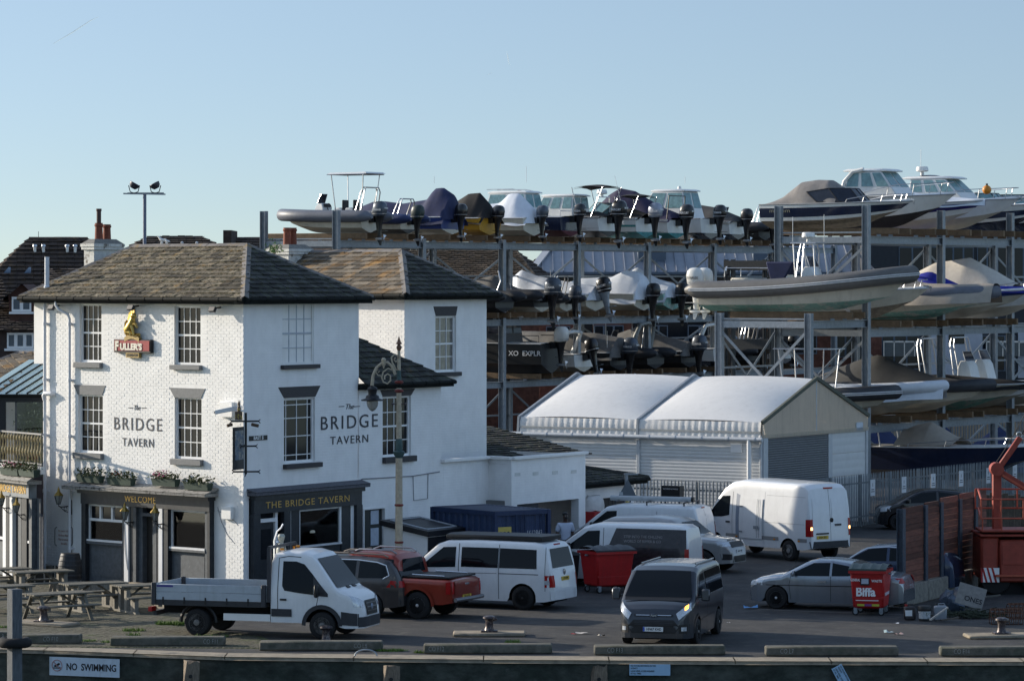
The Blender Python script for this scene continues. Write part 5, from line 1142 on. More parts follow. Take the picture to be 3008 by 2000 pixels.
# red pickup
p=V(-2.57,103.7,0)+V(-HV.y,HV.x,0)*(-.78)
p=gnd(1231,1817)-V(-HV.y,HV.x,0)*.80+HV*1.55
pk_=thing('pickup_truck','metallic red double cab pickup with black bed cover behind the truck','pickup',(p.x,p.y,0),heading(HV))
pr=[(-2.62,.95),(-2.60,1.10),(-2.5,1.14),(-1.05,1.16),(-1.0,1.2),(-.92,1.62),(-.75,1.76),(-.2,1.82),(.5,1.80),(.85,1.68),(1.3,1.28),(1.5,1.16),(2.2,1.08),(2.5,.92),(2.6,.65)]
c=car_generic(pk_,P_rust,5.25,1.86,1.82,pr,[(-1.55,.45,.38),(1.5,.45,.38)],1.1,.42,.16,wr=.38,plan=[(-2.62,.9),(-2.4,.93),(2.0,.92),(2.35,.8),(2.55,.62),(2.6,.5)])
for sg in (1,-1):
    c.side_patch('side_window',[(-.78,1.62),(-.05,1.68)],[(-.82,1.2),(-.05,1.18)],M_carglass,sg); c.side_patch('side_window',[(.05,1.69),(.6,1.62),(1.0,1.3)],[(.05,1.18),(.6,1.17),(1.0,1.16)],M_carglass,sg)
    c.side_line('door_gap',[(-.02,.5),(-.02,1.7)],.018,M_gap,sg); c.side_line('door_gap',[(-.95,.55),(-.95,1.2)],.03,M_gap,sg)
    c.side_line('wheel_flare',[(-1.55+.49*math.cos(t),.38+.49*math.sin(t)) for t in [math.pi*i/14 for i in range(15)]],.09,P_rust,sg,off=.03)
    c.side_patch('tail_lamp',[(-2.58,1.05),(-2.44,1.05)],[(-2.58,.72),(-2.44,.72)],M_tail,sg,off=.012); c.end_patch('tail_lamp',[(sg*.90,1.05),(sg*.78,1.05),(sg*.78,.72),(sg*.90,.72)],M_tail,False,off=.012)
    m=MB(); m.tube([(-.75,sg*.6,1.76),(-.6,sg*.62,1.85),(.4,sg*.62,1.86),(.6,sg*.6,1.78)],.028,6); m.build('roof_rail',mat('grey roof rail',(.3,.31,.33),.35,metal=.5),pk_)
    m=MB(); m.tube([(-2.3,sg*.72,1.2),(-1.3,sg*.72,1.22)],.02,6); m.build('bed_rail',M_chrome,pk_)
    mirror(c,.9,1.18,sg,P_rust)
m=MB(); m.box(-2.5,-1.02,-.84,.84,1.13,1.185); m.build('bed_cover',M_blackm,pk_,bevel=.02)
c.end_patch('rear_window',[(-.6,1.62),(.6,1.62),(.68,1.24),(-.68,1.24)],M_carglass,False); c.end_patch('tailgate',[(-.74,1.04),(.74,1.04),(.74,.66),(-.74,.66)],P_rust,False,off=.02); c.box_on_end('handle',-.12,.12,.94,.99,M_chrome,False,.03)
m=MB(); m.tube([(-2.7,-.85,.56),(-2.74,0,.56),(-2.7,.85,.56)],.06,8); m.build('bumper',mat('grey steel bumper',(.2,.2,.21),.4,metal=.6),pk_); c.plate('YK13 HTD',False,.62)
# white campervan
p=gnd(1534,1791)-V(-HV.y,HV.x,0)*.86+HV*1.5
vw=thing('campervan','white campervan with black pop-top roof strip behind the red pickup','van',(p.x,p.y,0),heading(V(-.91,.41,0)))
pr=[(-2.45,.62),(-2.42,.9),(-2.36,1.2),(-2.22,1.78),(-2.1,1.9),(-1.8,1.95),(0,1.97),(.9,1.94),(1.2,1.84),(1.6,1.5),(1.85,1.25),(2.0,1.14),(2.35,.98),(2.42,.7)]
c=car_generic(vw,P_white,4.9,1.9,1.97,pr,[(-1.5,.42,.34),(1.5,.42,.34)],1.12,.24,.13,wr=.345,wmt=M_blackm,plan=[(-2.45,.8),(-2.3,.92),(-2,.95),(1.6,.95),(2.1,.84),(2.35,.65),(2.42,.5)])
M_tint=mat('tinted glass',(.004,.005,.007),.05,var=0,spec=.3)
for sg in (1,-1):
    c.side_patch('side_window',[(-1.92,1.72),(-.78,1.74)],[(-1.95,1.18),(-.78,1.18)],M_tint,sg); c.side_patch('side_window',[(-.74,1.74),(.42,1.74)],[(-.74,1.18),(.42,1.18)],M_tint,sg)
    c.side_patch('side_window',[(.6,1.74),(1.0,1.72),(1.62,1.22)],[(.6,1.17),(1.0,1.15),(1.62,1.13)],M_carglass,sg)
    c.side_line('door_gap',[(-.76,.3),(-.76,1.84)],.016,M_gap,sg); c.side_line('door_gap',[(.5,.3),(.5,1.84)],.02,M_gap,sg); c.side_line('door_track',[(-2.0,1.02),(-.76,1.02)],.02,M_gap,sg); c.side_line('side_crease',[(-.7,1.02),(1.5,1.0)],.012,M_gap,sg,off=.001)
    c.side_line('door_gap',[(-2.2,.55),(-2.2,1.8)],.014,M_gap,sg)
    c.side_patch('tail_lamp',[(-2.33,1.0),(-2.19,1.0)],[(-2.36,.66),(-2.19,.66)],M_tail,sg,off=.014); c.end_patch('tail_lamp',[(sg*.9,1.0),(sg*.76,1.0),(sg*.76,.66),(sg*.9,.66)],M_tail,False,off=.014); c.side_patch('reverse_lamp',[(-2.33,.86),(-2.19,.86)],[(-2.34,.74),(-2.19,.74)],M_lamp,sg,off=.02)
    mirror(c,1.55,1.2,sg,M_blackm)
m=MB(); m.loft([[V(x,y,z) for x,y in ((-2.0,-.7),(1.0,-.7),(1.2,0),(1.0,.7),(-2.0,.7),(-2.08,0))] for z in (1.95,2.08)]); m.build('roof_strip',M_blackm,vw,bevel=.02)
c.end_patch('rear_window',[(-.66,1.74),(.66,1.74),(.74,1.2),(-.74,1.2)],M_carglass,False); c.plate('LY14 KPN',False,.88); c.end_patch('bumper',[(-.9,.55),(.9,.55),(.88,.28),(-.88,.28)],P_white,False,off=.05)
c.end_patch('windscreen',[(-.7,1.84),(.7,1.84),(.84,1.26),(-.84,1.26)],M_carglass,n=8,mm=6); c.box_on_end('brake_lamp',-.2,.2,1.82,1.86,M_tail,False,.02)
m=MB(); m.lathe([(.09,0),(.09,-.02),(0,-.03)],16,(c.end(0,1.06,False),0,1.06),'x'); m.build('badge',M_chrome,vw)
# van with dark printed side
p=V(2.05,115.6,0)+V(1.2,-.4,0)
va=thing('wrapped_van','white van with dark printed advert wrap along its rear half','van',(3.35,115.3,0),heading(V(-.955,.297,0)))
pr=[(-2.4,.6),(-2.38,.9),(-2.36,1.4),(-2.28,1.8),(-2.1,1.9),(-1,1.93),(.6,1.92),(.95,1.84),(1.5,1.42),(1.75,1.22),(2.2,1.02),(2.45,.8),(2.52,.55)]
c=car_generic(va,P_white,4.9,1.9,1.93,pr,[(-1.6,.4,.33),(1.55,.4,.33)],1.1,.24,.13,wr=.33,style='steel',plan=[(-2.4,.9),(-2.2,.94),(1.6,.95),(2.1,.86),(2.4,.65),(2.52,.45)])
M_wrap=mat('dark advert wrap',(.022,.018,.022),.3,var=.6,vs=3,sub=((.09,.035,.025),2.3,.60,.74),coat=.5)
for sg in (1,-1):
    c.side_patch('side_window',[(.42,1.72),(.8,1.7),(1.45,1.22)],[(.42,1.2),(.8,1.15),(1.45,1.14)],M_carglass,sg)
    c.side_patch('advert_wrap',[(-2.3,1.78),(-.1,1.8)],[(-2.34,.55),(.42,.55)],M_wrap,sg,off=.008,n=8); c.side_line('door_gap',[(.3,.3),(.3,1.8)],.016,M_gap,sg)
    c.side_patch('handle',[(.2,1.0),(.42,1.0)],[(.2,.95),(.42,.95)],M_blackm,sg,off=.03); mirror(c,1.35,1.16,sg,M_blackm,.24,.18)
    c.end_patch('headlight',[(sg*.5,.96),(sg*.82,1.06),(sg*.84,.88),(sg*.6,.84)],M_lamp,off=.012); c.side_patch('headlight',[(2.0,1.02),(2.22,.96)],[(2.05,.88),(2.25,.84)],M_lamp,sg,off=.01); c.end_patch('tail_lamp',[(sg*.92,1.2),(sg*.82,1.2),(sg*.82,.75),(sg*.92,.75)],M_tail,False,off=.012); c.side_patch('tail_lamp',[(-2.37,1.2),(-2.27,1.2)],[(-2.38,.75),(-2.27,.75)],M_tail,sg,off=.012)
c.end_patch('windscreen',[(-.68,1.80),(.68,1.80),(.84,1.24),(-.84,1.24)],M_carglass,n=8,mm=6)
M_wlet=mat('pale print',(.30,.28,.28),.5)
for k,s in enumerate(('STEP INTO THE CHILLING','WORLD OF RIPPER & CO')):
    z=1.55-.14*k; o=text('lettering',s,.11,M_wlet,va,Matrix.Identity(4),.001,sx=.95,align='LEFT',bold=.002); o.data.transform(Matrix.Translation((-.35,c.side(-.8,z)+.013,z)) @ Matrix.Rotation(math.pi,4,'Z') @ UP_FRONT)
m=MB(); m.lathe([(.0,.006),(.12,.004),(.13,0)],18,(-1.1,c.side(-1.1,.72)+.008,.72),'y'); m.build('printed_roundel',mat('ochre print',(.4,.22,.08),.5),va)
# silver suv behind
p=V(7.05,120.2,0)-V(.9,-.436,0)*2.1
rr_=thing('luxury_suv','pale silver suv nosing out behind the wrapped van','car',(p.x,p.y,0),heading(V(.9,-.436,0)))
pr=[(-2.4,.7),(-2.35,1.1),(-2.1,1.6),(-1.8,1.72),(-.4,1.78),(.3,1.72),(.6,1.6),(1.0,1.25),(1.2,1.16),(1.9,1.10),(2.2,1.0),(2.36,.8),(2.4,.55)]
c=car_generic(rr_,P_rr,4.85,1.98,1.78,pr,[(-1.45,.44,.37),(1.47,.44,.37)],1.08,.32,.18,wr=.37)
for sg in (1,-1):
    c.side_patch('side_window',[(-1.8,1.5),(-.2,1.6),(.45,1.52),(.85,1.24)],[(-1.9,1.15),(-.2,1.12),(.45,1.11),(.85,1.1)],M_carglass,sg)
    c.end_patch('headlight',[(sg*.52,1.0),(sg*.86,1.02),(sg*.86,.86),(sg*.54,.88)],M_lamp,off=.012); c.end_patch('fog_lamp_intake',[(sg*.6,.62),(sg*.84,.64),(sg*.82,.44),(sg*.58,.44)],M_blackm,off=.012); mirror(c,.8,1.1,sg,P_rr)
c.end_patch('grille',[(-.5,1.0),(.5,1.0),(.47,.84),(-.47,.84)],M_blackm,off=.014); c.end_patch('lower_grille',[(-.5,.56),(.5,.56),(.55,.36),(-.55,.36)],M_blackm,off=.014); c.plate('HK17 AYB',True,.7)
c.end_patch('windscreen',[(-.6,1.6),(.6,1.6),(.78,1.22),(-.78,1.22)],M_carglass,n=8,mm=5)
o=text('lettering','RANGE ROVER',.09,M_blackm,rr_,Matrix.Identity(4),.003,space=1.4); o.data.transform(TM(c.end(0,1.04)+.02,0,1.045,math.radians(90)))
# small white van with roof tube, behind
sv=thing('roof_tube_van','white panel van with grey pipe tube on its roof by the palisade fence','van',(4.35,124.6,0),heading(V(-.93,.37,0)))
pr=[(-2.3,.6),(-2.28,1.0),(-2.22,1.55),(-2.1,1.88),(-1.9,1.95),(.6,1.96),(1.0,1.88),(1.6,1.4),(1.8,1.25),(2.3,1.0),(2.4,.6)]
c=car_generic(sv,P_white,4.8,1.92,1.96,pr,[(-1.55,.4,.33),(1.5,.4,.33)],1.12,.26,.13,wr=.33,style='steel',plan=[(-2.3,.86),(-2.1,.94),(1.6,.95),(2.1,.84),(2.4,.5)])
for sg in (1,-1):
    c.side_patch('side_window',[(.6,1.74),(.95,1.72),(1.55,1.24)],[(.6,1.2),(.95,1.17),(1.55,1.15)],M_carglass,sg); c.side_patch('tail_lamp',[(-2.22,1.35),(-2.1,1.35)],[(-2.26,.8),(-2.1,.8)],M_tail,sg,off=.014); c.end_patch('tail_lamp',[(sg*.9,1.35),(sg*.8,1.35),(sg*.8,.8),(sg*.9,.8)],M_tail,False,off=.014); mirror(c,1.4,1.2,sg,M_blackm)
    c.side_line('door_gap',[(-.8,.4),(-.8,1.75)],.012,M_gap,sg)
c.end_patch('door_gap',[(-.006,1.8),(.006,1.8),(.006,.5),(-.006,.5)],M_gap,False,n=1,mm=8); c.box_on_end('brake_lamp',-.14,.14,1.84,1.88,M_tail,False,.02)
m=MB()
for x in (-1.7,-.4,.7): m.beam((x,-.75,2.04),(x,.75,2.04),.05,.04); m.beam((x,-.72,1.93),(x,-.72,2.03),.04,.04); m.beam((x,.72,1.93),(x,.72,2.03),.04,.04)
m.build('roof_rack',M_dgrey,sv); m=MB(); m.cyl((-1.85,.35,2.13),(1.0,.35,2.13),.085,n=12); m.build('pipe_tube',mat('grey pipe',(.45,.47,.48),.45),sv); m=MB(); m.cyl((-1.92,.35,2.13),(-1.84,.35,2.13),.09,n=12); m.build('end_cap',M_blackm,sv)
# dark ad board and bin by the fence
t=thing('notice_board','small dark board lettered in white standing behind the roof tube van','sign',at(1976,1445,128.5)*1.0,heading(VVEC)); t.location.z=0
zz=at(1976,1430,128.5).z; m=MB(); m.box(-.36,.36,-.15,.15,zz-.35,zz+.05); m.box(-.3,-.26,-.02,.02,0,zz-.3); m.box(.26,.3,-.02,.02,0,zz-.3); m.build('board',M_blackm,t); text('lettering','GIZZARDS & SHADES',.062,mat('white enamel',(.7,.7,.7)),t,TM(0,-.152,zz-.06),.002)
# sprinter
hd=V(-.62,.785,0).normalized(); lf=V(-hd.y,hd.x,0); p=gnd(2324,1647)-lf*.86+hd*1.83
sp_=thing('tall_panel_van','tall white panel van with side door hatch, sunlit, by the palisade fence','van',(p.x,p.y,0),heading(hd))
pr=[(-2.85,.62),(-2.84,1.0),(-2.78,1.8),(-2.68,2.45),(-2.5,2.58),(-2.2,2.62),(.6,2.64),(1.1,2.56),(1.45,2.36),(1.75,2.05),(2.1,1.62),(2.35,1.36),(2.5,1.28),(2.9,1.1),(3.05,.85),(3.08,.55)]
c=car_generic(sp_,P_white,5.93,2.0,2.64,pr,[(-1.83,.42,.35),(1.83,.44,.35)],1.3,.4,.12,wr=.35,style='steel',rc=.16,plan=[(-2.85,.88),(-2.7,.96),(-2.3,1.0),(1.9,1.0),(2.5,.93),(2.9,.72),(3.08,.5)],wmt=mat('silver steel wheel',(.3,.3,.3),.5,metal=.4,var=.2))
for sg in (1,-1):
    c.side_patch('side_window',[(1.12,2.05),(1.5,2.03),(2.12,1.46)],[(1.12,1.4),(1.5,1.33),(2.12,1.3)],M_carglass,sg); mirror(c,2.05,1.36,sg,M_blackm,.36,.2)
    c.side_patch('tail_lamp',[(-2.80,1.42),(-2.66,1.42)],[(-2.83,.85),(-2.66,.85)],M_tail,sg,off=.014); c.end_patch('tail_lamp',[(sg*.95,1.42),(sg*.8,1.42),(sg*.8,.85),(sg*.95,.85)],M_tail,False,off=.014)
    c.end_patch('indicator',[(sg*.9,1.16),(sg*.82,1.16),(sg*.82,1.06),(sg*.9,1.06)],mat('lit indicator',(.8,.5,.2),.3,emit=(1,.55,.2,2.5)),False,off=.02)
    c.side_line('door_gap',[(.98,.5),(.98,2.2)],.014,M_gap,sg); c.side_line('door_gap',[(2.1,1.2),(2.12,.75)],.014,M_gap,sg); c.side_line('roof_seam',[(-2.6,2.15),(-.7,2.15)],.012,mat('pale seam',(.35,.36,.38)),sg); c.side_line('side_crease',[(-2.6,1.25),(-.6,1.25)],.012,MATS['pale seam'],sg); c.side_line('door_gap',[(-.62,.5),(-.62,2.25)],.012,MATS['pale seam'],sg)
    c.side_patch('sill_guard',[(-2.7,.78),(-2.3,.78)],[(-2.7,.66),(-2.3,.66)],mat('grey lower trim',(.25,.25,.25),.6),sg,off=.01); c.side_patch('sill_guard',[(-1.35,.78),(1.3,.78)],[(-1.35,.66),(1.3,.66)],MATS['grey lower trim'],sg,off=.01)
    for x in (-2.4,-1.2,.7): c.side_patch('side_marker',[(x,.72),(x+.1,.72)],[(x,.67),(x+.1,.67)],M_amber,sg,off=.016)
    c.side_patch('door_hatch',[(-.55,2.02),(.60,2.02)],[(-.55,.66),(.60,.66)],P_white,sg,off=.03,n=6)
    for x in (-.4,-.3): c.side_line('hatch_rod',[(x,.7),(x,2.0)],.02,M_steel,sg,off=.05)
    c.side_patch('hatch_latch',[(-.42,1.1),(-.15,1.1)],[(-.42,1.0),(-.15,1.0)],M_steel,sg,off=.06)
    for z in (1.75,.9): c.side_patch('hinge',[(.42,z),(.58,z)],[(.42,z-.05),(.58,z-.05)],M_steel,sg,off=.05)
    c.side_patch('gap_panel',[(.63,2.1),(.8,2.15)],[(.63,.62),(.8,.62)],mat('blue grey jamb',(.22,.26,.33),.5),sg,off=.006)
    c.side_patch('handle',[(1.06,1.2),(1.28,1.2)],[(1.06,1.14),(1.28,1.14)],M_trim,sg,off=.03)
c.end_patch('door_gap',[(-.006,2.4),(.006,2.4),(.006,.7),(-.006,.7)],M_gap,False,n=1,mm=10)
for y in (-.43,.43): c.end_patch('door_panel',[(y-.34,2.1),(y+.34,2.1),(y+.36,1.35),(y-.36,1.35)],P_white,False,off=.012)
c.plate('KX24 ZKU',False,.82,.42 if False else .38); c.box_on_end('plate_lamp_bar',.1,.66,.92,.97,M_blackm,False,.03); c.end_patch('bumper',[(-.93,.66),(.93,.66),(.9,.44),(-.9,.44)],M_trim,False,off=.06); c.box_on_end('brake_lamp',-.2,.2,2.42,2.47,M_tail,False,.03)
for y,z,s in ((-.06,1.38,.07),(-.32,1.22,.0)):
    if s: m=MB(); m.lathe([(.0,-.03),(.075,-.02),(.08,.01)],16,(c.end(y,z,False),y,z),'x'); m.build('badge',M_blackm,sp_)
    else: c.box_on_end('handle',y-.16,y+.12,z-.03,z+.03,M_trim,False,.03)
# graphite people carrier nose-on
hd=V(-.235,-.972,0).normalized(); lf=V(-hd.y,hd.x,0); p=gnd(2033,1891)-lf*.86-hd*1.47
p=(gnd(2033,1891)+gnd(2092,1862))/2 - lf*.80
g_=thing('people_carrier','graphite people carrier van facing the camera in the middle of the yard','van',(p.x,p.y,0),heading(hd))
pr=[(-2.45,.62),(-2.42,1.0),(-2.36,1.6),(-2.2,1.92),(-1.9,1.97),(.2,2.0),(.8,1.97),(1.1,1.88),(1.45,1.6),(1.75,1.32),(1.92,1.18),(2.2,1.08),(2.36,.98),(2.46,.80),(2.50,.6),(2.50,.42)]
c=car_generic(g_,P_grey,4.97,2.0,2.0,pr,[(-1.47,.41,.34),(1.47,.42,.34)],1.12,.22,.17,wr=.34,plan=[(-2.45,.88),(-2.2,.96),(1.5,.99),(2.0,.96),(2.3,.88),(2.43,.78),(2.50,.62)],rc=.1)
c.end_patch('windscreen',[(-.72,1.86),(.72,1.86),(.88,1.24),(-.88,1.24)],M_carglass,n=10,mm=8,off=.008)
c.end_patch('wiper_cowl',[(-.86,1.235),(.86,1.235),(.84,1.16),(-.84,1.16)],M_blackm,n=10,mm=2,off=.010)
for s_ in (1,-1):
    c.end_patch('headlight',[(s_*.58,.86),(s_*.90,1.12),(s_*.93,.94),(s_*.66,.70)],M_lamp,off=.016); c.end_patch('fog_lamp',[(s_*.72,.52),(s_*.84,.52),(s_*.84,.42),(s_*.72,.42)],M_lamp,off=.016)
    c.end_patch('fog_surround',[(s_*.66,.58),(s_*.90,.60),(s_*.88,.36),(s_*.66,.36)],M_blackm,off=.010)
    c.side_patch('side_window',[(.3,1.76),(.75,1.74),(1.5,1.24)],[(.3,1.2),(.75,1.17),(1.5,1.15)],M_carglass,s_); c.side_patch('side_window',[(-2.1,1.78),(.15,1.78)],[(-2.15,1.2),(.15,1.2)],M_tint,s_)
    mirror(c,1.5,1.22,s_,P_grey,.3,.22,o=.2); c.side_line('door_gap',[(.22,.3),(.22,1.85)],.014,M_gap,s_); c.side_line('side_moulding',[(-1.0,.62),(1.0,.6)],.07,P_grey,s_,off=.015); c.side_line('wheel_arch',[(1.47+.44*math.cos(t),.34+.44*math.sin(t)) for t in [math.pi*i/12 for i in range(13)]],.06,P_grey,s_,off=.02)
    m=MB(); m.tube([(-2.0,s_*.72,1.97),(.5,s_*.72,2.0)],.02,6); m.build('roof_rib',P_grey,g_)
c.end_patch('indicator',[(.79,1.03),(.86,1.08),(.87,.99),(.80,.94)],mat('lit amber lamp',(.9,.4,.05),.3,emit=(1,.42,.04,4)),off=.022)
c.end_patch('upper_grille',[(-.50,.84),(.50,.84),(.50,.79),(-.50,.79)],M_blackm,off=.014); c.end_patch('grille_bar',[(-.46,.825),(.46,.825),(.46,.805),(-.46,.805)],M_chrome,off=.022,mm=1)
c.end_patch('grille',[(-.52,.70),(.52,.70),(.68,.52),(-.68,.52)],M_blackm,off=.012); c.end_patch('lower_grille',[(-.68,.515),(.68,.515),(.56,.36),(-.56,.36)],M_blackm,off=.012)
for z in (.66,.62,.58): c.end_patch('grille_bar',[(-.5,z+.006),(.5,z+.006),(.5,z-.006),(-.5,z-.006)],M_trim,off=.02,mm=1)
m=MB(); x=c.end(0,.82); m.lathe([(.0,.03),(.09,.025),(.1,.0)],18,(x+.008,0,.815),'x'); ob_=m.build('badge',mat('badge blue',(.02,.03,.06),.3,coat=.5),g_); ob_.data.transform(Matrix.Translation((0,0,.815)) @ Matrix.Diagonal((1,1.2,.55,1)) @ Matrix.Translation((0,0,-.815)))
o=text('lettering','Ford',.075,M_chrome,g_,Matrix.Identity(4),.002,shear=.3); o.data.transform(TM(x+.042,0,.815,math.radians(90)))
x=c.end(0,.47)+.03; m=MB(); m.box(x-.02,x+.02,-.26,.26,.415,.53); pl_=m.build('number_plate',M_platew,g_); text('lettering','HN67 KHD',.092,M_ink,pl_,TM(x+.0215,.025,.472,math.radians(90)),.001,sx=.86,bold=.002); m=MB(); m.box(x+.019,x+.0215,-.258,-.215,.418,.527); m.build('plate_band',mat('plate blue',(.02,.08,.45),.5),pl_)
# silver saloon
hd=V(-.945,.327,0).normalized(); lf=V(-hd.y,hd.x,0); p=gnd(2282,1787)-lf*.78-hd*1.38
sa=thing('saloon_car','silver saloon car parked beside the lettered red wheelie bin','car',(p.x,p.y,0),heading(hd))
pr=[(-2.3,.6),(-2.28,.85),(-2.2,.98),(-1.9,1.06),(-1.55,1.09),(-1.1,1.26),(-.7,1.38),(-.2,1.44),(.2,1.44),(.55,1.36),(1.0,1.12),(1.25,.99),(1.6,.95),(2.0,.86),(2.2,.74),(2.28,.5)]
c=car_generic(sa,P_silver,4.6,1.78,1.44,pr,[(-1.38,.36,.32),(1.38,.36,.32)],.94,.2,.24,wr=.32,sp=7)
for sg in (1,-1):
    c.side_patch('side_window',[(-1.02,1.16),(-.7,1.27),(-.25,1.34)],[(-1.08,1.03),(-.7,.99),(-.25,.98)],M_carglass,sg); c.side_patch('side_window',[(-.18,1.345),(.3,1.33),(.88,1.05)],[(-.18,.98),(.3,.97),(.88,.96)],M_carglass,sg)
    c.side_line('door_gap',[(-.22,.26),(-.22,.97)],.014,M_gap,sg); c.side_line('door_gap',[(.95,.3),(1.0,.7),(.95,.95)],.014,M_gap,sg); c.side_line('side_moulding',[(-1.0,.70),(1.7,.68)],.022,M_gap,sg,off=.004); c.side_patch('handle',[(-.1,.84),(.16,.84)],[(-.1,.79),(.16,.79)],M_chrome,sg,off=.03)
    mirror(c,.85,.97,sg,P_silver,.15,.16); c.end_patch('headlight',[(sg*.5,.78),(sg*.78,.82),(sg*.78,.66),(sg*.52,.64)],M_lamp,off=.012)
    c.end_patch('tail_lamp',[(sg*.8,.95),(sg*.55,.95),(sg*.55,.8),(sg*.82,.8)],M_tail,False,off=.012)
c.end_patch('rear_window',[(-.5,1.36),(.5,1.36),(.62,1.10),(-.62,1.10)],M_carglass,False,n=8,mm=5); c.end_patch('windscreen',[(-.5,1.36),(.5,1.36),(.64,1.02),(-.64,1.02)],M_carglass,n=8,mm=5)
# dark blue car behind the saloon
s2=thing('parked_hatchback','dark blue hatchback half hidden behind the silver saloon and the planks','car',(11.3,112.6,0),heading(V(-.945,.327,0)))
pr=[(-2.2,.6),(-2.15,1.0),(-1.9,1.3),(-1.5,1.42),(-.3,1.48),(.3,1.44),(.7,1.3),(1.1,1.02),(1.5,.95),(2.0,.84),(2.2,.5)]
c=car_generic(s2,paint('dark blue paint',(.03,.05,.10),.25,.4),4.4,1.78,1.48,pr,[(-1.3,.36,.32),(1.3,.36,.32)],.96,.2,.22,wr=.32)
for sg in (1,-1):
    c.side_patch('side_window',[(-1.4,1.3),(-.25,1.38)],[(-1.5,1.05),(-.25,1.0)],M_carglass,sg); c.side_patch('side_window',[(-.16,1.385),(.4,1.34),(.9,1.06)],[(-.16,1.0),(.4,.99),(.9,.98)],M_carglass,sg)
    c.side_line('window_trim',[(.95,1.08),(.45,1.37),(-.2,1.42),(-1.4,1.33)],.03,M_chrome,sg,off=.008)
# dark hatchback by the fence
s3=thing('dark_hatchback','small black hatchback parked against the palisade fence on the right','car',(15.6,141.3,0),heading(V(-.99,-.1,0)))
pr=[(-1.9,.6),(-1.85,.95),(-1.6,1.3),(-1.2,1.45),(-.4,1.53),(.2,1.5),(.6,1.38),(1.2,1.05),(1.5,.95),(1.8,.8),(1.9,.5)]
c=car_generic(s3,P_black,3.75,1.66,1.53,pr,[(-1.2,.36,.30),(1.22,.36,.30)],.98,.2,.22,wr=.30,sp=6)
for sg in (1,-1):
    c.side_patch('side_window',[(-1.3,1.3),(-.35,1.42)],[(-1.4,1.08),(-.35,1.04)],M_carglass,sg); c.side_patch('side_window',[(-.26,1.42),(.3,1.38),(1.0,1.08)],[(-.26,1.03),(.3,1.02),(1.0,1.0)],M_carglass,sg); mirror(c,.85,1.04,sg,P_black,.14,.15)
    c.end_patch('headlight',[(sg*.45,.82),(sg*.7,.9),(sg*.72,.7),(sg*.5,.66)],M_lamp,off=.012)
# ================================================================ yard: container, fence, shed, street furniture
M_cont=mat('container blue',(.020,.040,.10),.5,var=.2,vs=3,dirt=((.08,.06,.05),.5))
n0=V(-.5,112.5,0); dA=V(-.62,.78,0).normalized(); dB=V(.80,.60,0).normalized()
t=thing('shipping_container','small navy blue shipping container between the tavern and the campervan','container',n0,heading(dB))
LA,LBc,hc=3.1,2.0,2.42      # local: +x along dB, +y along back
def corrug(x0,x1,fix,axis,z0,z1,n):
    m=MB(); P=[]
    w=(x1-x0)/n
    for k in range(n):
        a=x0+k*w; P+=[(a,0),(a+w*.35,0),(a+w*.5,.04),(a+w*.85,.04)]
    P.append((x1,0)); rows=[]
    for z in (z0,z1): rows.append([(V(p,fix+q,z) if axis=='x' else V(fix+q,p,z)) for p,q in P])
    m.grid(rows); return m
Ry=math.atan2(dA.y,dA.x)-math.atan2(dB.y,dB.x)
corrug(.1,LBc-.1,.02,'x',.2,hc-.12,5).build('end_panel',M_cont,t,ang=20)
sk_=Matrix.Rotation(Ry,4,'Z')
m=corrug(.1,LA-.1,-.02,'x',.2,hc-.12,10); m.v=[sk_@p for p in m.v]; m.build('side_panel',M_cont,t,ang=20)
m=MB(); A=V(0,0,0); B=V(LBc,0,0); D=sk_@V(LA,0,0); C4=B+D
for p in (A,B,D,C4): m.beam(p+V(0,0,.0),p+V(0,0,hc),.12,.12)
for z in (.1,hc-.06):
    for a,b in ((A,B),(A,D),(B,C4),(D,C4)): m.beam(a+V(0,0,z),b+V(0,0,z),.1,.14)
m.build('frame',mat('container frame blue',(.016,.032,.085),.5,var=.2),t)
m=MB(); n=14
for k in range(n):
    a,b=D*(k/n),D*((k+.5)/n); c,d=D*((k+.55)/n),D*((k+.95)/n)
    m.add([a+V(0,0,hc-.01),b+V(0,0,hc-.01),b+B+V(0,0,hc-.01),a+B+V(0,0,hc-.01)],[(0,1,2,3)]); m.add([c+V(0,0,hc+.02),d+V(0,0,hc+.02),d+B+V(0,0,hc+.02),c+B+V(0,0,hc+.02)],[(0,1,2,3)])
m.poly([A+V(.02,.05,hc-.02),B+V(-.02,.05,hc-.02),C4+V(0,-.05,hc-.02),D+V(0,-.05,hc-.02)]); m.build('roof_panel',M_cont,t,fix=False)
m=MB(); m.box(.06,.58,-.03,-.015,1.15,1.95); pl=m.build('sticker',mat('yellow sticker',(.55,.42,.10),.6),t); text('lettering','SOS',.22,M_ink,pl,TM(.32,-.033,1.72),.001,bold=.006); text('lettering','storage',.1,M_ink,pl,TM(.32,-.033,1.5),.001)
text('lettering','1612843',.24,mat('white stencil',(.5,.52,.55),.6),t,TM(1.45,-.035,1.72),.001,sx=.72)
m=MB()
for x in (.75,.92,1.08,1.75): m.cyl((x,-.045,.15),(x,-.045,hc-.12),.018,n=6)
m.build('lock_rod',MATS['container frame blue'],t)
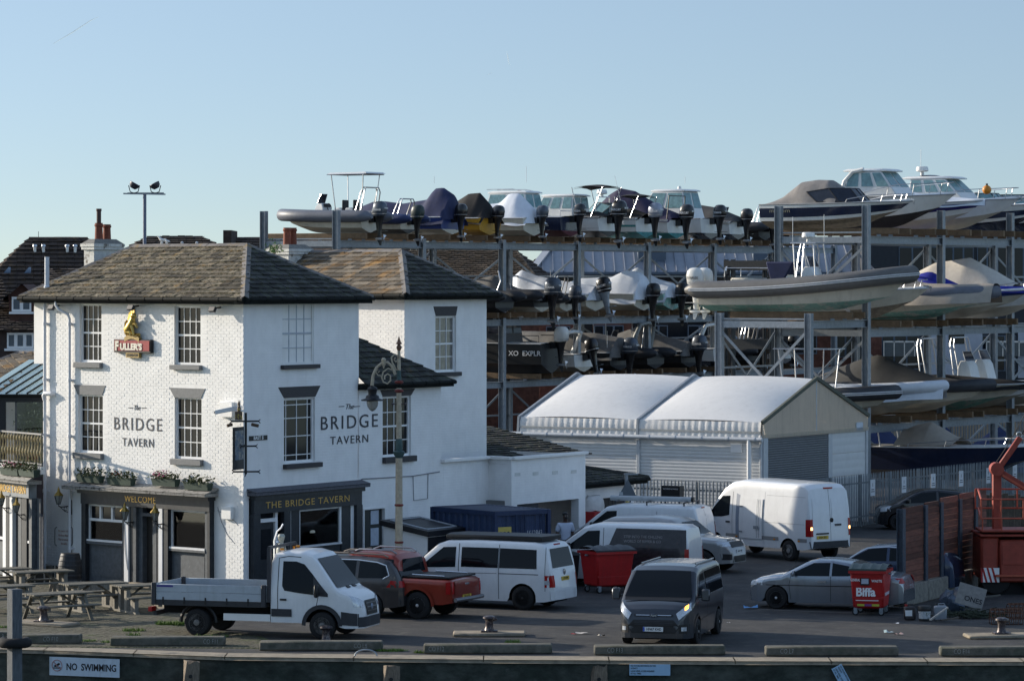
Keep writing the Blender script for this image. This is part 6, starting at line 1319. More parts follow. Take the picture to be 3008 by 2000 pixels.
# white brick bunker with felt lid by the side wall
n1=V(-2.53,112.0,0); t=thing('bin_store','low white brick store with black sloping felt lid beside the tavern side door','store',n1)
m=MB(); a0=-WVEC*0; pW=WVEC*1.9; pU=UVEC*2.0; hq=1.95
def q4(z0,zs): return [V(0,0,z0+zs[0]),pU+V(0,0,z0+zs[1]),pU+pW+V(0,0,z0+zs[2]),pW+V(0,0,z0+zs[3])]
m.loft([q4(0,(0,0,0,0)),q4(0,(hq-.25,hq-.25,hq,hq))]); m.build('brick_wall',M_pubs,t)
m=MB(); m.poly([V(.02,-.012,.1),pU*1.0+V(.02,-.012,.1),pU*1.0+V(.02,-.012,hq-.27),V(.02,-.012,hq-.27)]); m.build('plank_side',M_black,t)
m=MB(); ex=UVEC*.12+WVEC*.0; m.loft([[p+o for p,o in zip(q4(0,(hq-.24,hq-.24,hq+.01,hq+.01)),(-UVEC*.1-WVEC*.1,UVEC*.1-WVEC*.1,UVEC*.1+WVEC*.1,-UVEC*.1+WVEC*.1))],[p+o for p,o in zip(q4(0,(hq-.08,hq-.08,hq+.17,hq+.17)),(-UVEC*.1-WVEC*.1,UVEC*.1-WVEC*.1,UVEC*.1+WVEC*.1,-UVEC*.1+WVEC*.1))]]); m.build('lid',M_black,t)
m=MB(); Q=q4(0,(hq-.06,hq-.06,hq+.19,hq+.19)); c=sum(Q,V(0,0,0))/4; Q=[c+(p-c)*.82 for p in Q]
for i in range(4): m.beam(Q[i],Q[(i+1)%4],.05,.03)
m.build('lid_edge',mat('pale lid trim',(.45,.48,.52),.6),t)
# street lamp
pl=gnd(1170,1745); Yl=110.5; pl=V((1172-CX)/FP*Yl,Yl,0); zf=lambda y: H-(y-HY)*Yl/FP
M_cream=mat('aged cream paint',(.42,.36,.27),.6,var=.2,vs=4,sub=((.16,.09,.05),7,.60,.72)); M_teal=mat('old teal paint',(.045,.085,.085),.6,var=.3,vs=6); M_oxide=mat('oxide red paint',(.16,.025,.02),.6,var=.2)
t=thing('street_lamp','ornate cream and teal street lamp with scrolled bracket in front of the tavern','street lamp',pl)
z0,zc_,z3=zf(1650),zf(1330),zf(1195)
m=MB(); m.lathe([(.2,0),(.2,.6),(.13,.75),(.115,z0),(.10,zf(1345))],14); m.lathe([(.085,zf(1325)),(.075,zf(1205)),(.075,zf(1140))],12); m.lathe([(.055,zf(1095)),(.05,zf(1050)),(.045,zf(1030))],10); m.build('column',M_cream,t)
m=MB(); m.lathe([(.10,zf(1345)),(.12,zf(1340)),(.17,zf(1332)),(.175,zf(1326)),(.1,zf(1322)),(.11,zf(1312)),(.10,zf(1296)),(.085,zf(1288))],14); m.lathe([(.07,zf(1120)),(.062,zf(1088))],12); m.build('capital',M_teal,t)
m=MB()
for y in (1483,1592,1148,1122): m.lathe([(.085,zf(y)-.05),(.13,zf(y)-.02),(.13,zf(y)+.02),(.085,zf(y)+.05)],14)
m.build('collar',M_oxide,t)
m=MB(); m.lathe([(.045,zf(1030)),(.07,zf(1024)),(.08,zf(1020)),(.05,zf(1014)),(.035,zf(1012)),(.1,zf(1010)),(.06,zf(1005)),(.035,zf(998)),(.0,zf(985))],12); m.build('finial',mat('rusty finial',(.15,.08,.05),.7,var=.3,vs=9),t)
sx=Yl/FP
def L2(px,py): return V((px-1172)*sx*1.0,0,zf(py))
m=MB()
m.tube([L2(1162,1100),L2(1152,1076),L2(1138,1064),L2(1122,1066),L2(1106,1080),L2(1096,1102),L2(1093,1132)],[.05,.045,.04,.04,.042,.045,.05],8)
m.tube([L2(1157,1088),L2(1140,1082),L2(1126,1092),L2(1121,1108),L2(1126,1122),L2(1138,1127),L2(1147,1118),L2(1147,1104),L2(1139,1098),L2(1130,1104),L2(1130,1114)],.026,6)
m.tube([L2(1121,1104),L2(1110,1102),L2(1104,1092),L2(1110,1084),L2(1115,1090),L2(1111,1094)],.02,6)
m.tube([L2(1164,1088),L2(1152,1064),L2(1150,1050),L2(1158,1041),L2(1168,1044),L2(1170,1056),L2(1163,1063),L2(1157,1056),L2(1162,1050)],.03,6)
m.lathe([(.03,-.1),(.07,-.04),(.06,.06),(.075,.1),(.03,.16)],8,L2(1127,1066)); m.tube([L2(1127,1074),L2(1127,1082)],[.04,.015],6)
m.build('scroll_bracket',M_cream,t)
hx=L2(1094,0).x
m=MB(); m.lathe([(.06,zf(1134)),(.13,zf(1138)),(.155,zf(1143)),(.13,zf(1150)),(.12,zf(1158)),(.19,zf(1163)),(.20,zf(1168)),(.22,zf(1170)),(.34,zf(1174)),(.33,zf(1177)),(.14,zf(1177))],18,(hx,0,0)); m.build('lamp_hood',M_black,t)
m=MB(); m.lathe([(.17,zf(1177)),(.175,zf(1184)),(.15,zf(1194)),(.09,zf(1203)),(.03,zf(1207)),(0,zf(1208))],16,(hx,0,0)); m.build('lamp_globe',mat('ribbed lamp glass',(.40,.40,.38),.25,var=.15,vs=8,trans=.3),t)
m=MB(); m.tube([L2(1152,1186),L2(1190,1186)],.02,6); m.ball(L2(1192,1187),.04,6); m.ball(L2(1153,1187),.04,6); m.build('ladder_bar',M_iron,t)
# hydrant sign post
Yh=127.5; pp=V((1840-CX)/FP*Yh,Yh,0); zf=lambda y: H-(y-HY)*Yh/FP
t=thing('sign_post','grey post with the back of a triangular sign and yellow H plate','sign post',pp)
m=MB(); m.cyl((0,0,0),(0,0,zf(1392)),.06,n=10); m.box(-.08,.4,-.08,.08,zf(1394),zf(1390)); m.build('post',M_steel,t)
m=MB(); a=[V(-.27,-.09,zf(1457)),V(.33,-.09,zf(1457)),V(.05,-.09,zf(1408))]; m.prism(a,(0,.02,0)); m.build('triangle_sign',mat('sign back grey',(.11,.13,.15),.5,var=.1),t,bevel=.02)
m=MB(); m.box(-.24,-.12,-.115,-.11,zf(1453),zf(1444)); m.build('label',mat('pale label',(.45,.48,.5),.6),t)
m=MB(); m.box(-.03,.13,-.1,-.08,zf(1491),zf(1471)); hp=m.build('hydrant_plate',mat('hydrant yellow',(.55,.40,.03),.5),t); text('lettering','H',.2,M_ink,hp,TM(.05,-.102,zf(1481)),.002,bold=.008)
# red and white bin box by the outbuilding
p=V((1743-CX)/FP*128.0,128.0,0); t=thing('skip_bag','red tub heaped with a white bag beside the brown outbuilding door','tub',p,heading(UVEC))
zr_=H-(1500-HY)*128/FP; m=MB(); m.loft([[V(-.42,-.3,zr_-.75),V(.42,-.3,zr_-.75),V(.42,.3,zr_-.75),V(-.42,.3,zr_-.75)],[V(-.5,-.36,zr_),V(.5,-.36,zr_),V(.5,.36,zr_),V(-.5,.36,zr_)]]); m.box(-.4,.4,-.28,.28,0,zr_-.75); m.build('tub',M_red,t,bevel=.02)
m=MB(); rr=random.Random(4); m.loft([[V(.46*math.cos(a)*s_*1.05,.33*math.sin(a)*s_,zr_+z+.03*math.sin(5*a+z*9)) for a in [2*math.pi*k/14 for k in range(14)]] for s_,z in ((1,.01),(1.02,.18),(.95,.38),(.6,.52))]); m.build('bag',mat('white sack',(.62,.6,.58),.8,bump=.6,bs=9),t)
# palisade fences
M_pal=mat('galvanised palisade',(.20,.22,.235),.55,metal=.2,var=.18,vs=2,rnd=.12)
def palisade(a,b,h,lab,group,posts,cap=300):
    a=Vector(a); b=Vector(b); d=b-a; L=d.length; t=thing('palisade_fence',lab,'fence',a,heading(d),group)
    q=MB(); P=[(-.034,0),(-.012,-.022),(.012,-.022),(.034,0)]
    q.grid([[V(x,y,z) for x,y in P] for z in (.06,h-.1)]); q.add([V(-.034,0,h-.1),V(-.012,-.022,h-.1),V(.012,-.022,h-.1),V(.034,0,h-.1),V(-.02,-.01,h),V(0,-.02,h),V(.02,-.01,h)],[(0,1,5,4),(1,2,5),(2,3,6,5)]); me=q.mesh('pale',M_pal,fix=False)
    n=int(L/.145)
    for k in range(n): link('pale',me,t,((k+.5)*L/n,-.03,0)).rotation_euler=(RND.uniform(-.006,.006),RND.uniform(-.006,.006),0)
    for z in (.4,h-.35): m=MB(); m.box(0,L,0,.05,z-.03,z+.03); m.build('rail',M_pal,t)
    for k in range(posts+1): m=MB(); x=L*k/posts; m.box(x-.05,x+.05,.051,.15,0,h-.05); m.build('post',M_pal,t)
    return t
F0=V(4.2,138.9,0); FC_=F0+VVEC*6.0; F1=FC_+UVEC*23
f1_=palisade(F0,FC_,2.02,'grey palisade fence along the white shed behind the white vans',"palisade fences of the boat yard",2)
f2_=palisade(FC_,F1,2.02,'long grey palisade fence hung with white notices behind the dark hatchback',"palisade fences of the boat yard",9)
for k,px in enumerate((2558,2650,2736,2818,2898,2976)):
    f=Face(FC_,UVEC); x,z=f.xz(px,1432-k*9); 
    t=thing('fence_notice','white printed notice on the palisade fence, '+('nearest the tall panel van','second from the tall panel van','third from the tall panel van','just left of the boom lift jib','behind the boom lift jib','far right by the boom lift')[k],'notice',f.p(x,-.075,z),f.rz,'white notices on the palisade fence')
    w,h=.20,.31; m=MB(); m.box(-w,w,-.008,.008,-h,h); m.build('board',mat('white notice',(.62,.63,.65),.6,var=.05),t); m=MB(); m.box(-.12,.12,-.012,-.0085,-.08,-.05); m.box(-.15,.15,-.012,-.0085,-.16,-.13); m.beam((0,-.01,.05),(0,-.01,.18),.03,.004); m.build('print',M_letter,t)
# ---------------------------------------------------------------- white marquee shed
N0=V(9.23,138.0,0); FSH=Face(N0-VVEC*10.5,VVEC); FGB=Face(N0,UVEC)
t=thing('marquee_shed','white shed with bulging fabric roof in two bays and grey roller door','shed',N0)
M_clad=mat('pale shed cladding',(.62,.62,.61),.5,var=.05,vs=1.5); M_pvc=mat('white pvc fabric',(.84,.82,.79),.45,var=.03,vs=1.2,dirt=((.35,.33,.27),.18)); M_gable=mat('glow tinted pvc gable',(.74,.67,.56),.55,var=.05,vs=1,dirt=((.25,.24,.18),.3)); M_shst=mat('pale shed steel',(.50,.52,.54),.45,metal=.1,var=.08)  # gable tint paints in the warm glow of sunlight through the fabric
def thin(m,f):      # light passes through the thin fabric
    nt=m.node_tree; p=nt.nodes['Principled BSDF']; tr_=nt.nodes.new('ShaderNodeBsdfTranslucent'); mx=nt.nodes.new('ShaderNodeMixShader'); mx.inputs[0].default_value=f
    l=[k for k in nt.links if k.to_socket==p.inputs['Base Color']]
    nt.links.new(l[0].from_socket,tr_.inputs[0]); nt.links.new(p.outputs[0],mx.inputs[1]); nt.links.new(tr_.outputs[0],mx.inputs[2]); nt.links.new(mx.outputs[0],nt.nodes['Material Output'].inputs[0])
thin(M_pvc,.18); thin(M_gable,.55)
ZS=3.55; ZR_=5.62; W2=4.32
def ribbed(face,x0,x1,z0,z1,step,dep,name,mt,parent):
    m=MB(); n=max(2,int((z1-z0)/step)); st=(z1-z0)/n
    for k in range(n):
        z=z0+k*st; m.grid([[V(x0,0,z),V(x1,0,z)],[V(x0,-dep,z+st*.35),V(x1,-dep,z+st*.35)],[V(x0,-dep,z+st*.7),V(x1,-dep,z+st*.7)],[V(x0,0,z+st),V(x1,0,z+st)]])
    return fb(m,name,mt,face,parent,ang=20,fix=False)
for a,b in ((.0,5.18),(5.32,10.4)):
    for k in range(4): ribbed(FSH,a,b,.1+.88*k,.1+.88*(k+1)-.012,.11,.012,'wall_panel',M_clad,t)
m=MB(); m.box(5.18,5.32,-.06,.1,0,ZS+.1); m.box(-.05,.12,-.06,.1,0,ZS+.15); m.box(10.4,10.5,-.06,.1,0,ZS+.1); fb(m,'post',M_shst,FSH,t,bevel=.01)
dg0,dg1=FGB.xz(2252),FGB.xz(2432)
for k in range(4):
    ribbed(FGB,dg1+.35,8.5,.1+.88*k,.1+.88*(k+1)-.012,.22,.006,'wall_panel',M_clad,t)
m=MB(); m.box(dg0,dg0+.06,-.03,.1,0,ZS-.02); m.box(0,dg0-.002,-.06,.1,0,ZS); m.box(dg1,dg1+.33,-.03,.15,0,ZS-.02); m.box(8.5,8.64,-.06,.1,0,ZS); fb(m,'post',M_shst,FGB,t)
ribbed(FGB,dg0+.06,dg1,.05,ZS-.03,.085,.02,'roller_door',mat('grey roller slats',(.16,.165,.17),.5,metal=.3,var=.08),t)
m=MB(); m.poly([(-.05,-.02,ZS),(8.69,-.02,ZS),(8.69,-.02,ZS+.55),(W2,-.02,ZR_),(-.05,-.02,ZS+.55)]); fb(m,'gable',M_gable,FGB,t)
m=MB(); m.box(-.05,8.69,-.06,-.022,ZS-.02,ZS+.12); fb(m,'gable_band',M_gable,FGB,t); m=MB(); m.box(W2-.03,W2+.03,-.035,-.021,ZS+.13,ZR_-.1); fb(m,'gable_seam',M_shst,FGB,t)
m=MB(); m.beam((-.1,-.04,ZS+.56),(W2,-.04,ZR_+.04),.14,.1,up=(0,1,0)); m.beam((8.74,-.04,ZS+.56),(W2,-.04,ZR_+.04),.14,.1,up=(0,1,0)); fb(m,'gable_rafter',mat('mossy rafter',(.10,.105,.08),.8,var=.3,vs=4),FGB,t)
def sheet(x0,x1,side):
    """one bulging roof bay: rows from eave (b=0) to ridge, sagging between the frames"""
    m=MB(); rows=[]; n=18
    for j in range(13):
        v=j/12; row=[]
        for i in range(n+1):
            u=i/n; z=ZS+.55+(ZR_-ZS-.55)*v+.42*(4*u*(1-u))**.9*math.sin(math.pi*min(1,v*.85+.06))*(1-.25*v)
            y=(W2*v if side==0 else 8.64-W2*v); row.append(V(x0+(x1-x0)*u,y,z))
        rows.append(row)
    m.grid(rows); return fb(m,'roof_sheet',M_pvc,FSH,t,ang=60,fix=False)
for s_ in (0,1): sheet(.08,5.2,s_); sheet(5.3,10.45,s_)
for a,b in ((.06,5.2),(5.3,10.47)):
    m=MB(); rows=[]
    for z,y in ((ZS+.58,-.02),(ZS+.42,-.07),(ZS+.28,-.09),(ZS+.18,-.085),(ZS+.02,-.10)):
        rows.append([V(a+(b-a)*i/60,y-.012*math.sin(i*1.9)-.006*math.sin(i*4.3),z) for i in range(61)])
    m.grid(rows); fb(m,'eave_skirt',M_pvc,FSH,t,ang=60,fix=False); m=MB(); m.box(a,b,-.115,-.105,ZS+.17,ZS+.24); fb(m,'skirt_band',mat('grey skirt band',(.42,.42,.40),.6),FSH,t)
m=MB()
for x in (0,5.25): m.beam((x,-.04,ZS+.56),(x,W2,ZR_+.07),.10,.12); m.beam((x,8.68,ZS+.56),(x,W2,ZR_+.07),.10,.12); m.beam((x,-.1,ZS+.0),(x,-.04,ZS+.6),.09,.1)
fb(m,'roof_rafter',M_steel,FSH,t)
m=MB(); m.tube([(-.4,-.2,ZS-.06),(10.6,-.2,ZS-.06)],.085,10); gt=fb(m,'gutter',M_shst,FSH,t)
for k in range(10): q=MB(); x=.2+k*1.12; q.cyl((x-.04,-.2,ZS-.06),(x+.04,-.2,ZS-.06),.1,n=10); q.build('gutter_joint',M_shst,gt)
m=MB(); m.tube([(10.05,-.2,ZS-.06),(10.05,-.2,.1)],.085,10); fb(m,'downpipe',M_wtrim,FSH,t)
o=op_px(FSH,2148,2180,1302,1328); m=MB(); m.box(o[0],o[1],-.05,-.02,o[2],o[3]); fb(m,'wall_notice',M_wtrim,FSH,t); o=op_px(FGB,2512,2531,1240,1264); m=MB(); m.box(o[0],o[1],-.06,-.03,o[2],o[3]); fb(m,'wall_notice',mat('blue tinted notice',(.55,.6,.66),.5),FGB,t)
wworld([N0+UVEC*8.64,N0+UVEC*8.64-VVEC*10.5,N0-VVEC*10.5],0,ZS+.5,'wall',M_clad,t)
# ---------------------------------------------------------------- wheelie bins
def bin_(px,py,lab,lid,w=1.26,d=1.0,rz=.0,h=1.18,decals=False):
    p=gnd(px,py); t=thing('wheelie_bin',lab,'bin',p,rz,'large red waste bins'); z0=.2
    m=MB(); m.loft([[V(-w*.42,-d*.40,z0),V(w*.42,-d*.40,z0),V(w*.42,d*.40,z0),V(-w*.42,d*.40,z0)],[V(-w*.5,-d*.5,h),V(w*.5,-d*.5,h),V(w*.5,d*.5,h),V(-w*.5,d*.5,h)]]); m.build('tub',M_binred,t,bevel=.05)
    m=MB(); m.box(-w*.53,w*.53,-d*.54,-d*.48,h-.08,h); m.box(-w*.53,w*.53,d*.48,d*.54,h-.08,h); m.box(-w*.53,-w*.48,-d*.48,d*.48,h-.08,h); m.box(w*.48,w*.53,-d*.48,d*.48,h-.08,h); m.box(-w*.44,w*.44,-d*.43,-d*.41,z0+.28,z0+.34); m.build('rim',M_binred,t)
    m=MB(); rows=[]
    for j in range(9): a=j/8; rows.append([V(-w*.53+w*1.06*i/12,-d*.54+d*1.08*a,h+.02+.12*math.sin(math.pi*a)+(.03 if i%3==1 else 0)) for i in range(13)])
    m.grid(rows); m.box(-w*.53,w*.53,-d*.55,-d*.52,h-.0,h+.05); m.build('lid',lid,t,ang=30)
    for sx in (-1,1):
        for sy in (-1,1): m=MB(); m.lathe([(.0,-.03),(.09,-.03),(.1,-.015),(.1,.015),(.09,.03),(0,.03)],14,(sx*w*.36,sy*d*.34,.1),'y'); c=m.build('castor',M_tyre,t); m=MB(); m.box(sx*w*.36-.05,sx*w*.36+.05,sy*d*.34-.045,sy*d*.34+.045,.1,z0+.02); m.build('fork',M_steel,c); m=MB(); m.lathe([(.0,-.034),(.06,-.034),(.06,.034),(0,.034)],12,(sx*w*.36,sy*d*.34,.1),'y'); m.build('hub',M_steel,c)
    m=MB()
    for sx in (-1,1): m.cyl((sx*w*.5,0,h-.12),(sx*(w*.5+.09),0,h-.12),.03,n=8)
    m.build('trunnion',M_steel,t); return t,w,d,h
M_binred=mat('bin red',(.40,.014,.014),.45,var=.12,vs=3,dirt=((.10,.02,.02),.4)); M_binlid=mat('bin lid black',(.03,.034,.04),.5,var=.15); M_binlid2=mat('dark green lid',(.04,.06,.055),.5,var=.2)
t,w,d,h=bin_(1783,1738,'red waste bin with ribbed black lid and yellow label beside the campervan',M_binlid,1.32,1.1,math.radians(28),1.25)
m=MB(); m.box(w*.5-.05,w*.5-.03,-.1,.35,h-.36,h-.26); m.build('label',mat('yellow label',(.5,.36,.03),.5),t)
t,w,d,h=bin_(2558,1803,'red waste bin with white Biffa lettering beside the silver saloon',M_binlid2,1.0,1.3,math.radians(66) if False else math.radians(-14),1.27)
yq=lambda z: -d*(.40+.10*(z-.2)/(h-.2))-.012
for s,sz,x,z,sx in (('Biffa',.34,-.06,.66,.95),('GENERAL',.1,-.34,1.0,.62),('WASTE',.1,.26,.98,.9)):
    o=text('lettering',s,sz,M_wtrim,t,TM(x,yq(z),z),.003,sx=sx,bold=.012 if sz>.2 else .002)
m=MB(); m.box(-.2,.06,yq(.98)-.012,yq(.98),.86,1.06); m.build('label',M_blackm,t); m=MB(); m.box(-.17,.03,yq(.98)-.018,yq(.98)-.0125,.9,1.04); m.build('label',mat('grey paper',(.4,.42,.5),.6),t)
for c,x0,x1 in ((mat('lime label',(.42,.45,.05),.5),-.3,-.1),(mat('purple label',(.18,.05,.2),.5),-.09,.1),(MATS['lime label'],.11,.32)): m=MB(); m.box(x0,x1,yq(.3)-.008,yq(.3)+.004,.27,.33); m.build('label',c,t)
m=MB(); m.box(-.34,.3,yq(.42)-.008,yq(.42)+.004,.42,.44); m.build('label',M_wtrim,t); m=MB(); xw=w*.455; m.box(xw,xw+.015,-.4,.35,.56,.64); m.build('label',mat('pale strip label',(.5,.45,.5),.5),t)
p=gnd(1668,1725); t=thing('small_bin','black household wheelie bin squeezed behind the campervan','bin',p,.3); m=MB(); m.loft([[V(-.22,-.24,.05),V(.22,-.24,.05),V(.22,.24,.05),V(-.22,.24,.05)],[V(-.28,-.33,1.0),V(.28,-.33,1.0),V(.28,.33,1.0),V(-.28,.33,1.0)]]); m.build('tub',M_blackm,t,bevel=.02); m=MB(); m.loft([[V(-.3,-.36,1.0),V(.3,-.36,1.0),V(.3,.36,1.0),V(-.3,.36,1.0)],[V(-.26,-.3,1.08),V(.26,-.3,1.08),V(.26,.3,1.08),V(-.26,.3,1.08)]]); m.build('lid',M_blackm,t); m=MB(); m.cyl((-.25,.22,.1),(.25,.22,.1),.1,n=12); m.build('wheels',M_tyre,t); text('lettering','1L8',.14,M_wtrim,t,TM(-.02,-.335,.86),.002)
# ---------------------------------------------------------------- picnic tables
def plank(m_,a,b,w,h): m_.beam(a,b,w,h)
def picnic(loc,rz,lab,style):
    t=thing('picnic_table',lab,'picnic table',loc,rz,'weathered picnic tables outside the tavern'); L=1.85
    for k in range(5): m=MB(); y=-.30+.15*k; m.box(-L/2,L/2,y-.068,y+.068,.72,.765); m.build('table_plank',M_wood,t,bevel=.006)
    for s_ in (-1,1):
        for k in (0,1): m=MB(); y=s_*(.62+.15*k); m.box(-L/2,L/2,y-.068,y+.068,.42,.462); m.build('seat_plank',M_wood,t,bevel=.006)
    for x in (-.68,.68):
        if style==0:
            for s_ in (-1,1): m=MB(); m.beam((x,s_*.22,.72),(x,s_*.72,0),.05,.10,up=(1,0,0)); m.build('leg',M_wood,t)
            m=MB(); m.box(x-.03,x+.03,-.82,.82,.34,.42); m.build('cross_rail',M_wood,t); m=MB(); m.box(x-.03,x+.03,-.34,.34,.64,.72); m.build('cross_rail',M_wood,t)
        else:
            for y in (-.2,.2): m=MB(); m.box(x-.06,x+.06,y-.08,y+.08,.06,.66); m.build('leg',M_woodp,t)
            for s_ in (-1,1):
                for y in (s_*.62,s_*.77): m=MB(); m.box(x-.06,x+.06,y-.07,y+.07,.06,.36); m.build('leg',M_woodp,t)
            m=MB(); m.box(x-.07,x+.07,-.92,.92,0,.06); m.build('skid',M_woodp,t)
            m=MB(); m.loft([[V(x-.06,-.36,.72),V(x+.06,-.36,.72),V(x+.06,.36,.72),V(x-.06,.36,.72)],[V(x-.06,-.26,.63),V(x+.06,-.26,.63),V(x+.06,.26,.63),V(x-.06,.26,.63)]]); m.build('bearer',M_woodp,t)
            for s_ in (-1,1): m=MB(); m.loft([[V(x-.06,s_*.55,.42),V(x+.06,s_*.55,.42),V(x+.06,s_*.86,.42),V(x-.06,s_*.86,.42)],[V(x-.06,s_*.6,.35),V(x+.06,s_*.6,.35),V(x+.06,s_*.82,.35),V(x-.06,s_*.82,.35)]]); m.build('bearer',M_woodp,t)
    for s_ in (-1,1): m=MB(); m.beam((s_*.62,0,.38),(s_*.12,0,.70),.05,.08,up=(0,1,0)); m.build('brace',M_wood,t)
    return t
M_woodp=mat('pale weathered wood',(.20,.185,.155),.85,var=.25,vs=5,rnd=.12,stretch=(6,6,1))
for px,py,rz,st,lab in ((170,1822,35,0,'A frame picnic table nearest the quay with the lowest bench'),(275,1790,30,1,'slab legged picnic table in the middle of the row by the barrel'),(430,1795,30,1,'slab legged picnic table tucked behind the truck bed'),(120,1752,30,1,'slab legged picnic table behind the mooring pile'),(-5,1745,30,0,'picnic table cut off at the left edge, far one'),(0,1800,30,0,'picnic table cut off at the left edge behind the pile')):
    p=gnd(px,py); picnic((p.x,p.y,.01),math.radians(rz),lab,st)
# ---------------------------------------------------------------- person at the doorway
M_skin=mat('dark skin',(.075,.04,.026),.55,var=.1); M_shirt=mat('pale shirt',(.50,.55,.66),.8,var=.06,vs=6,bump=.3,bs=14)
pm=V((1660-CX)/FP*121.9,121.9,0); pman=thing('person','person with dark hair and beard in a white tunic standing in the service doorway','person',pm,math.radians(20))
def skin(name,verts,edges,rad,mt,parent,lv=2):
    me=bpy.data.meshes.new(name); me.from_pydata(verts,edges,[]); o=bpy.data.objects.new(name,me); scene.collection.objects.link(o)
    md=o.modifiers.new('s','SKIN'); 
    for v,r in zip(me.skin_vertices[0].data,rad): v.radius=r if isinstance(r,tuple) else (r,r)
    me.skin_vertices[0].data[0].use_root=True
    o.modifiers.new('u','SUBSURF').levels=lv
    m2=bpy.data.meshes.new_from_object(o.evaluated_get(bpy.context.evaluated_depsgraph_get())); bpy.data.objects.remove(o); m2.materials.clear(); m2.materials.append(mt); m2.polygons.foreach_set('use_smooth',[True]*len(m2.polygons)); m2.name=name
    return link(name,m2,parent)
vs=[(0,0,.95),(0,0,1.15),(0,0,1.38),(0,0,1.50),(0,-.02,1.58),(0,-.03,1.68),(0,-.02,1.78),(.2,0,1.43),(.27,.02,1.15),(.24,-.1,.92),(.22,-.14,.84),(-.2,0,1.43),(-.27,.02,1.15),(-.25,-.1,.92),(-.24,-.14,.84),(.1,0,.88),(.11,-.01,.48),(.11,.02,.08),(.11,-.14,.04),(-.1,0,.88),(-.11,-.01,.48),(-.11,.02,.08),(-.11,-.14,.04)]
ed=[(0,1),(1,2),(2,3),(3,4),(4,5),(5,6),(2,7),(7,8),(8,9),(9,10),(2,11),(11,12),(12,13),(13,14),(0,15),(15,16),(16,17),(17,18),(0,19),(19,20),(20,21),(21,22)]
rd=[(.16,.12),(.15,.11),(.17,.11),.065,.07,(.085,.105),(.07,.085),.07,.05,.038,.035,.07,.05,.038,.035,.09,.06,.045,.04,.09,.06,.045,.04]
skin('body',vs,ed,rd,M_skin,pman)
skin('tunic',[(0,0,.78),(0,0,.95),(0,0,1.15),(0,0,1.38),(0,0,1.47),(.21,0,1.42),(.275,.02,1.17),(-.21,0,1.42),(-.275,.02,1.17)],[(0,1),(1,2),(2,3),(3,4),(3,5),(5,6),(3,7),(7,8)],[(.21,.15),(.20,.145),(.19,.14),(.20,.13),(.10,.085),.095,.085,.095,.085],M_shirt,pman)
skin('trousers',[(0,0,.92),(.1,0,.86),(.115,-.01,.48),(.115,.02,.1),(-.1,0,.86),(-.115,-.01,.48),(-.115,.02,.1)],[(0,1),(1,2),(2,3),(0,4),(4,5),(5,6)],[(.17,.13),.105,.085,.075,.105,.085,.075],mat('dark trousers',(.02,.022,.03),.8),pman)
m=MB(); m.ball((0,-.01,1.765),.098,12,(.95,1.08,.72)); m.build('hair',M_blackm,pman)
m=MB(); m.ball((0,-.085,1.645),.055,10,(1.1,.75,.8)); m.build('beard',M_blackm,pman)
m=MB()
for sx in (-1,1): m.ball((sx*.035,-.125,1.71),.012,6)
m.build('eyes',M_wtrim,pman); m=MB(); m.tube([(0,-.12,1.72),(0,-.15,1.68)],[.012,.018],6); m.build('nose',M_skin,pman)
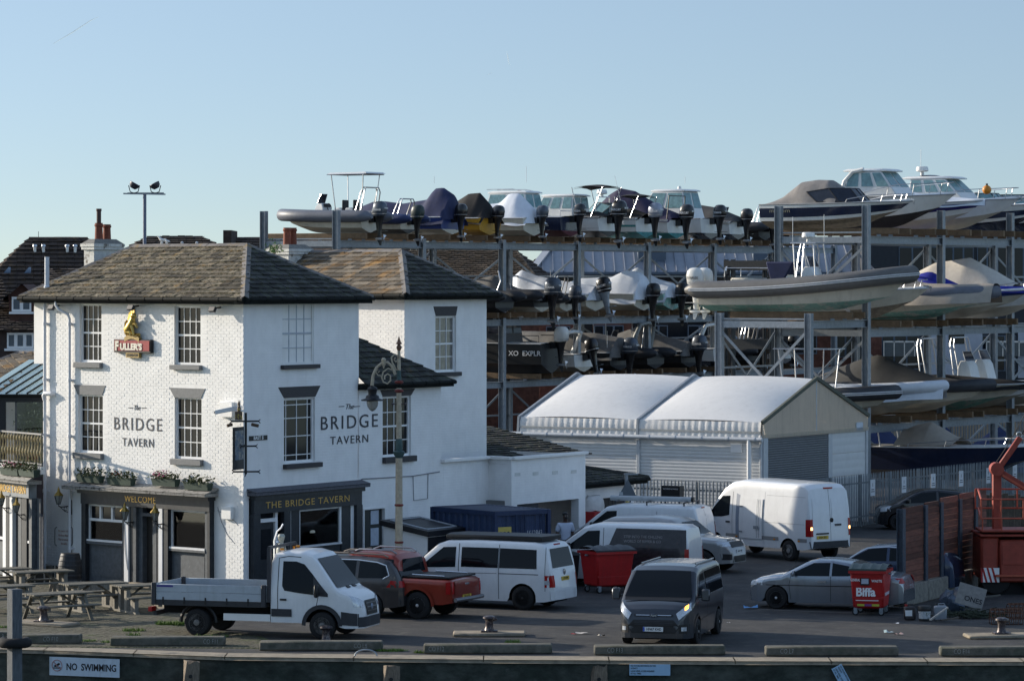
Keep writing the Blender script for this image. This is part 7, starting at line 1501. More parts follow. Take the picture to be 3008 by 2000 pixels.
# ================================================================ dry-stack boat racks
A0=V(-4.2,175,0); B0=V(14.39,152.1,0)
def ra(t,a,z=0.0): return A0+UVEC*t+VVEC*a+V(0,0,z)
def rb(t,a,z=0.0): return B0+UVEC*t+VVEC*a+V(0,0,z)
def rack(name,lab,f,ts,levels,topz,lowbay=None):
    org=f(ts[0],0); t=thing(name,lab,'boat rack',org,0,'galvanised boat storage racks'); R=lambda *a: f(*a)-org
    for i,tt in enumerate(ts):
        zt=topz[i] if isinstance(topz,list) else topz
        for a in (0,-4.0):
            m=MB(); w=.13
            for k in (-1,1): m.cbox(R(tt,a+k*w,zt/2),(.26,.025,zt),Matrix((UVEC,VVEC,V(0,0,1))).transposed())
            m.cbox(R(tt,a,zt/2),(.02,.24,zt),Matrix((UVEC,VVEC,V(0,0,1))).transposed()); m.build('post',M_steel,t)
    for i in range(len(ts)-1):
        lv=lowbay if (lowbay and i==0) else levels
        for z in lv:
            for a in (0,-4.0):
                m=MB(); p,q=R(ts[i],a,z)+UVEC*.02,R(ts[i+1],a,z)-UVEC*.02
                m.beam(p+V(0,0,.14),q+V(0,0,.14),.2,.025); m.beam(p-V(0,0,.14),q-V(0,0,.14),.2,.025); m.beam(p,q,.02,.26); m.build('beam',M_steel,t)
        zs=[0]+list(lv)
        for za,zb in zip(zs[:-1],zs[1:]):
            for k in (0,1):
                m=MB(); m.beam(R(ts[i],-4.12,za+.3 if k else zb-.3),R(ts[i+1],-4.12,zb-.3 if k else za+.3),.03,.11); m.build('brace',M_steel,t)
            m=MB(); zm=(za+zb)/2+.4; m.beam(R(ts[i],-4.1,zm),R(ts[i+1],-4.1,zm),.06,.08); m.build('brace',M_steel,t)
    lv=lowbay or levels; zs=[0]+list(lv)
    for z in lv: m=MB(); m.beam(R(ts[0],-3.9,z),R(ts[0],-.1,z),.1,.26); m.beam(R(ts[0],-3.9,z+.22),R(ts[0],-.1,z+.22),.08,.06); m.build('beam',M_steel,t)
    for za,zb in zip(zs[:-1],zs[1:]):
        for k in (0,1): m=MB(); m.beam(R(ts[0],-3.9,za+.3 if k else zb-.3)-UVEC*(.04*k),R(ts[0],-.1,zb-.3 if k else za+.3)-UVEC*(.04*k),.03,.11); m.build('brace',M_steel,t)
    if lowbay:      # end frame of the tall part
        for z in levels: m=MB(); m.beam(R(ts[1],-3.9,z),R(ts[1],-.1,z),.1,.26); m.beam(R(ts[1],-3.9,z+.3),R(ts[1],-.1,z+.3),.08,.06); m.build('beam',M_steel,t)
        for za,zb in ((3.3,7.2),(7.2,11.0)):
            for k in (0,1): m=MB(); m.beam(R(ts[1],-3.9,za+.3 if k else zb-.3)-UVEC*(.04*k),R(ts[1],-.1,zb-.3 if k else za+.3)-UVEC*(.04*k),.03,.11); m.build('brace',M_steel,t)
    return t,R
rackA,RA=rack('boat_rack','long galvanised three level rack of boats seen from their sterns',ra,[-7.1,0,7.1,14.2,21.3,28.4,35.5,42.6],(4.3,7.3,11.0),[12.5]+[11.3]*7)
rackB,RB=rack('boat_rack','nearer galvanised rack of boats with bows pointing right behind the shed',rb,[-5.1,0,7.1,14.2,21.3,28.4],(3.3,7.2,11.0),[8.05,12.4,12.3,12.3,12.3,12.3],(3.3,7.6))
def bearers(root,R,t,z,a0=-4.6,a1=.9,inv=1):
    for d in (-.55,.55):
        m=MB(); m.beam(R(t+d,a0,z+.36),R(t+d,a1,z+.36),.16,.26); m.build('bearer',M_timber,root,bevel=.012)
        for a in (0,-4.0): m=MB(); m.cbox(R(t+d,a,z+.19),(.16,.2,.08)); m.build('stub',M_steel,root)
# ---------------------------------------------------------------- boats
G_white=mat('white gelcoat',(.70,.70,.68),.3,var=.05,vs=1,coat=.3,dirt=((.35,.32,.25),.25)); G_cream=mat('cream gelcoat',(.55,.51,.42),.4,var=.08,vs=1,dirt=((.28,.24,.18),.4)); G_navy=mat('navy gelcoat',(.012,.02,.05),.25,var=.1,coat=.4); G_black=mat('black hull',(.018,.019,.021),.4,var=.15); G_grey=mat('grey antifoul',(.09,.09,.085),.7,var=.3,vs=2); G_dark=mat('dark antifoul',(.02,.02,.022),.75,var=.3); G_brown=mat('stained antifoul',(.20,.17,.13),.8,var=.35,vs=2.5); G_mint=mat('mint antifoul',(.20,.40,.34),.6,var=.25,vs=2.5,col2=(.45,.48,.42),lo=.5,hi=.62); G_teal=mat('turquoise antifoul',(.06,.26,.27),.6,var=.3,vs=2); G_yellow=mat('yellow hull',(.45,.24,.02),.5,var=.1); G_blue=mat('blue hull stripe',(.02,.04,.16),.35,var=.1)
T_grey=mat('grey hypalon',(.13,.14,.17),.5,var=.12,vs=2); T_dark=mat('dark hypalon',(.035,.037,.043),.5,var=.15,vs=2); T_blue=mat('blue hypalon',(.02,.035,.11),.5,var=.15,vs=2); T_white=mat('white rubbing strip',(.55,.56,.57),.5)
C_blue=mat('navy boat cover',(.018,.025,.075),.8,var=.2,vs=1.2,bump=.3,bs=6); C_black=mat('black boat cover',(.012,.011,.011),.8,var=.2,vs=1.2,bump=.3,bs=6); C_wrap=mat('white shrink wrap',(.66,.69,.74),.35,var=.06,vs=1.5,bump=.5,bs=5); C_grey=mat('grey boat cover',(.13,.125,.12),.85,var=.2,vs=1.2,bump=.3,bs=6); C_beige=mat('beige boat cover',(.36,.315,.265),.8,var=.1,vs=1,bump=.25,bs=5); C_bright=mat('bright blue cover',(.02,.03,.34),.7,var=.15,bump=.2,bs=6); C_purple=mat('dark violet cover',(.02,.016,.05),.8,var=.2,bump=.3,bs=6); C_char=mat('charcoal boat cover',(.05,.05,.05),.8,var=.15,vs=1,bump=.25,bs=5)
E_grey=mat('grey engine cowl',(.07,.085,.11),.35,metal=.3,var=.08,coat=.4); E_black=mat('black engine cowl',(.010,.010,.012),.3,coat=.5,var=.05); E_white=mat('white engine cowl',(.68,.67,.63),.35,var=.05,coat=.3); E_silver=mat('silver engine cowl',(.34,.36,.42),.35,metal=.4,var=.1)
M_skyglass=mat('sky tinted boat glass',(.17,.29,.31),.08,var=.25,vs=2.5,spec=.5); M_smoke=mat('smoked boat glass',(.03,.035,.05),.08,var=.2,spec=.4); M_tubeS=mat('stainless tube',(.5,.51,.53),.3,metal=.8,var=.1); M_tubeB=mat('black tube',(.02,.02,.022),.4)  # first glass is opaque, the sky seen through it is put into its colour
class Boat:
    def __init__(s,lab,pos,bow,L,B=2.3,D=1.0,rise=.16,side=None,bot=None,stripe=None,cat='boat',name='motor_boat',deck=True,trim=0.0,group='boats on the storage racks',rake=.22):
        s.pw=3.6 if name=='inflatable_boat' else 2.3; s.L=L;s.B=B;s.D=D;s.rise=rise;s.rake=rake
        s.r=thing(name,lab,cat,pos,math.atan2(bow.y,bow.x),group)
        N=22; s.N=N; side=side or G_white; bot=bot or side
        lo=[[],[]]; hi=[[],[]]
        for i in range(N+1):
            t=i/N; k,c,sh=s.keel(t),s.chine(t),s.sheer(t)
            for q,sg in enumerate((1,-1)):
                f=lambda p: V(p.x,p.y*sg,p.z)
                lo[q].append([f(k),f(k.lerp(c,.5)+V(0,0,-.015)),f(c)])
                mid=[c.lerp(sh,u)+V(0,.03*math.sin(math.pi*u)*(1-t),0) for u in (0,.03,.3,.55,.8,1)]; mid[0]=c; mid[1]=c+V(0,.025*(1-t),.01); hi[q].append([f(p) for p in mid])
        m=MB(); [m.grid(x) for x in lo]; m.poly([*lo[0][0],*reversed(lo[1][0])]); s.hull=m.build('hull',bot,s.r,fix=False,ang=25)
        m=MB(); [m.grid(x) for x in hi]; m.poly([*hi[0][0],*reversed(hi[1][0])]); m.build('topsides',side,s.r,fix=False,ang=25)
        if stripe:
            m=MB(); z0,z1,mt=stripe
            for q,sg in enumerate((1,-1)):
                rows=[]
                for i in range(N+1):
                    t=i/N; c,sh=s.chine(t),s.sheer(t); rows.append([V(p.x+.004*t,(p.y+.03*math.sin(math.pi*u)*(1-t)+.007)*sg,p.z) for u,p in [(u,c.lerp(sh,u)) for u in (z0,(z0+z1)/2,z1)]])
                m.grid(rows)
            m.build('stripe',mt,s.r,fix=False)
        m=MB()
        for sg in (1,-1): m.tube([s.sheer(i/N).xyz*1 if sg>0 else V(s.sheer(i/N).x,-s.sheer(i/N).y,s.sheer(i/N).z) for i in range(N+1)],.03,6)
        m.build('rub_rail',T_white if side is not G_white else mat('grey rub rail',(.3,.3,.3),.5),s.r)
        if deck:
            m=MB(); rows=[]
            for i in range(N+1):
                t=i/N; p=s.sheer(t); cz=.06+.10*max(0,t-.45); rows.append([V(p.x,p.y*u,p.z+cz*(1-u*u)) for u in (1,.7,.3,0,-.3,-.7,-1)])
            m.grid(rows); m.build('deck',G_white,s.r,fix=False)
    def hb(s,t): return s.B/2*((.93+.07*min(t/.3,1)) if t<.45 else 1-((t-.45)/.55)**s.pw)
    def sheer(s,t): return V(s.L*t, s.hb(t), s.D*(1+s.rise*t*t))
    def chine(s,t): return V(s.L*t*(1-s.rake*.45*t*t), s.hb(t)*.88*(1-.2*t*t), s.D*(.30+.42*t**3))
    def keel(s,t): return V(s.L*t*(1-s.rake*t*t), 0, s.D*.56*max(0,(t-.5)/.5)**2.2)
    def cover(s,ridge,mt,droop=.14,p=1.25,folds=.03,name='cover',t0=0.0,t1=1.0,extra=.05,seed=1,drop_stern=.25):
        """tarpaulin: ridge = [(t, height above the sheer)]; sags between ridge and gunwale"""
        m=MB(); rows=[]; n=40; rr=random.Random(seed); ph=[rr.uniform(0,6) for _ in range(4)]
        for i in range(n+1):
            t=t0+(t1-t0)*i/n; q=s.sheer(min(t,1)); h=lerp1(ridge,t); yb=q.y+extra; row=[]
            for j in range(-10,11):
                u=j/10; a=abs(u); z=q.z-droop+(h+droop)*(1-a**p); fold=folds*math.sin(7*t*3+ph[0]+u*2.5)*math.sin(math.pi*a)+folds*.7*math.sin(23*t+ph[1]+5*u)*a
                row.append(V(q.x+(.06 if t>.97 else 0), yb*u*(1+.02*math.sin(31*t+ph[2])), z+fold))
            rows.append(row)
        tail=[V(p_.x-.15,p_.y*1.02,min(p_.z,s.D-drop_stern)) for p_ in rows[0]]; rows.insert(0,tail)
        m.grid(rows); return m.build(name,mt,s.r,fix=False,ang=60)
    def rib(s,r=.24,mt=None,strip=None,stern=-.35):
        mt=mt or T_grey
        P=[]; n=18
        for i in range(n+1): q=s.sheer(i/n); P.append(V(q.x,q.y+r*.2,q.z+.02))
        Q=[V(stern-.3,P[0].y,P[0].z-.02),V(stern,P[0].y,P[0].z)]+P+[V(p.x,-p.y,p.z) for p in reversed(P[:-1])]+[V(stern,-P[0].y,P[0].z),V(stern-.3,-P[0].y,P[0].z-.02)]
        rad=[r*.35,r*.85]+[r]*(len(Q)-4)+[r*.85,r*.35]; m=MB(); m.tube(Q,rad,12); s.tube=m.build('inflatable_tube',mt,s.r,ang=60)
        if strip:
            m=MB()
            for dz in (.035,-.035):
                S=[V(p.x,p.y,p.z+dz) for p in Q[1:-1]]
                C=V(s.L*.45,0,0)
                out=[]
                for p,q0,q1 in zip(S,[S[0]]+S[:-1],S[1:]+[S[-1]]):
                    d=(q1-q0); nrm=V(d.y,-d.x,0)
                    nrm=(nrm if nrm.dot(p-C)>0 else -nrm)
                    out.append(p+nrm.normalized()*(r*.99))
                m.tube(out,.028,5)
            m.build('rubbing_strake',strip,s.tube)
    def tp(s,pts,r,mt=None,name='rail',n=6):
        m=MB(); [m.tube(p,r,n) for p in pts]; return m.build(name,mt or M_tubeS,s.r)
    def bow_rail(s,t0=.35,h=.42,mt=None):
        n=10; P=[]
        for i in range(n+1): q=s.sheer(t0+(.985-t0)*i/n); P.append(V(q.x,q.y*.93,q.z+h*min(1,.5+i*.12)))
        L_=[P,[V(p.x,-p.y,p.z) for p in P]]
        for i in (0,3,6,9):
            q=s.sheer(t0+(.985-t0)*i/n)
            for sg in (1,-1): L_.append([V(q.x-.1,q.y*.9*sg,q.z+.03),V(P[i].x,P[i].y*sg,P[i].z)])
        L_.append([P[-1],V(P[-1].x+.04,0,P[-1].z),V(P[-1].x,-P[-1].y,P[-1].z)]); s.tp(L_,.018,mt,'bow_rail')
    def cabin(s,x0,x1,w,z0,h,rf=.45,rb=.1,glass=None,mt=None,over=.15,pillars=2,arch=False):
        mt=mt or G_white; glass=glass or M_skyglass; w2=w*.82
        q=lambda x,y,z: V(x,y,z)
        m=MB(); zt=z0+h
        low=[q(x0,-w/2,z0),q(x1,-w/2*.9,z0),q(x1,w/2*.9,z0),q(x0,w/2,z0)]; mid=[q(x0+rb*.4,-w/2*.97,z0+h*.35),q(x1-rf*.35,-w/2*.86,z0+h*.35),q(x1-rf*.35,w/2*.86,z0+h*.35),q(x0+rb*.4,w/2*.97,z0+h*.35)]; up=[q(x0+rb,-w2/2,zt),q(x1-rf,-w2/2*.92,zt),q(x1-rf,w2/2*.92,zt),q(x0+rb,w2/2,zt)]
        m.loft([low,mid,up]); c=m.build('wheelhouse',mt,s.r,bevel=.03)
        m=MB(); r0=[q(x0+rb-over,-w2/2-.06,zt+.005),q(x1-rf+over*.9,-w2/2*.9,zt+.005),q(x1-rf+over*.9,w2/2*.9,zt+.005),q(x0+rb-over,w2/2+.06,zt+.005)]; cc=sum(r0,V(0,0,0))/4; m.loft([r0,[cc+(p-cc)*1.0+V(0,0,.05) for p in r0],[cc+(p-cc)*.82+V(0,0,.12) for p in r0]]); m.build('roof',mt,c,bevel=.02)
        def pane(a,b,c_,d,n=1):
            nn=(b-a).cross(d-a).normalized(); cen=(a+b+c_+d)/4
            if nn.dot(cen-V((x0+x1)/2,0,cen.z))<0: nn=-nn
            for i in range(n):
                u0,u1=i/n+.04,(i+1)/n-.04; P=[]
                for u,v in ((u0,.08),(u1,.08),(u1,.92),(u0,.92)):
                    P.append(a.lerp(b,u).lerp(d.lerp(c_,u),v)+nn*.012)
                mm=MB(); mm.prism(P,nn*.006); mm.build('window',glass,c)
        for sg in (0,1):
            if sg==0: pane(mid[0],mid[1],up[1],up[0],pillars)
            else: pane(mid[3],mid[2],up[2],up[3],pillars)
        pane(mid[1],mid[2],up[2],up[1],2); pane(mid[0],mid[3],up[3],up[0],2); return c
    def screen(s,x0,x1,w,z0,h,mt=None,fr=None):
        """raked wrap-round windscreen with a dark frame"""
        m=MB(); a=[(x0,-w/2),(x0+(x1-x0)*.55,-w/2*.93),(x1,-w/2*.5),(x1+.05,0),(x1,w/2*.5),(x0+(x1-x0)*.55,w/2*.93),(x0,w/2)]
        lo=[V(x,y,z0) for x,y in a]; hi=[V(x-h*.95,y*.86,z0+h*(.75 if i in (0,6) else 1)) for i,(x,y) in enumerate(a)]; m.grid([lo,hi]); g=m.build('windscreen',mt or M_smoke,s.r,fix=False,ang=10); s.tp([hi,lo]+[[l,h_] for l,h_ in zip(lo,hi)],.022,fr or M_tubeB,'windscreen_frame'); return g
    def engine(s,mt,sc=1.0,y=0,tilt=0.0,z=None,leg=None,let=None):
        z=s.D*.98 if z is None else z; M0=Matrix.Translation((-.12,y,z)) @ Matrix.Rotation(tilt,4,'Y') @ Matrix.Scale(sc,4); leg=leg or E_black
        def ring(zz,xf,xb,w,n=12): return [V((xf+xb)/2+(xf-xb)/2*math.copysign(abs(math.cos(a))**.7,math.cos(a)),w/2*math.copysign(abs(math.sin(a))**.7,math.sin(a)),zz) for a in [2*math.pi*k/n for k in range(n)]]
        m=MB(M0); m.loft([ring(.05,-.08,-.62,.36),ring(.12,-.04,-.70,.44),ring(.42,-.05,-.74,.47),ring(.60,-.10,-.70,.43),ring(.70,-.2,-.6,.32),ring(.73,-.3,-.5,.12)]); e=m.build('outboard',mt,s.r,ang=50)
        m=MB(M0); m.loft([ring(.05,-.12,-.6,.3),ring(-.2,-.18,-.52,.22),ring(-.62,-.24,-.46,.16),ring(-.9,-.26,-.46,.12)]); m.box(-.75,-.14,-.13,.13,-.64,-.62); m.prism([V(-.25,-.015,-1.0),V(-.5,-.015,-1.0),V(-.46,-.015,-1.28),V(-.38,-.015,-1.28)],(0,.03,0)); m.box(-.16,.14,-.16,.16,-.25,.05); m.build('leg',leg,e)
        m=MB(M0); m.lathe([(0,.0),(.06,-.08),(.075,-.25),(.06,-.42),(.03,-.5)],10,(-.12,0,-.98),'x'); 
        for k in range(3):
            a=2.1*k; m.poly([V(-.6,.03*math.cos(a),-.98+.03*math.sin(a)),V(-.57,.2*math.cos(a-.5),-.98+.2*math.sin(a-.5)),V(-.65,.22*math.cos(a+.3),-.98+.22*math.sin(a+.3))])
        m.build('propeller',M_tubeS if leg is not E_white else E_white,e,fix=False)
        m=MB(M0); m.loft([ring(.14,-.03,-.715,.452),ring(.17,-.03,-.72,.457)]); m.build('cowl_band',M_tubeS,e)
        if let:
            for sg in (1,-1): o=text('lettering',let,.13,M_wtrim if mt is not E_white else M_letter,e,Matrix.Identity(4),.001,sx=.8,bold=.002); o.data.transform(M0 @ Matrix.Translation((-.38,-.238*sg,.33)) @ Matrix.Rotation(0 if sg>0 else math.pi,4,'Z') @ UP_FRONT)
            o=text('lettering',let,.1,M_wtrim if mt is not E_white else M_letter,e,Matrix.Identity(4),.001,sx=.7,bold=.002); o.data.transform(M0 @ Matrix.Translation((-.745,0,.40)) @ Matrix.Rotation(-math.pi/2,4,'Z') @ UP_FRONT)
        return e
    def console(s,x,z0,w=.75,h=.85,mt=None,screen=True):
        mt=mt or G_white; m=MB(); m.loft([[V(x-.25,-w/2,z0),V(x+.45,-w/2*.8,z0),V(x+.45,w/2*.8,z0),V(x-.25,w/2,z0)],[V(x-.22,-w/2,z0+h*.7),V(x+.25,-w/2*.75,z0+h*.8),V(x+.25,w/2*.75,z0+h*.8),V(x-.22,w/2,z0+h*.7)],[V(x-.12,-w/2*.9,z0+h),V(x+.12,-w/2*.7,z0+h),V(x+.12,w/2*.7,z0+h),V(x-.12,w/2*.9,z0+h)]]); c=m.build('console',mt,s.r,bevel=.03)
        m=MB(); m.cbox((x-.22,0,z0+h*.86),(.04,w*.7,h*.2),Matrix.Rotation(.35,3,'Y')); m.build('dash',M_blackm,c); m=MB(); m.tube([V(x-.33+.03*math.sin(a),.17*math.cos(a),z0+h*.75+.17*math.sin(a)) for a in [2*math.pi*k/12 for k in range(12)]],.018,5,closed=True); m.build('steering_wheel',M_blackm,c)
        if screen: m=MB(); m.grid([[V(x+.12,y,z0+h) for y in (-w*.42,0,w*.42)],[V(x-.05,y*.85,z0+h+.4) for y in (-w*.42,0,w*.42)]]); m.build('windscreen',M_smoke,c,fix=False); s.tp([[V(x+.12,-w*.42,z0+h),V(x-.05,-w*.36,z0+h+.41),V(x-.05,w*.36,z0+h+.41),V(x+.12,w*.42,z0+h)]],.016)
        return c
    def seat(s,x,z0,w=.5,mt=None,h=.55):
        m=MB(); m.box(x-.2,x+.25,-w/2,w/2,z0,z0+h); q=m.build('helm_seat',mt or G_white,s.r,bevel=.05); m=MB(); m.box(x-.26,x-.19,-w/2,w/2,z0+h*.7,z0+h+.35); m.build('backrest',M_blackm,q,bevel=.03)
    def aframe(s,x,z0,w,h,mt=None,rake=.25,r=.028):
        P=[]
        for dx in (0,.3): P.append([V(x+dx,-w/2,z0),V(x-rake+dx*.6,-w/2*.92,z0+h*.85),V(x-rake+dx*.5,-w/2*.75,z0+h),V(x-rake+dx*.5,w/2*.75,z0+h),V(x-rake+dx*.6,w/2*.92,z0+h*.85),V(x+dx,w/2,z0)])
        s.tp(P,r,mt,'a_frame')
    def arch(s,x,z0,w,h,mt,rake=.5):
        m=MB(); 
        for dx in (0,.28): pass
        P=[V(x,-w/2,z0),V(x-rake*.5,-w/2*.96,z0+h*.55),V(x-rake,-w/2*.8,z0+h*.95),V(x-rake*1.05,0,z0+h),V(x-rake,w/2*.8,z0+h*.95),V(x-rake*.5,w/2*.96,z0+h*.55),V(x,w/2,z0)]
        m.tube(P,[.15,.13,.10,.09,.10,.13,.15],8); return m.build('arch',mt,s.r,ang=60)
    def ttop(s,x0,x1,w,z0,h,roof):
        L_=[]
        for sg in (-1,1):
            for x in (x0+.35,x1-.35): L_.append([V(x,sg*w*.3,z0),V(x+(-.2 if x<(x0+x1)/2 else .15),sg*w*.42,z0+h)])
        L_.append([V(x0,-w/2,z0+h),V(x1,-w/2*.9,z0+h),V(x1,w/2*.9,z0+h),V(x0,w/2,z0+h),V(x0,-w/2,z0+h)]); s.tp(L_,.024,None,'t_top')
        if roof: m=MB(); m.loft([[V(x0-.1,-w/2,z0+h+.03),V(x1,-w/2*.9,z0+h+.02),V(x1,w/2*.9,z0+h+.02),V(x0-.1,w/2,z0+h+.03)],[V(x0,-w/2*.9,z0+h+.10),V(x1-.1,-w/2*.8,z0+h+.08),V(x1-.1,w/2*.8,z0+h+.08),V(x0,w/2*.9,z0+h+.10)]]); m.build('canopy_roof',roof,s.r)
    def bimini(s,x0,x1,w,z0,h,mt):
        m=MB(); rows=[]
        for i in range(7):
            u=i/6; rows.append([V(x0+(x1-x0)*u, w/2*v, z0+h+.14*math.sin(math.pi*(.12+.8*u))-.1*v*v) for v in (-1,-.6,0,.6,1)])
        m.grid(rows); m.grid([[p+V(0,0,-.06) for p in r] for r in rows]); m.build('bimini',mt,s.r,fix=False,ang=60); xm=(x0+x1)/2
        s.tp([[V(xm+(.5 if k else -.2),sg*w*.5,z0),V(x1 if k else x0,sg*w*.5,z0+h)] for sg in (-1,1) for k in (0,1)],.02)
    def radar(s,x,z):
        m=MB(); m.lathe([(.09,0),(.07,.14),(.24,.16),(.28,.2),(.25,.36),(.2,.38),(0,.39)],16,(x,0,z)); m.build('radar_dome',G_white,s.r)
    def whip(s,x,y,z,h,dx=0.0): s.tp([[V(x,y,z),V(x+dx,y,z+h)]],.012,G_white,'aerial',4)
    def pulpit_anchor(s): q=s.sheer(1); m=MB(); m.beam(V(q.x-.25,0,q.z+.1),V(q.x+.12,0,q.z+.04),.1,.05); m.tube([V(q.x-.1,0,q.z+.1),V(q.x+.1,0,q.z-.0),V(q.x+.06,0,q.z-.12)],.025,5); m.build('anchor_roller',M_tubeS,s.r)
KZ=.50
def boatA(lab,t,lv,ast,L,**k): t+=1.75; ast-=1.0; bearers(rackA,RA,t,lv); return Boat(lab,ra(t,ast,lv+KZ),-VVEC,L,**k)
def boatB(lab,t,lv,abow,L,**k): bearers(rackB,RB,t,lv); return Boat(lab,rb(t,abow-L,lv+KZ),VVEC,L,**k)
# --- left rack, top level
b=boatA('grey inflatable boat with white console and tall steel frame, leftmost on the top rack',-7.2,11.0,1.75,4.9,B=1.7,D=.72,side=G_cream,bot=G_cream,name='inflatable_boat',deck=False); b.rib(.28,T_grey); b.console(2.6,.62,.7,.75); b.seat(1.6,.6); b.seat(1.0,.6); b.aframe(.15,.7,1.4,1.35); b.ttop(-.2,1.9,1.6,.75,1.9,G_white); b.engine(E_grey,1.0,let='YAMAHA')
b=boatA('dark blue inflatable boat with a small green outboard, second on the top rack',-3.8,11.0,1.6,4.2,B=1.6,D=.65,side=G_cream,bot=G_grey,name='inflatable_boat',deck=False); b.rib(.24,T_blue); b.aframe(.3,.65,1.2,.95); b.engine(mat('dark green cowl',(.02,.035,.035),.4),.95)
b=boatA('boat under a billowing navy blue cover on the top rack',-.2,11.0,1.7,6.2,B=2.3,D=.8,side=G_blue,bot=G_cream); b.cover([(0,1.1),(.08,1.4),(.16,1.36),(.22,.85),(.45,.65),(.62,.75),(.72,.72),(1,.1)],C_blue,droop=.35,p=1.5,folds=.05,seed=3,drop_stern=.1); b.engine(E_black,.9); b.whip(.9,.2,2.4,.35)
b=boatA('yellow hulled boat under a peaked black cover on the top rack',3.1,11.0,1.7,5.4,B=2.2,D=.8,side=G_yellow,bot=G_yellow); b.cover([(0,.7),(.1,1.22),(.22,1.18),(.4,.65),(1,.1)],C_black,droop=.3,p=1.1,folds=.04,seed=4,drop_stern=.0); b.engine(E_black,.9,tilt=-.05)
b=boatA('boat sealed in white shrink wrap on the top rack next to the black covered one',7.0,11.0,1.8,5.8,B=2.3,D=.85,side=G_cream,bot=G_cream); b.cover([(0,.5),(.14,1.22),(.24,1.22),(.34,.75),(.6,.6),(.85,.35),(1,.1)],C_wrap,droop=.35,p=1.2,folds=.05,seed=5,drop_stern=.25); b.engine(E_grey,.9)
b=boatA('navy hulled fishing boat with white wheelhouse on the top rack',10.2,11.0,2.0,6.6,B=2.3,D=.95,side=G_navy,bot=mat('maroon antifoul',(.10,.02,.03),.7)); b.cabin(2.0,4.7,1.7,1.0,1.15,rf=.35,rb=.25,pillars=2); b.tp([[V(2.2,-.6,2.2),V(3.0,-.6,2.36),V(4.6,-.5,2.36)],[V(2.2,.6,2.2),V(3.0,.6,2.36),V(4.6,.5,2.36)]],.02,None,'roof_rail'); b.engine(E_black,.95,let='SUZUKI'); b.bow_rail(.5); b.whip(2.6,0,2.7,.8); b.tp([[V(.1,-.9,1.0),V(.1,-.9,1.25),V(.1,.9,1.25),V(.1,.9,1.0)]],.018,None,'stern_rail')
b=boatA('white cabin boat with raised black bimini and big black outboard on the top rack',13.7,11.0,2.1,6.2,B=2.35,D=1.0,side=G_white,bot=G_black,stripe=(.05,.2,G_black)); b.cabin(1.6,4.0,1.75,1.05,1.0,rf=.55,rb=.05,pillars=3); b.bimini(-.2,1.6,1.9,1.0,1.5,C_black); b.cover([(0,.12),(.1,.3),(.28,.25)],C_black,droop=.05,t1=.28,drop_stern=-.2,seed=6); b.engine(E_black,1.2,tilt=-.02,let='MERCURY'); b.bow_rail(.55)
b=boatA('white sports boat with silver outboard, radar dome and folded black hood',17.3,11.0,2.2,6.4,B=2.4,D=1.0,side=G_white,bot=G_teal,stripe=(.35,.5,mat('teal stripe',(.05,.25,.24),.4))); b.screen(2.2,3.4,1.9,1.15,.65,M_skyglass); b.bimini(-.1,1.3,1.9,1.0,1.1,C_black); b.radar(2.6,2.1); b.tp([[V(2.6,-.8,1.2),V(2.5,-.6,2.1),V(2.5,.6,2.1),V(2.6,.8,1.2)]],.035,G_white,'radar_arch'); b.whip(1.9,-.7,1.9,1.3,.35); b.cover([(0,.25),(.12,.5),(.3,.4)],C_black,droop=.1,t1=.3,seed=7,drop_stern=-.2); b.engine(E_silver,1.1,let='EVINRUDE',leg=E_black)
o=text('lettering','IOR',.3,M_wtrim,b.r,Matrix.Identity(4),.002,sx=1.3,bold=.004); o.data.transform(Matrix.Translation((.9,b.B/2+.02,.75)) @ Matrix.Rotation(math.pi,4,'Z') @ UP_FRONT)
b=boatA('boat with a long sloping dark violet hood and a black outboard on the top rack',20.9,11.0,2.0,6.2,B=2.35,D=.95,side=G_white,bot=G_teal); b.cover([(0,.35),(.15,.7),(.4,1.5),(.55,1.65),(.65,1.3),(.8,.5),(1,.1)],C_purple,droop=.1,p=1.5,folds=.04,seed=8,drop_stern=-.1); b.engine(E_black,1.15,let='MERCURY'); b.tp([[V(.1,-.9,1.0),V(.0,-.85,2.2),V(.0,.85,2.2),V(.1,.9,1.0)]],.03,M_tubeB,'ski_frame')
b=boatA('white pilothouse cruiser with dark aft doors on the top rack',24.2,11.0,2.2,6.6,B=2.5,D=1.05,side=G_white,bot=G_navy); b.cabin(.9,4.0,2.0,1.05,1.45,rf=.9,rb=.35,pillars=2); b.engine(E_black,1.05,let='YAMAHA'); b.bow_rail(.6); b.whip(1.4,.3,2.9,.4); m=MB(); m.lathe([(.1,0),(.1,.14),(.06,.2),(0,.2)],10,(1.9,0,2.6)); m.build('roof_lamp',G_white,b.r)
b=boatA('white boat under a low grey cover near the right of the top rack',27.6,11.0,2.0,6.0,B=2.3,D=.95,side=G_white,bot=G_navy); b.cover([(0,.3),(.2,.75),(.45,.95),(.7,.5),(1,.1)],C_char,droop=.12,seed=9,drop_stern=.0); b.engine(E_black,1.0)
b=boatA('dark inflatable boat with steel frame at the right end of the top rack',31.0,11.0,1.8,5.0,B=1.7,D=.7,side=G_black,bot=G_grey,name='inflatable_boat',deck=False); b.rib(.26,T_dark); b.aframe(.2,.7,1.4,1.15); b.console(2.4,.6,.7,.8); b.engine(E_black,.95)
b=boatA('white motor boat at the far end of the top rack',34.6,11.0,2.0,6.0,B=2.3,D=1.0,side=G_white,bot=G_navy); b.engine(E_black,1.0)
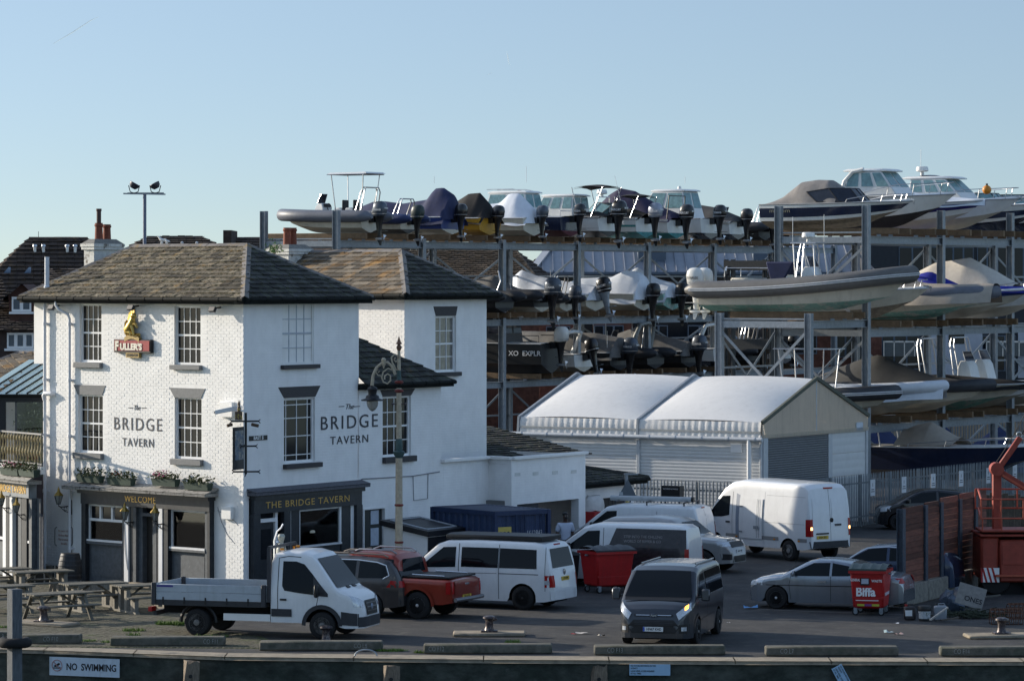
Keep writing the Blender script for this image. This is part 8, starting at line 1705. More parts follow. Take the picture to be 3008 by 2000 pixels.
# --- left rack, middle level
b=boatA('white boat partly hidden by the rear wing on the middle rack',.6,7.3,2.1,5.8,B=2.2,D=.9,side=G_white,bot=G_cream); b.engine(E_black,1.0,tilt=-.9)
b=boatA('dark covered inflatable boat on the middle rack beside the rear wing',4.1,7.3,1.9,5.4,B=1.9,D=.75,side=G_black,bot=G_dark,name='inflatable_boat',deck=False); b.rib(.27,T_dark); b.cover([(0,.15),(.2,.35),(.45,.65),(.6,.35),(1,.05)],C_black,seed=10,extra=-.05); b.tp([[V(.2,.6,.7),V(-.1,.5,1.5),V(.1,.4,2.0)]],.035)
b=boatA('inflatable boat under a grey peaked cover with dark silver outboard, middle rack',7.6,7.3,1.9,5.6,B=1.9,D=.8,side=G_black,bot=G_cream,name='inflatable_boat',deck=False); b.rib(.27,T_dark); b.cover([(0,.1),(.25,.35),(.5,.95),(.62,.8),(1,.1)],C_grey,seed=11,extra=-.03); b.engine(E_grey,1.25,let='YAMAHA')
b=boatA('slim grey inflatable boat with open frame on the middle rack',10.6,7.3,1.5,4.6,B=1.55,D=.62,side=G_cream,bot=G_cream,name='inflatable_boat',deck=False); b.rib(.25,T_dark,T_grey); b.aframe(.5,.62,1.2,1.15); b.engine(E_grey,.95); b.whip(1.3,-.6,.7,1.5)
b=boatA('white shrink wrapped boat behind a tilted black outboard on the middle rack',13.6,7.3,1.4,5.6,B=2.2,D=.8,side=G_cream,bot=G_cream); b.cover([(0,.45),(.35,.7),(.6,.9),(.78,1.2),(.85,.9),(1,.15)],C_wrap,droop=.3,folds=.05,seed=12); b.engine(E_black,1.15,tilt=.22,let='MERCURY',leg=M_steel)
b=boatA('bulky white shrink wrapped boat in the middle of the middle rack',17.6,7.3,1.9,6.0,B=2.4,D=.85,side=G_cream,bot=G_cream); b.cover([(0,.9),(.06,1.15),(.18,1.2),(.3,.85),(.6,.75),(1,.1)],C_wrap,droop=.5,p=2.0,folds=.05,seed=13,drop_stern=.3); b.engine(E_black,1.1,z=.6)
b=boatA('white shrink wrapped boat with pointed peak right of the bulky one',20.8,7.3,1.8,5.6,B=2.3,D=.85,side=G_mint,bot=G_mint); b.cover([(0,.55),(.15,.75),(.38,1.35),(.46,1.1),(.7,.6),(1,.1)],C_wrap,droop=.45,p=1.6,folds=.05,seed=14,drop_stern=.2); b.engine(E_black,1.1,z=.6)
b=boatA('black inflatable boat with steel frame on the middle rack left of the big grey one',24.4,7.3,1.8,5.2,B=1.8,D=.75,side=G_black,bot=G_mint,name='inflatable_boat',deck=False); b.rib(.27,T_dark); b.aframe(.3,.75,1.5,1.3); b.cover([(0,.1),(.4,.7),(.6,.7),(1,.1)],C_char,seed=15,extra=-.05)
b=boatA('open motor boat at the right of the middle rack',28.0,7.3,2.0,6.0,B=2.3,D=.95,side=G_white,bot=G_navy); b.screen(2.4,3.4,1.8,1.05,.6); b.engine(E_black,1.0)
# --- left rack, lower level
b=boatA('matt black aluminium cabin boat lettered XO EXPLR with white roof on the lower rack',8.0,4.3,2.2,7.0,B=2.3,D=1.45,rise=.1,side=G_black,bot=G_black,rake=.12); b.cabin(2.2,5.2,1.9,1.45,1.25,rf=.3,rb=.1,glass=M_smoke,mt=M_dgrey,pillars=3)
m=MB(); m.loft([[V(.9,-1.05,2.72),V(5.3,-.95,2.72),V(5.3,.95,2.72),V(.9,1.05,2.72)],[V(1.1,-1.0,2.92),V(5.1,-.9,2.92),V(5.1,.9,2.92),V(1.1,1.0,2.92)]]); m.build('hard_top',G_white,b.r,bevel=.04)
b.engine(E_white,1.1,z=1.5); b.tp([[V(.2,-.9,1.5),V(.2,-.9,1.85),V(1.2,-.95,1.85)],[V(.2,.9,1.5),V(.2,.9,1.85),V(1.2,.95,1.85)]],.022,M_tubeB); b.whip(1.6,.8,2.9,1.5,.3)
o=text('lettering','XO  EXPLR',.34,M_wtrim,b.r,Matrix.Identity(4),.003,sx=1.1,bold=.004); o.data.transform(Matrix.Translation((.85,b.B/2+.005,.98)) @ Matrix.Rotation(math.pi,4,'Z') @ UP_FRONT)
b=boatA('white arched boat with black outboard on the lower rack right of the black cabin boat',11.6,4.3,1.9,5.6,B=2.1,D=.85,side=G_white,bot=G_cream); b.arch(1.2,.85,1.8,1.15,G_white,.6); b.engine(E_black,1.05,tilt=.25); b.screen(2.4,3.2,1.6,.9,.5)
b=boatA('boat under a long olive grey cover on the lower rack above the shed',15.2,4.3,1.9,6.4,B=2.4,D=.9,side=G_black,bot=G_dark); b.cover([(0,.75),(.2,.95),(.5,1.0),(.8,.95),(1,.9)],C_grey,droop=.4,p=2.2,folds=.03,seed=16); b.engine(E_grey,1.2,z=.8,let='YAMAHA'); b.whip(.3,.8,.9,1.1)
b=boatA('dark inflatable boat with grey arch and cream hard top, lower rack',19.0,4.3,1.8,6.2,B=2.0,D=.8,side=G_black,bot=G_dark,name='inflatable_boat',deck=False); b.rib(.28,T_dark); b.arch(.9,.85,1.8,1.5,mat('grey arch',(.25,.26,.25),.5),.4); b.ttop(.8,3.6,1.7,.8,2.3,mat('cream hard top',(.55,.53,.45),.5)); b.console(2.4,.7)
b=boatA('boat under a beige grey cover with grey outboard on the lower rack',22.6,4.3,1.8,5.8,B=2.1,D=.85,side=G_black,bot=G_dark); b.cover([(0,.5),(.3,.8),(.5,1.3),(.7,.9),(1,.3)],C_grey,droop=.2,seed=17); b.engine(E_grey,1.2,let='YAMAHA')
b=boatA('white arched sports boat on the lower rack left of the end frame',26.2,4.3,1.8,5.8,B=2.2,D=.9,side=G_white,bot=G_navy); b.arch(1.0,.9,1.9,1.3,G_white,.4); b.engine(E_grey,1.05)
b=boatA('inflatable boat with bright steel frame on the lower rack behind the cross bracing',29.8,4.3,1.8,5.2,B=1.8,D=.75,side=G_black,bot=G_dark,name='inflatable_boat',deck=False); b.rib(.26,T_dark); b.aframe(.4,.75,1.5,1.5,r=.045); b.ttop(.4,2.6,1.6,.75,2.2,None); b.engine(E_black,1.0)
b=boatA('black covered boat on the lower rack at the right end',33.4,4.3,1.8,5.8,B=2.2,D=.9,side=G_white,bot=G_navy); b.cover([(0,.5),(.3,1.0),(.6,.9),(1,.2)],C_black,seed=18); b.engine(E_black,1.0)
# --- right rack, top level
b=boatB('white and dark blue cuddy sports boat with grey canvas hood, leftmost on the right top rack',1.7,11.0,1.25,6.5,B=2.3,D=.98,rise=.10,side=G_white,bot=G_brown,stripe=(.22,.78,G_navy)); b.cover([(0,.04),(.12,.35),(.24,.95),(.34,1.02),(.44,.98),(.53,.62)],mat('grey canvas hood',(.20,.185,.175),.75,var=.15,bump=.3,bs=8),droop=-.02,p=2.6,folds=.02,t1=.53,extra=-.18,seed=20,drop_stern=-.1); b.screen(2.6,4.4,1.9,1.08,.55,M_smoke); b.bow_rail(.62,.3); b.pulpit_anchor()
o=text('lettering','maxum',.22,mat('faded gold letters',(.25,.24,.17),.5),b.r,Matrix.Identity(4),.002,sx=1.5); o.data.transform(TM(1.0,-(b.B/2*.95+.055),.72))
b=boatB('white pilothouse cruiser with curved sky tinted windows on the right top rack',5.2,11.0,1.55,7.2,B=2.6,D=1.25,rise=.14,side=G_white,bot=G_dark); b.cabin(2.4,5.0,2.1,1.35,1.05,rf=.85,rb=.35,pillars=3,over=.3); m=MB(); m.tube([V(2.4,-1.0,1.4),V(2.55,-1.0,2.0),V(2.9,-.92,2.4),V(3.4,-.9,2.5)],.09,8); m.tube([V(2.4,1.0,1.4),V(2.55,1.0,2.0),V(2.9,.92,2.4),V(3.4,.9,2.5)],.09,8); m.build('side_arch',G_white,b.r); b.bow_rail(.5,.5)
b=boatB('white boat with navy stripe half wrapped in plastic on the right top rack',8.7,11.0,1.25,6.6,B=2.4,D=1.05,side=G_white,bot=G_cream,stripe=(.40,.82,mat('royal navy stripe',(.012,.012,.12),.4))); b.cover([(0,.5),(.3,.8),(.6,.4),(1,.06)],C_wrap,droop=.2,folds=.03,seed=21)
b=boatB('white cabin cruiser with flared hard top and radar on the right top rack',12.1,11.0,1.4,7.4,B=2.6,D=1.2,rise=.14,side=G_white,bot=G_cream); b.cabin(2.5,5.2,2.1,1.3,.95,rf=1.0,rb=.1,glass=M_skyglass,pillars=3,over=.4); b.radar(2.75,2.45); b.tp([[V(2.75,0,2.25),V(2.75,0,2.5)]],.07,G_white,'radar_post'); m=MB(); m.ball((3.1,0,2.32),.5,12,(1.3,.8,.28)); m.build('roof_hood',G_navy,b.r); b.whip(2.4,.6,2.5,1.1); b.bow_rail(.5,.48); b.pulpit_anchor()
q=b.r.matrix_basis @ V(6.2,-.8,1.75); t=thing('mooring_buoy','round orange mooring buoy hung on the cruiser bow rail','buoy',q); m=MB(); m.ball((0,0,0),.2,16); m.build('float',mat('orange buoy',(.60,.22,.02),.45,var=.12),t); m=MB(); m.cyl((0,0,.18),(0,0,.27),.05,n=8); m.build('eye',M_blackm,t)
b=boatB('dark hulled motor boat cut off by the right edge on the top rack',15.7,11.0,1.3,6.4,B=2.4,D=1.05,side=G_white,bot=G_navy,stripe=(.2,.6,G_navy)); b.screen(2.2,4.2,1.9,1.15,.55,M_skyglass); b.bow_rail(.5,.4)
b=boatB('white motor boat at the far right of the top rack',19.2,11.0,1.3,6.4,B=2.4,D=1.05,side=G_white,bot=G_navy); b.screen(2.2,4.2,1.9,1.15,.55,M_skyglass); b.bow_rail(.5,.4)
# --- right rack, middle level
b=boatB('large grey inflatable boat with twin white outboards and console on the low end bay',-2.5,7.6,3.2,9.0,B=2.5,D=.85,rise=.75,side=G_cream,bot=G_mint,name='inflatable_boat',deck=False); b.rib(.35,mat('warm grey hypalon',(.12,.115,.11),.5,var=.12),T_white,stern=-.2)
m=MB()
for i in range(3): x=2.6+i*1.15; m.tube([V(x,-1.33,.95+.02*i),V(x+.85,-1.33,.97+.05*i)],.27,10)
m.build('tube_patch',mat('pale grey patch',(.30,.33,.36),.5),b.r)
b.console(4.6,.8,1.0,1.0); b.seat(3.4,.8,.6,G_white,.8); b.aframe(4.2,.8,1.5,1.9,rake=-.2,r=.03); b.engine(E_white,1.05,y=-.4,z=1.0,leg=E_white,let='EVINRUDE'); b.engine(E_white,1.05,y=.4,z=1.0,leg=E_white); b.tp([[V(3.9,-.5,2.75),V(5.0,-.5,2.75),V(5.0,.5,2.75),V(3.9,.5,2.75),V(3.9,-.5,2.75)],[V(4.2,-.6,.9),V(4.0,-.45,2.75)],[V(5.1,-.6,.9),V(4.9,-.45,2.75)],[V(4.2,.6,.9),V(4.0,.45,2.75)],[V(5.1,.6,.9),V(4.9,.45,2.75)]],.03,None,'tower'); b.radar(4.45,2.8); b.whip(4.0,-.5,2.8,1.0); b.whip(4.9,.5,2.8,1.1)
m=MB(); m.loft([[V(5.2,-.42,1.0),V(6.6,-.3,1.1),V(6.6,.3,1.1),V(5.2,.42,1.0)],[V(5.2,-.38,1.5),V(6.4,-.22,1.35),V(6.4,.22,1.35),V(5.2,.38,1.5)]]); m.build('fore_locker',G_white,b.r,bevel=.05)
m=MB(); m.box(1.2,2.3,-.6,.6,.7,1.35); m.build('stern_seat',mat('cream seat',(.5,.47,.4),.6),b.r,bevel=.05); m=MB(); m.loft([[V(2.9,-.35,1.25),V(3.5,-.35,1.25),V(3.5,.35,1.25),V(2.9,.35,1.25)],[V(2.7,-.4,2.0),V(4.0,-.4,2.0),V(4.0,.4,2.0),V(2.7,.4,2.0)]]); m.build('seat_cover',C_blue,b.r,bevel=.05); b.tp([[V(1.0,-.7,1.4),V(1.0,-.7,1.75),V(2.6,-.7,1.75)],[V(1.0,.7,1.4),V(1.0,.7,1.75),V(2.6,.7,1.75)]],.02)
b=boatB('cream bowed boat with anchor roller behind the large grey inflatable',1.9,7.2,1.9,6.8,B=2.4,D=1.15,side=G_cream,bot=G_brown); b.bow_rail(.5,.35); b.pulpit_anchor()
b=boatB('inflatable boat under a smooth beige cover on the right middle rack',5.3,7.2,3.3,8.0,B=2.4,D=.95,rise=.22,side=G_cream,bot=G_mint,name='inflatable_boat',deck=False); b.rib(.27,T_grey); b.cover([(0,.6),(.3,.85),(.45,.8),(.6,.5),(.8,.4),(1,.36)],C_beige,droop=.42,p=3.2,folds=.012,seed=22,extra=.60)
b=boatB('boat under a bright blue cover on the right middle rack',8.8,7.2,3.4,8.4,B=2.5,D=1.05,rise=.2,side=G_cream,bot=G_cream,stripe=(.6,.85,G_blue)); b.cover([(0,.4),(.3,.7),(.44,.95),(.6,.35),(1,.12)],C_bright,droop=.1,seed=23)
b=boatB('white boat with cream canvas canopy at the right of the middle rack',12.4,7.2,3.4,8.2,B=2.5,D=1.1,side=G_white,bot=G_cream); b.cover([(0,.3),(.25,1.3),(.45,1.5),(.6,.9),(.72,.3)],mat('cream canvas',(.60,.56,.50),.8,var=.08,bump=.3,bs=7),droop=.0,p=2,t1=.72,seed=24,extra=-.15); b.bow_rail(.6,.35)
# --- right rack, low level
b=boatB('dark inflatable boat with white striped tube just behind the shed gable',-2.5,3.3,2.5,7.0,B=2.2,D=.85,rise=.3,side=G_cream,bot=G_cream,name='inflatable_boat',deck=False); b.rib(.29,T_dark,T_white); b.console(3.2,.75); b.ttop(2.0,4.4,1.7,.8,2.0,None)
m=MB(); m.ball((5.0,0,1.05),.6,12,(1.7,1.0,.5)); m.build('fore_cover',C_wrap,b.r)
b=boatB('cream hulled boat wrapped in white plastic beside the shed on the low right rack',1.8,3.3,2.6,7.4,B=2.5,D=.95,rise=.32,side=G_cream,bot=G_cream); b.rib(.24,C_wrap); b.cover([(0,.3),(.5,.25),(1,.18)],C_wrap,droop=.5,p=2.6,folds=.02,seed=25,extra=.2)
b=boatB('boat under a taut charcoal cover on the low right rack',5.3,3.3,3.1,8.0,B=2.3,D=1.0,rise=.22,side=G_cream,bot=G_cream,name='inflatable_boat',deck=False); b.rib(.26,T_dark); b.cover([(0,.5),(.25,1.2),(.36,1.4),(.5,.95),(.7,.4),(1,.12)],C_char,droop=.1,p=1.2,folds=.02,seed=26,extra=.1)
b=boatB('boat under a dark cover with cream hull at the right of the low rack',8.9,3.3,3.2,8.0,B=2.3,D=1.0,rise=.2,side=G_cream,bot=G_mint,deck=False); b.cover([(0,.3),(.5,.5),(1,.1)],C_black,droop=.25,p=1.6,seed=27)
for tt,lab in ((12.4,'open boat with cream console and smoked screen, left of the two on the low rack'),(15.8,'open boat with cream console and smoked screen, right of the two on the low rack')):
    b=boatB(lab,tt,3.3,2.4,7.0,B=2.3,D=1.0,side=G_white,bot=G_cream); b.console(3.4 if tt<13 else 2.6,1.05,1.2,1.0); b.aframe(1.6,1.0,1.8,2.0)
# --- boats on the ground by the fence
b=Boat('navy hulled open motor boat with beige hood on the ground behind the fence',rb(3.4,-1.6,1.15),VVEC,8.2,B=2.6,D=1.35,rise=.12,side=G_navy,bot=G_navy,group='boats on the ground in the yard'); b.cover([(.0,.0),(.28,.9),(.36,1.0),(.5,.4)],C_beige,droop=-.05,t0=.22,t1=.52,seed=28,extra=-.25,drop_stern=-.9); b.bow_rail(.3,.3); b.tp([[V(1.0,-.9,1.35),V(.8,-.9,2.6),V(.8,.9,2.6),V(1.0,.9,1.35)]],.03); b.engine(mat('pale blue cowl',(.2,.33,.55),.35),1.1)
b=Boat('small boat under a crumpled silver grey tarp on the ground behind the shed',rb(-2.6,-4.5,.7),VVEC,5.6,B=2.1,D=.95,side=G_cream,bot=G_cream,group='boats on the ground in the yard'); b.cover([(0,.25),(.4,.55),(.7,.5),(1,.1)],mat('silver tarp',(.30,.31,.33),.45,var=.12,bump=.5,bs=5),folds=.06,seed=29)
b=Boat('boat under a folded grey tarp on the ground left of the shed',V(-.2,152.5,.6),-VVEC,5.5,B=2.2,D=1.3,side=G_cream,bot=G_cream,group='boats on the ground in the yard'); b.cover([(0,.5),(.3,1.0),(.6,.8),(1,.2)],C_beige,folds=.08,seed=30)
# --- forklift with tall mast in the aisle
fp=V(10.9,172,0); t=thing('forklift','tall dark marina forklift standing in the aisle between the boat racks','forklift',fp,heading(UVEC)); M_fk=mat('dark forklift paint',(.025,.027,.028),.6,var=.3,vs=5)
for y in (-1.0,1.0): m=MB(); m.box(-.2,.12,y-.22,y-.14,.3,10.3); m.box(-.2,.12,y+.14,y+.22,.3,10.3); m.build('mast_rail',M_fk,t); m=MB(); [m.cyl((-.05,y-.08+.08*k,.5),(-.05,y-.08+.08*k,10.1),.025,n=6) for k in (0,1,2)]; m.build('lift_chain',mat('greasy chain',(.10,.07,.045),.6,var=.3),t)
for z in (3.0,6.4,10.0): m=MB(); m.box(-.25,.05,-1.2,1.2,z-.2,z+.25); m.build('crosshead',M_fk,t)
m=MB(); m.lathe([(.22,-.04),(.22,.04)],16,(-.2,1.0,9.8),'y'); m.build('pulley',M_chrome,t)
m=MB(); m.box(.3,3.6,-1.2,1.2,.7,2.2); m.box(2.8,4.2,-1.25,1.25,.6,2.6); m.build('chassis',M_fk,t,bevel=.08)
m=MB(); [m.beam((x,y,2.2),(x+.1,y*.9,4.0),.1,.1) for x in (1.0,2.6) for y in (-.8,.8)]; m.box(.9,2.9,-.85,.85,4.0,4.1); m.build('cab_frame',M_fk,t)
for x in (.9,3.4):
    for y in (-1.3,1.3): m=MB(); m.lathe([(.3,-.25),(.75,-.25),(.8,-.15),(.8,.15),(.75,.25),(.3,.25)],20,(x,y,.8),'y'); m.build('wheel',M_tyre,t)
# ================================================================ far buildings, right-hand objects, small last things
M_brick=mat('red brick',(.15,.06,.04),.9,var=.3,vs=2,rnd=.1,bump=.4,bs=16,brick=(.225,.075,.01)); M_brickd=mat('dark brick',(.05,.034,.03),.9,var=.3,vs=2); M_tile=mat('brown roof tile',(.05,.036,.03),.9,var=.35,vs=3,rnd=.3,col2=(.065,.042,.025)); M_pan=mat('ochre pantile',(.135,.09,.055),.9,var=.35,vs=3,rnd=.35); M_zinc=mat('zinc roof',(.24,.26,.30),.5,metal=.3,var=.08,vs=.6); M_clb=mat('blue grey cladding',(.10,.13,.17),.6,var=.08,vs=.8); M_farglass=mat('far dark glass',(.010,.014,.02),.1,var=0,spec=.35); M_render=mat('pale render',(.46,.48,.53),.8,var=.05)
FX=Face(V(-200,226,0),V(1,0,0))
def fx(px,Y): return (px-CX)*Y/FP
def fz(py,Y): return H-(py-HY)*Y/FP
# grey metal roofed building behind the racks
Y=226; t=thing('zinc_roof_building','long building with ribbed grey metal roof and brick lower storey behind the boat racks','building',V(fx(1585,Y),Y,0)); ox=t.location.x
x1=fx(2540,Y)-ox; ze=fz(800,Y)
m=MB(); m.box(0,x1,.02,10,ze-1.2,ze-.02); m.build('wall',M_clb,t); m=MB(); m.box(0,x1,0,10,0,ze-1.22); m.build('wall',M_brick,t)
m=MB(); rise=2.1; run=6.5
m.grid([[V(-.4,-.6,ze),V(x1,-.6,ze)],[V(-.4+1.6,run,ze+rise),V(x1,run,ze+rise)]]); r=m.build('roof',M_zinc,t,fix=False)
for k in range(int(x1/.62)):
    x=.2+k*.62; q=MB(); q.beam((x,-.6,ze+.06),(x+.0,run,ze+rise+.06),.05,.12); q.build('roof_seam',M_zinc,r)
m=MB(); m.beam((-.5,-.6,ze+.08),(1.15,run,ze+rise+.08),.45,.14); m.build('verge',mat('pale verge',(.42,.43,.45),.5),r)
for x in (6.0,13.0): m=MB(); m.box(x,x+1.7,1.6,4.5,ze+.5,ze+2.3); m.build('dormer',M_clb,r); 
m=MB(); m.box(-.4,x1,-.68,-.5,ze-.14,ze+.02); m.build('gutter',M_clb,t)
for px0,px1,py0,py1 in ((1604,1675,958,1010),(1745,1832,955,1030),(1880,1962,955,1008),(2020,2090,955,1010),(2160,2230,955,1040),(2455,2512,975,1050),(2330,2400,960,1040)):
    a,b_,c,d=fx(px0,Y)-ox,fx(px1,Y)-ox,fz(py1,Y),fz(py0,Y); w=MB(); w.box(a,b_,-.04,-.002,c,d); wf=w.build('window',mat('grey window frame',(.14,.17,.21),.5),t); n=3 if b_-a>1.5 else 2
    for k in range(n): q=MB(); q.box(a+.06+(b_-a)*k/n,a+(b_-a)*(k+1)/n-.06,-.05,-.041,c+.07,d-.07); q.build('pane',M_farglass,wf)
for px0,px1 in ((1610,1700),(1750,1850),(1900,2000),(2050,2140)):
    a,b_,c,d=fx(px0,Y)-ox,fx(px1,Y)-ox,fz(842,Y),fz(815,Y); w=MB(); w.box(a,b_,-.03,.01,c,d); w.build('window',M_farglass,t)
for px0,px1 in ((1700,1740),(1860,2140),(2270,2330)):
    m=MB(); a,b_=fx(px0,Y)-ox,fx(px1,Y)-ox; m.box(a,b_,-.03,-.003,fz(1075,Y),fz(945,Y)); m.build('dark_bay',M_farglass,t)
# dark glazed block with white render on the right
Y=222; t=thing('glazed_block','dark glazed waterside block with pale rendered bay behind the right rack','building',V(fx(2540,Y),Y,0)); ox=t.location.x; X=lambda px: fx(px,Y)-ox
m=MB(); m.box(0,X(3250),.02,10,0,fz(690,Y)); m.build('wall',mat('dark block wall',(.022,.026,.034),.6,var=.15),t)
for px0,px1,py0,py1 in ((2640,2760,725,880),(2770,2860,725,880),(2870,2960,725,880),(2970,3080,725,880),(2885,2985,985,1090),(2590,2700,985,1085)):
    m=MB(); m.box(X(px0),X(px1),-.04,.0,fz(py1,Y),fz(py0,Y)); w=m.build('window',M_clb,t); n=3
    for k in range(n): q=MB(); a,b_=X(px0),X(px1); q.box(a+.05+(b_-a)*k/n,a+(b_-a)*(k+1)/n-.05,-.05,-.041,fz(py1,Y)+.06,fz(py0,Y)-.06); q.build('pane',M_farglass,w)
for px0,px1 in ((2733,2885),(2990,3120)): m=MB(); m.box(X(px0),X(px1),-.12,-.01,fz(1110,Y),fz(950,Y)); m.build('render_bay',M_render,t)
m=MB(); m.box(X(2786),X(2832),-.14,-.121,fz(1010,Y),fz(975,Y)); m.build('window',M_farglass,t)
m=MB(); m.box(X(2545),X(2590),-.06,-.0,fz(1085,Y),fz(975,Y)); m.build('brick_pier',M_brick,t)
for px0,px1,py in ((2640,2870,810),(2890,3080,1000),(2590,2710,1000)):
    m=MB(); m.box(X(px0),X(px1),-1.3,-1.26,fz(py+5,Y),fz(py,Y)); [m.box(X(px0)+k*(X(px1)-X(px0))/4-.03,X(px0)+k*(X(px1)-X(px0))/4+.03,-1.3,-1.26,fz(py+45,Y),fz(py,Y)) for k in range(5)]; m.build('balcony_rail',M_tubeS,t)
    m=MB(); m.box(X(px0),X(px1),-1.28,-1.27,fz(py+45,Y),fz(py+6,Y)); m.build('balcony_glass',mat('balcony glass',(.06,.08,.10),.1,var=.1,spec=.4),t)
# pantiled houses
def tiled(parent,eL,eR,rR,rL,mt,course,wid,single=True,cap=300,name='tile'): return roof_plane(parent,eL,eR,rR,rL,mt,course=course,wid=wid,single=single,cap=cap,name=name,thick=.05)
Y=212; t=thing('pantiled_house','house with ochre brown pantiled roof behind the left end of the boat rack','building',at(1180,830,Y)*1); t.location.z=0; o=t.location
tiled(t,at(1120,842,Y),at(1592,842,Y),at(1514,735,Y+5),at(1120,735,Y+5),M_pan,.30,.34)
ridge_run(t,at(1592,842,Y),at(1514,735,Y+5),o,r=.16,mt=M_pan)
m=MB(); p=at(1120,0,Y)-o; q=at(1585,0,Y)-o; m.box(p.x,q.x,.3,9,0,fz(842,Y)-.05); m.build('wall',M_brick,t)
tiled(t,at(1592,842,Y),at(1660,842,Y+9),at(1514,735,Y+5),at(1513.5,735.5,Y+5),M_tile,.30,.34,single=False)
t=thing('red_tiled_house','reddish tiled house roof behind the pantiled house','building',V(fx(1500,232),232,0)); o=t.location
tiled(t,at(1440,860,232),at(1720,860,232),at(1640,735,237),at(1615,732,237),mat('red brown tile',(.085,.042,.03),.9,var=.3,rnd=.25),.32,.4,single=False); m=MB(); m.box(fx(1450,232)-o.x,fx(1715,232)-o.x,.4,8,0,fz(862,232)); m.build('wall',M_brick,t)
def farroof(lab,pe,pr,ye,yr,Y,dY,name='terrace_house',walls=M_brickd,mt=None,verts=()):
    t=thing(name,lab,'building',V(fx((pe[0]+pe[1])/2,Y),Y,0),0,'dark roofed houses behind the tavern'); o=t.location
    tiled(t,at(pe[0],ye,Y),at(pe[1],ye,Y),at(pr[1],yr,Y+dY),at(pr[0],yr,Y+dY),mt or M_tile,.34,.42,single=False)
    m=MB(); m.box(fx(pe[0]+4,Y)-o.x,fx(pe[1]-4,Y)-o.x,.3,dY*1.9,0,fz(ye,Y)-.03); m.build('wall',walls,t)
    ridge_run(t,at(pr[0],yr,Y+dY),at(pr[1],yr,Y+dY),o,r=.15,mt=M_tile)
    tiled(t,at(pe[1],ye,Y),at(pe[1]+20,ye,Y+2*dY),at(pr[1],yr,Y+dY),at(pr[1]+.5,yr+.5,Y+dY),mt or M_tile,.34,.42,single=False); tiled(t,at(pe[0]-20,ye,Y+2*dY),at(pe[0],ye,Y),at(pr[0],yr,Y+dY),at(pr[0]+.5,yr+.5,Y+dY),mt or M_tile,.34,.42,single=False)
    return t
h1=farroof('large dark tiled house roof with small metal vents at the far left',(-70,330),(85,258),860,700,190,3.4)
for px in (103,128,198,221):
    p=at(px,738,190+2.5)-h1.location; m=MB(); m.lathe([(.09,-.25),(.09,.22),(.13,.24),(.11,.34),(0,.36)],10,p); m.build('roof_vent',M_tubeS,h1); m=MB(); m.box(p.x-.28,p.x+.28,p.y-.25,p.y+.1,p.z-.32,p.z-.26); m.build('flashing',M_steel,h1)
for px in (12,72): p,q=at(px,802,190.6)-h1.location,at(px+14,785,191)-h1.location; m=MB(); m.prism([p+V(0,-.2,0),p+V(.35,-.2,0),q+V(.35-.24,-.15,0),q+V(-.0,-.15,0)],(0,.05,0)); m.build('skylight',mat('skylight glass',(.03,.06,.10),.15),h1)
m=MB(); p=at(113,700,193.4)-h1.location; m.cyl(p,p+V(0,0,.35),.015,n=5); m.build('aerial',M_blackm,h1)
h2=farroof('dark tiled house roof behind the tavern ridge near the floodlight mast',(330,700),(432,595),760,697,200,3.2)
for px in (475,490,535,578): p=at(px,719,201.6)-h2.location; m=MB(); m.lathe([(.07,-.2),(.07,.1),(.1,.12),(0,.18)],8,p); m.build('roof_vent',G_white,h2)
h3=farroof('dark house roof with raised gable parapet between the two tavern chimneys',(640,1230),(672,1160),790,700,205,3.6,mt=M_tile)
m=MB(); p=at(670,690,205)-h3.location; m.box(p.x-.25,p.x+.2,-.3,4.2,fz(790,205),p.z+.25); m.build('gable_parapet',M_tile,h3)
# near-left brick house with dormer
Y=150; t=thing('brick_house','dark brick house with tiled dormer and white windows behind the side wing','building',V(fx(40,Y),Y,0)); o=t.location; P=lambda px,py,y=Y: at(px,py,y)-o
m=MB(); m.box(fx(-120,Y)-o.x,fx(150,Y)-o.x,0,6,0,fz(960,Y)); m.build('wall',M_brickd,t)
tiled(t,at(-120,972,Y-.3),at(150,972,Y-.3),at(150,905,Y+2.5),at(-120,905,Y+2.5),M_pan if False else M_tile,.3,.3)
m=MB(); m.prism([P(30,958,Y+.8),P(105,958,Y+.8),P(105,868,Y+.8),P(62,835,Y+.8),P(25,868,Y+.8)],(0,4,0)); m.build('dormer',mat('russet brick',(.075,.035,.027),.9,var=.2),t)
tiled(t,at(8,880,Y+.5),at(8,880,Y+5),at(60,828,Y+5),at(60,828,Y+.5),M_tile,.3,.3,single=False); tiled(t,at(112,880,Y+5),at(112,880,Y+.5),at(60,828,Y+.5),at(60,828,Y+5),M_tile,.3,.3,single=False)
def win(px0,px1,py0,py1,y,n):
    a,b_=P(px0,py1,y),P(px1,py0,y); m=MB(); m.box(a.x,b_.x,a.y-.05,a.y-.0,a.z,b_.z); w=m.build('window',M_wtrim,t)
    for k in range(n): q=MB(); ww=(b_.x-a.x)/n; q.box(a.x+ww*k+.07,a.x+ww*(k+1)-.07,a.y-.062,a.y-.051,a.z+.09,b_.z-.09); q.build('pane',mat('bluish glass',(.05,.08,.12),.1,spec=.5),w)
    m=MB(); m.box(a.x-.1,b_.x+.1,a.y-.12,a.y,a.z-.1,a.z-.01); m.build('sill',M_wtrim,w)
win(35,92,872,915,Y+.79,2); win(21,99,977,1023,Y-.01,3)
tiled(t,at(95,880,Y+3),at(330,880,Y+3),at(330,790,Y+7),at(150,790,Y+7),M_tile,.3,.3,single=False)
tiled(t,at(-60,905,Y+1),at(34,905,Y+1),at(-2,800,Y+4),at(-60,800,Y+4),M_tile,.3,.3,single=False)
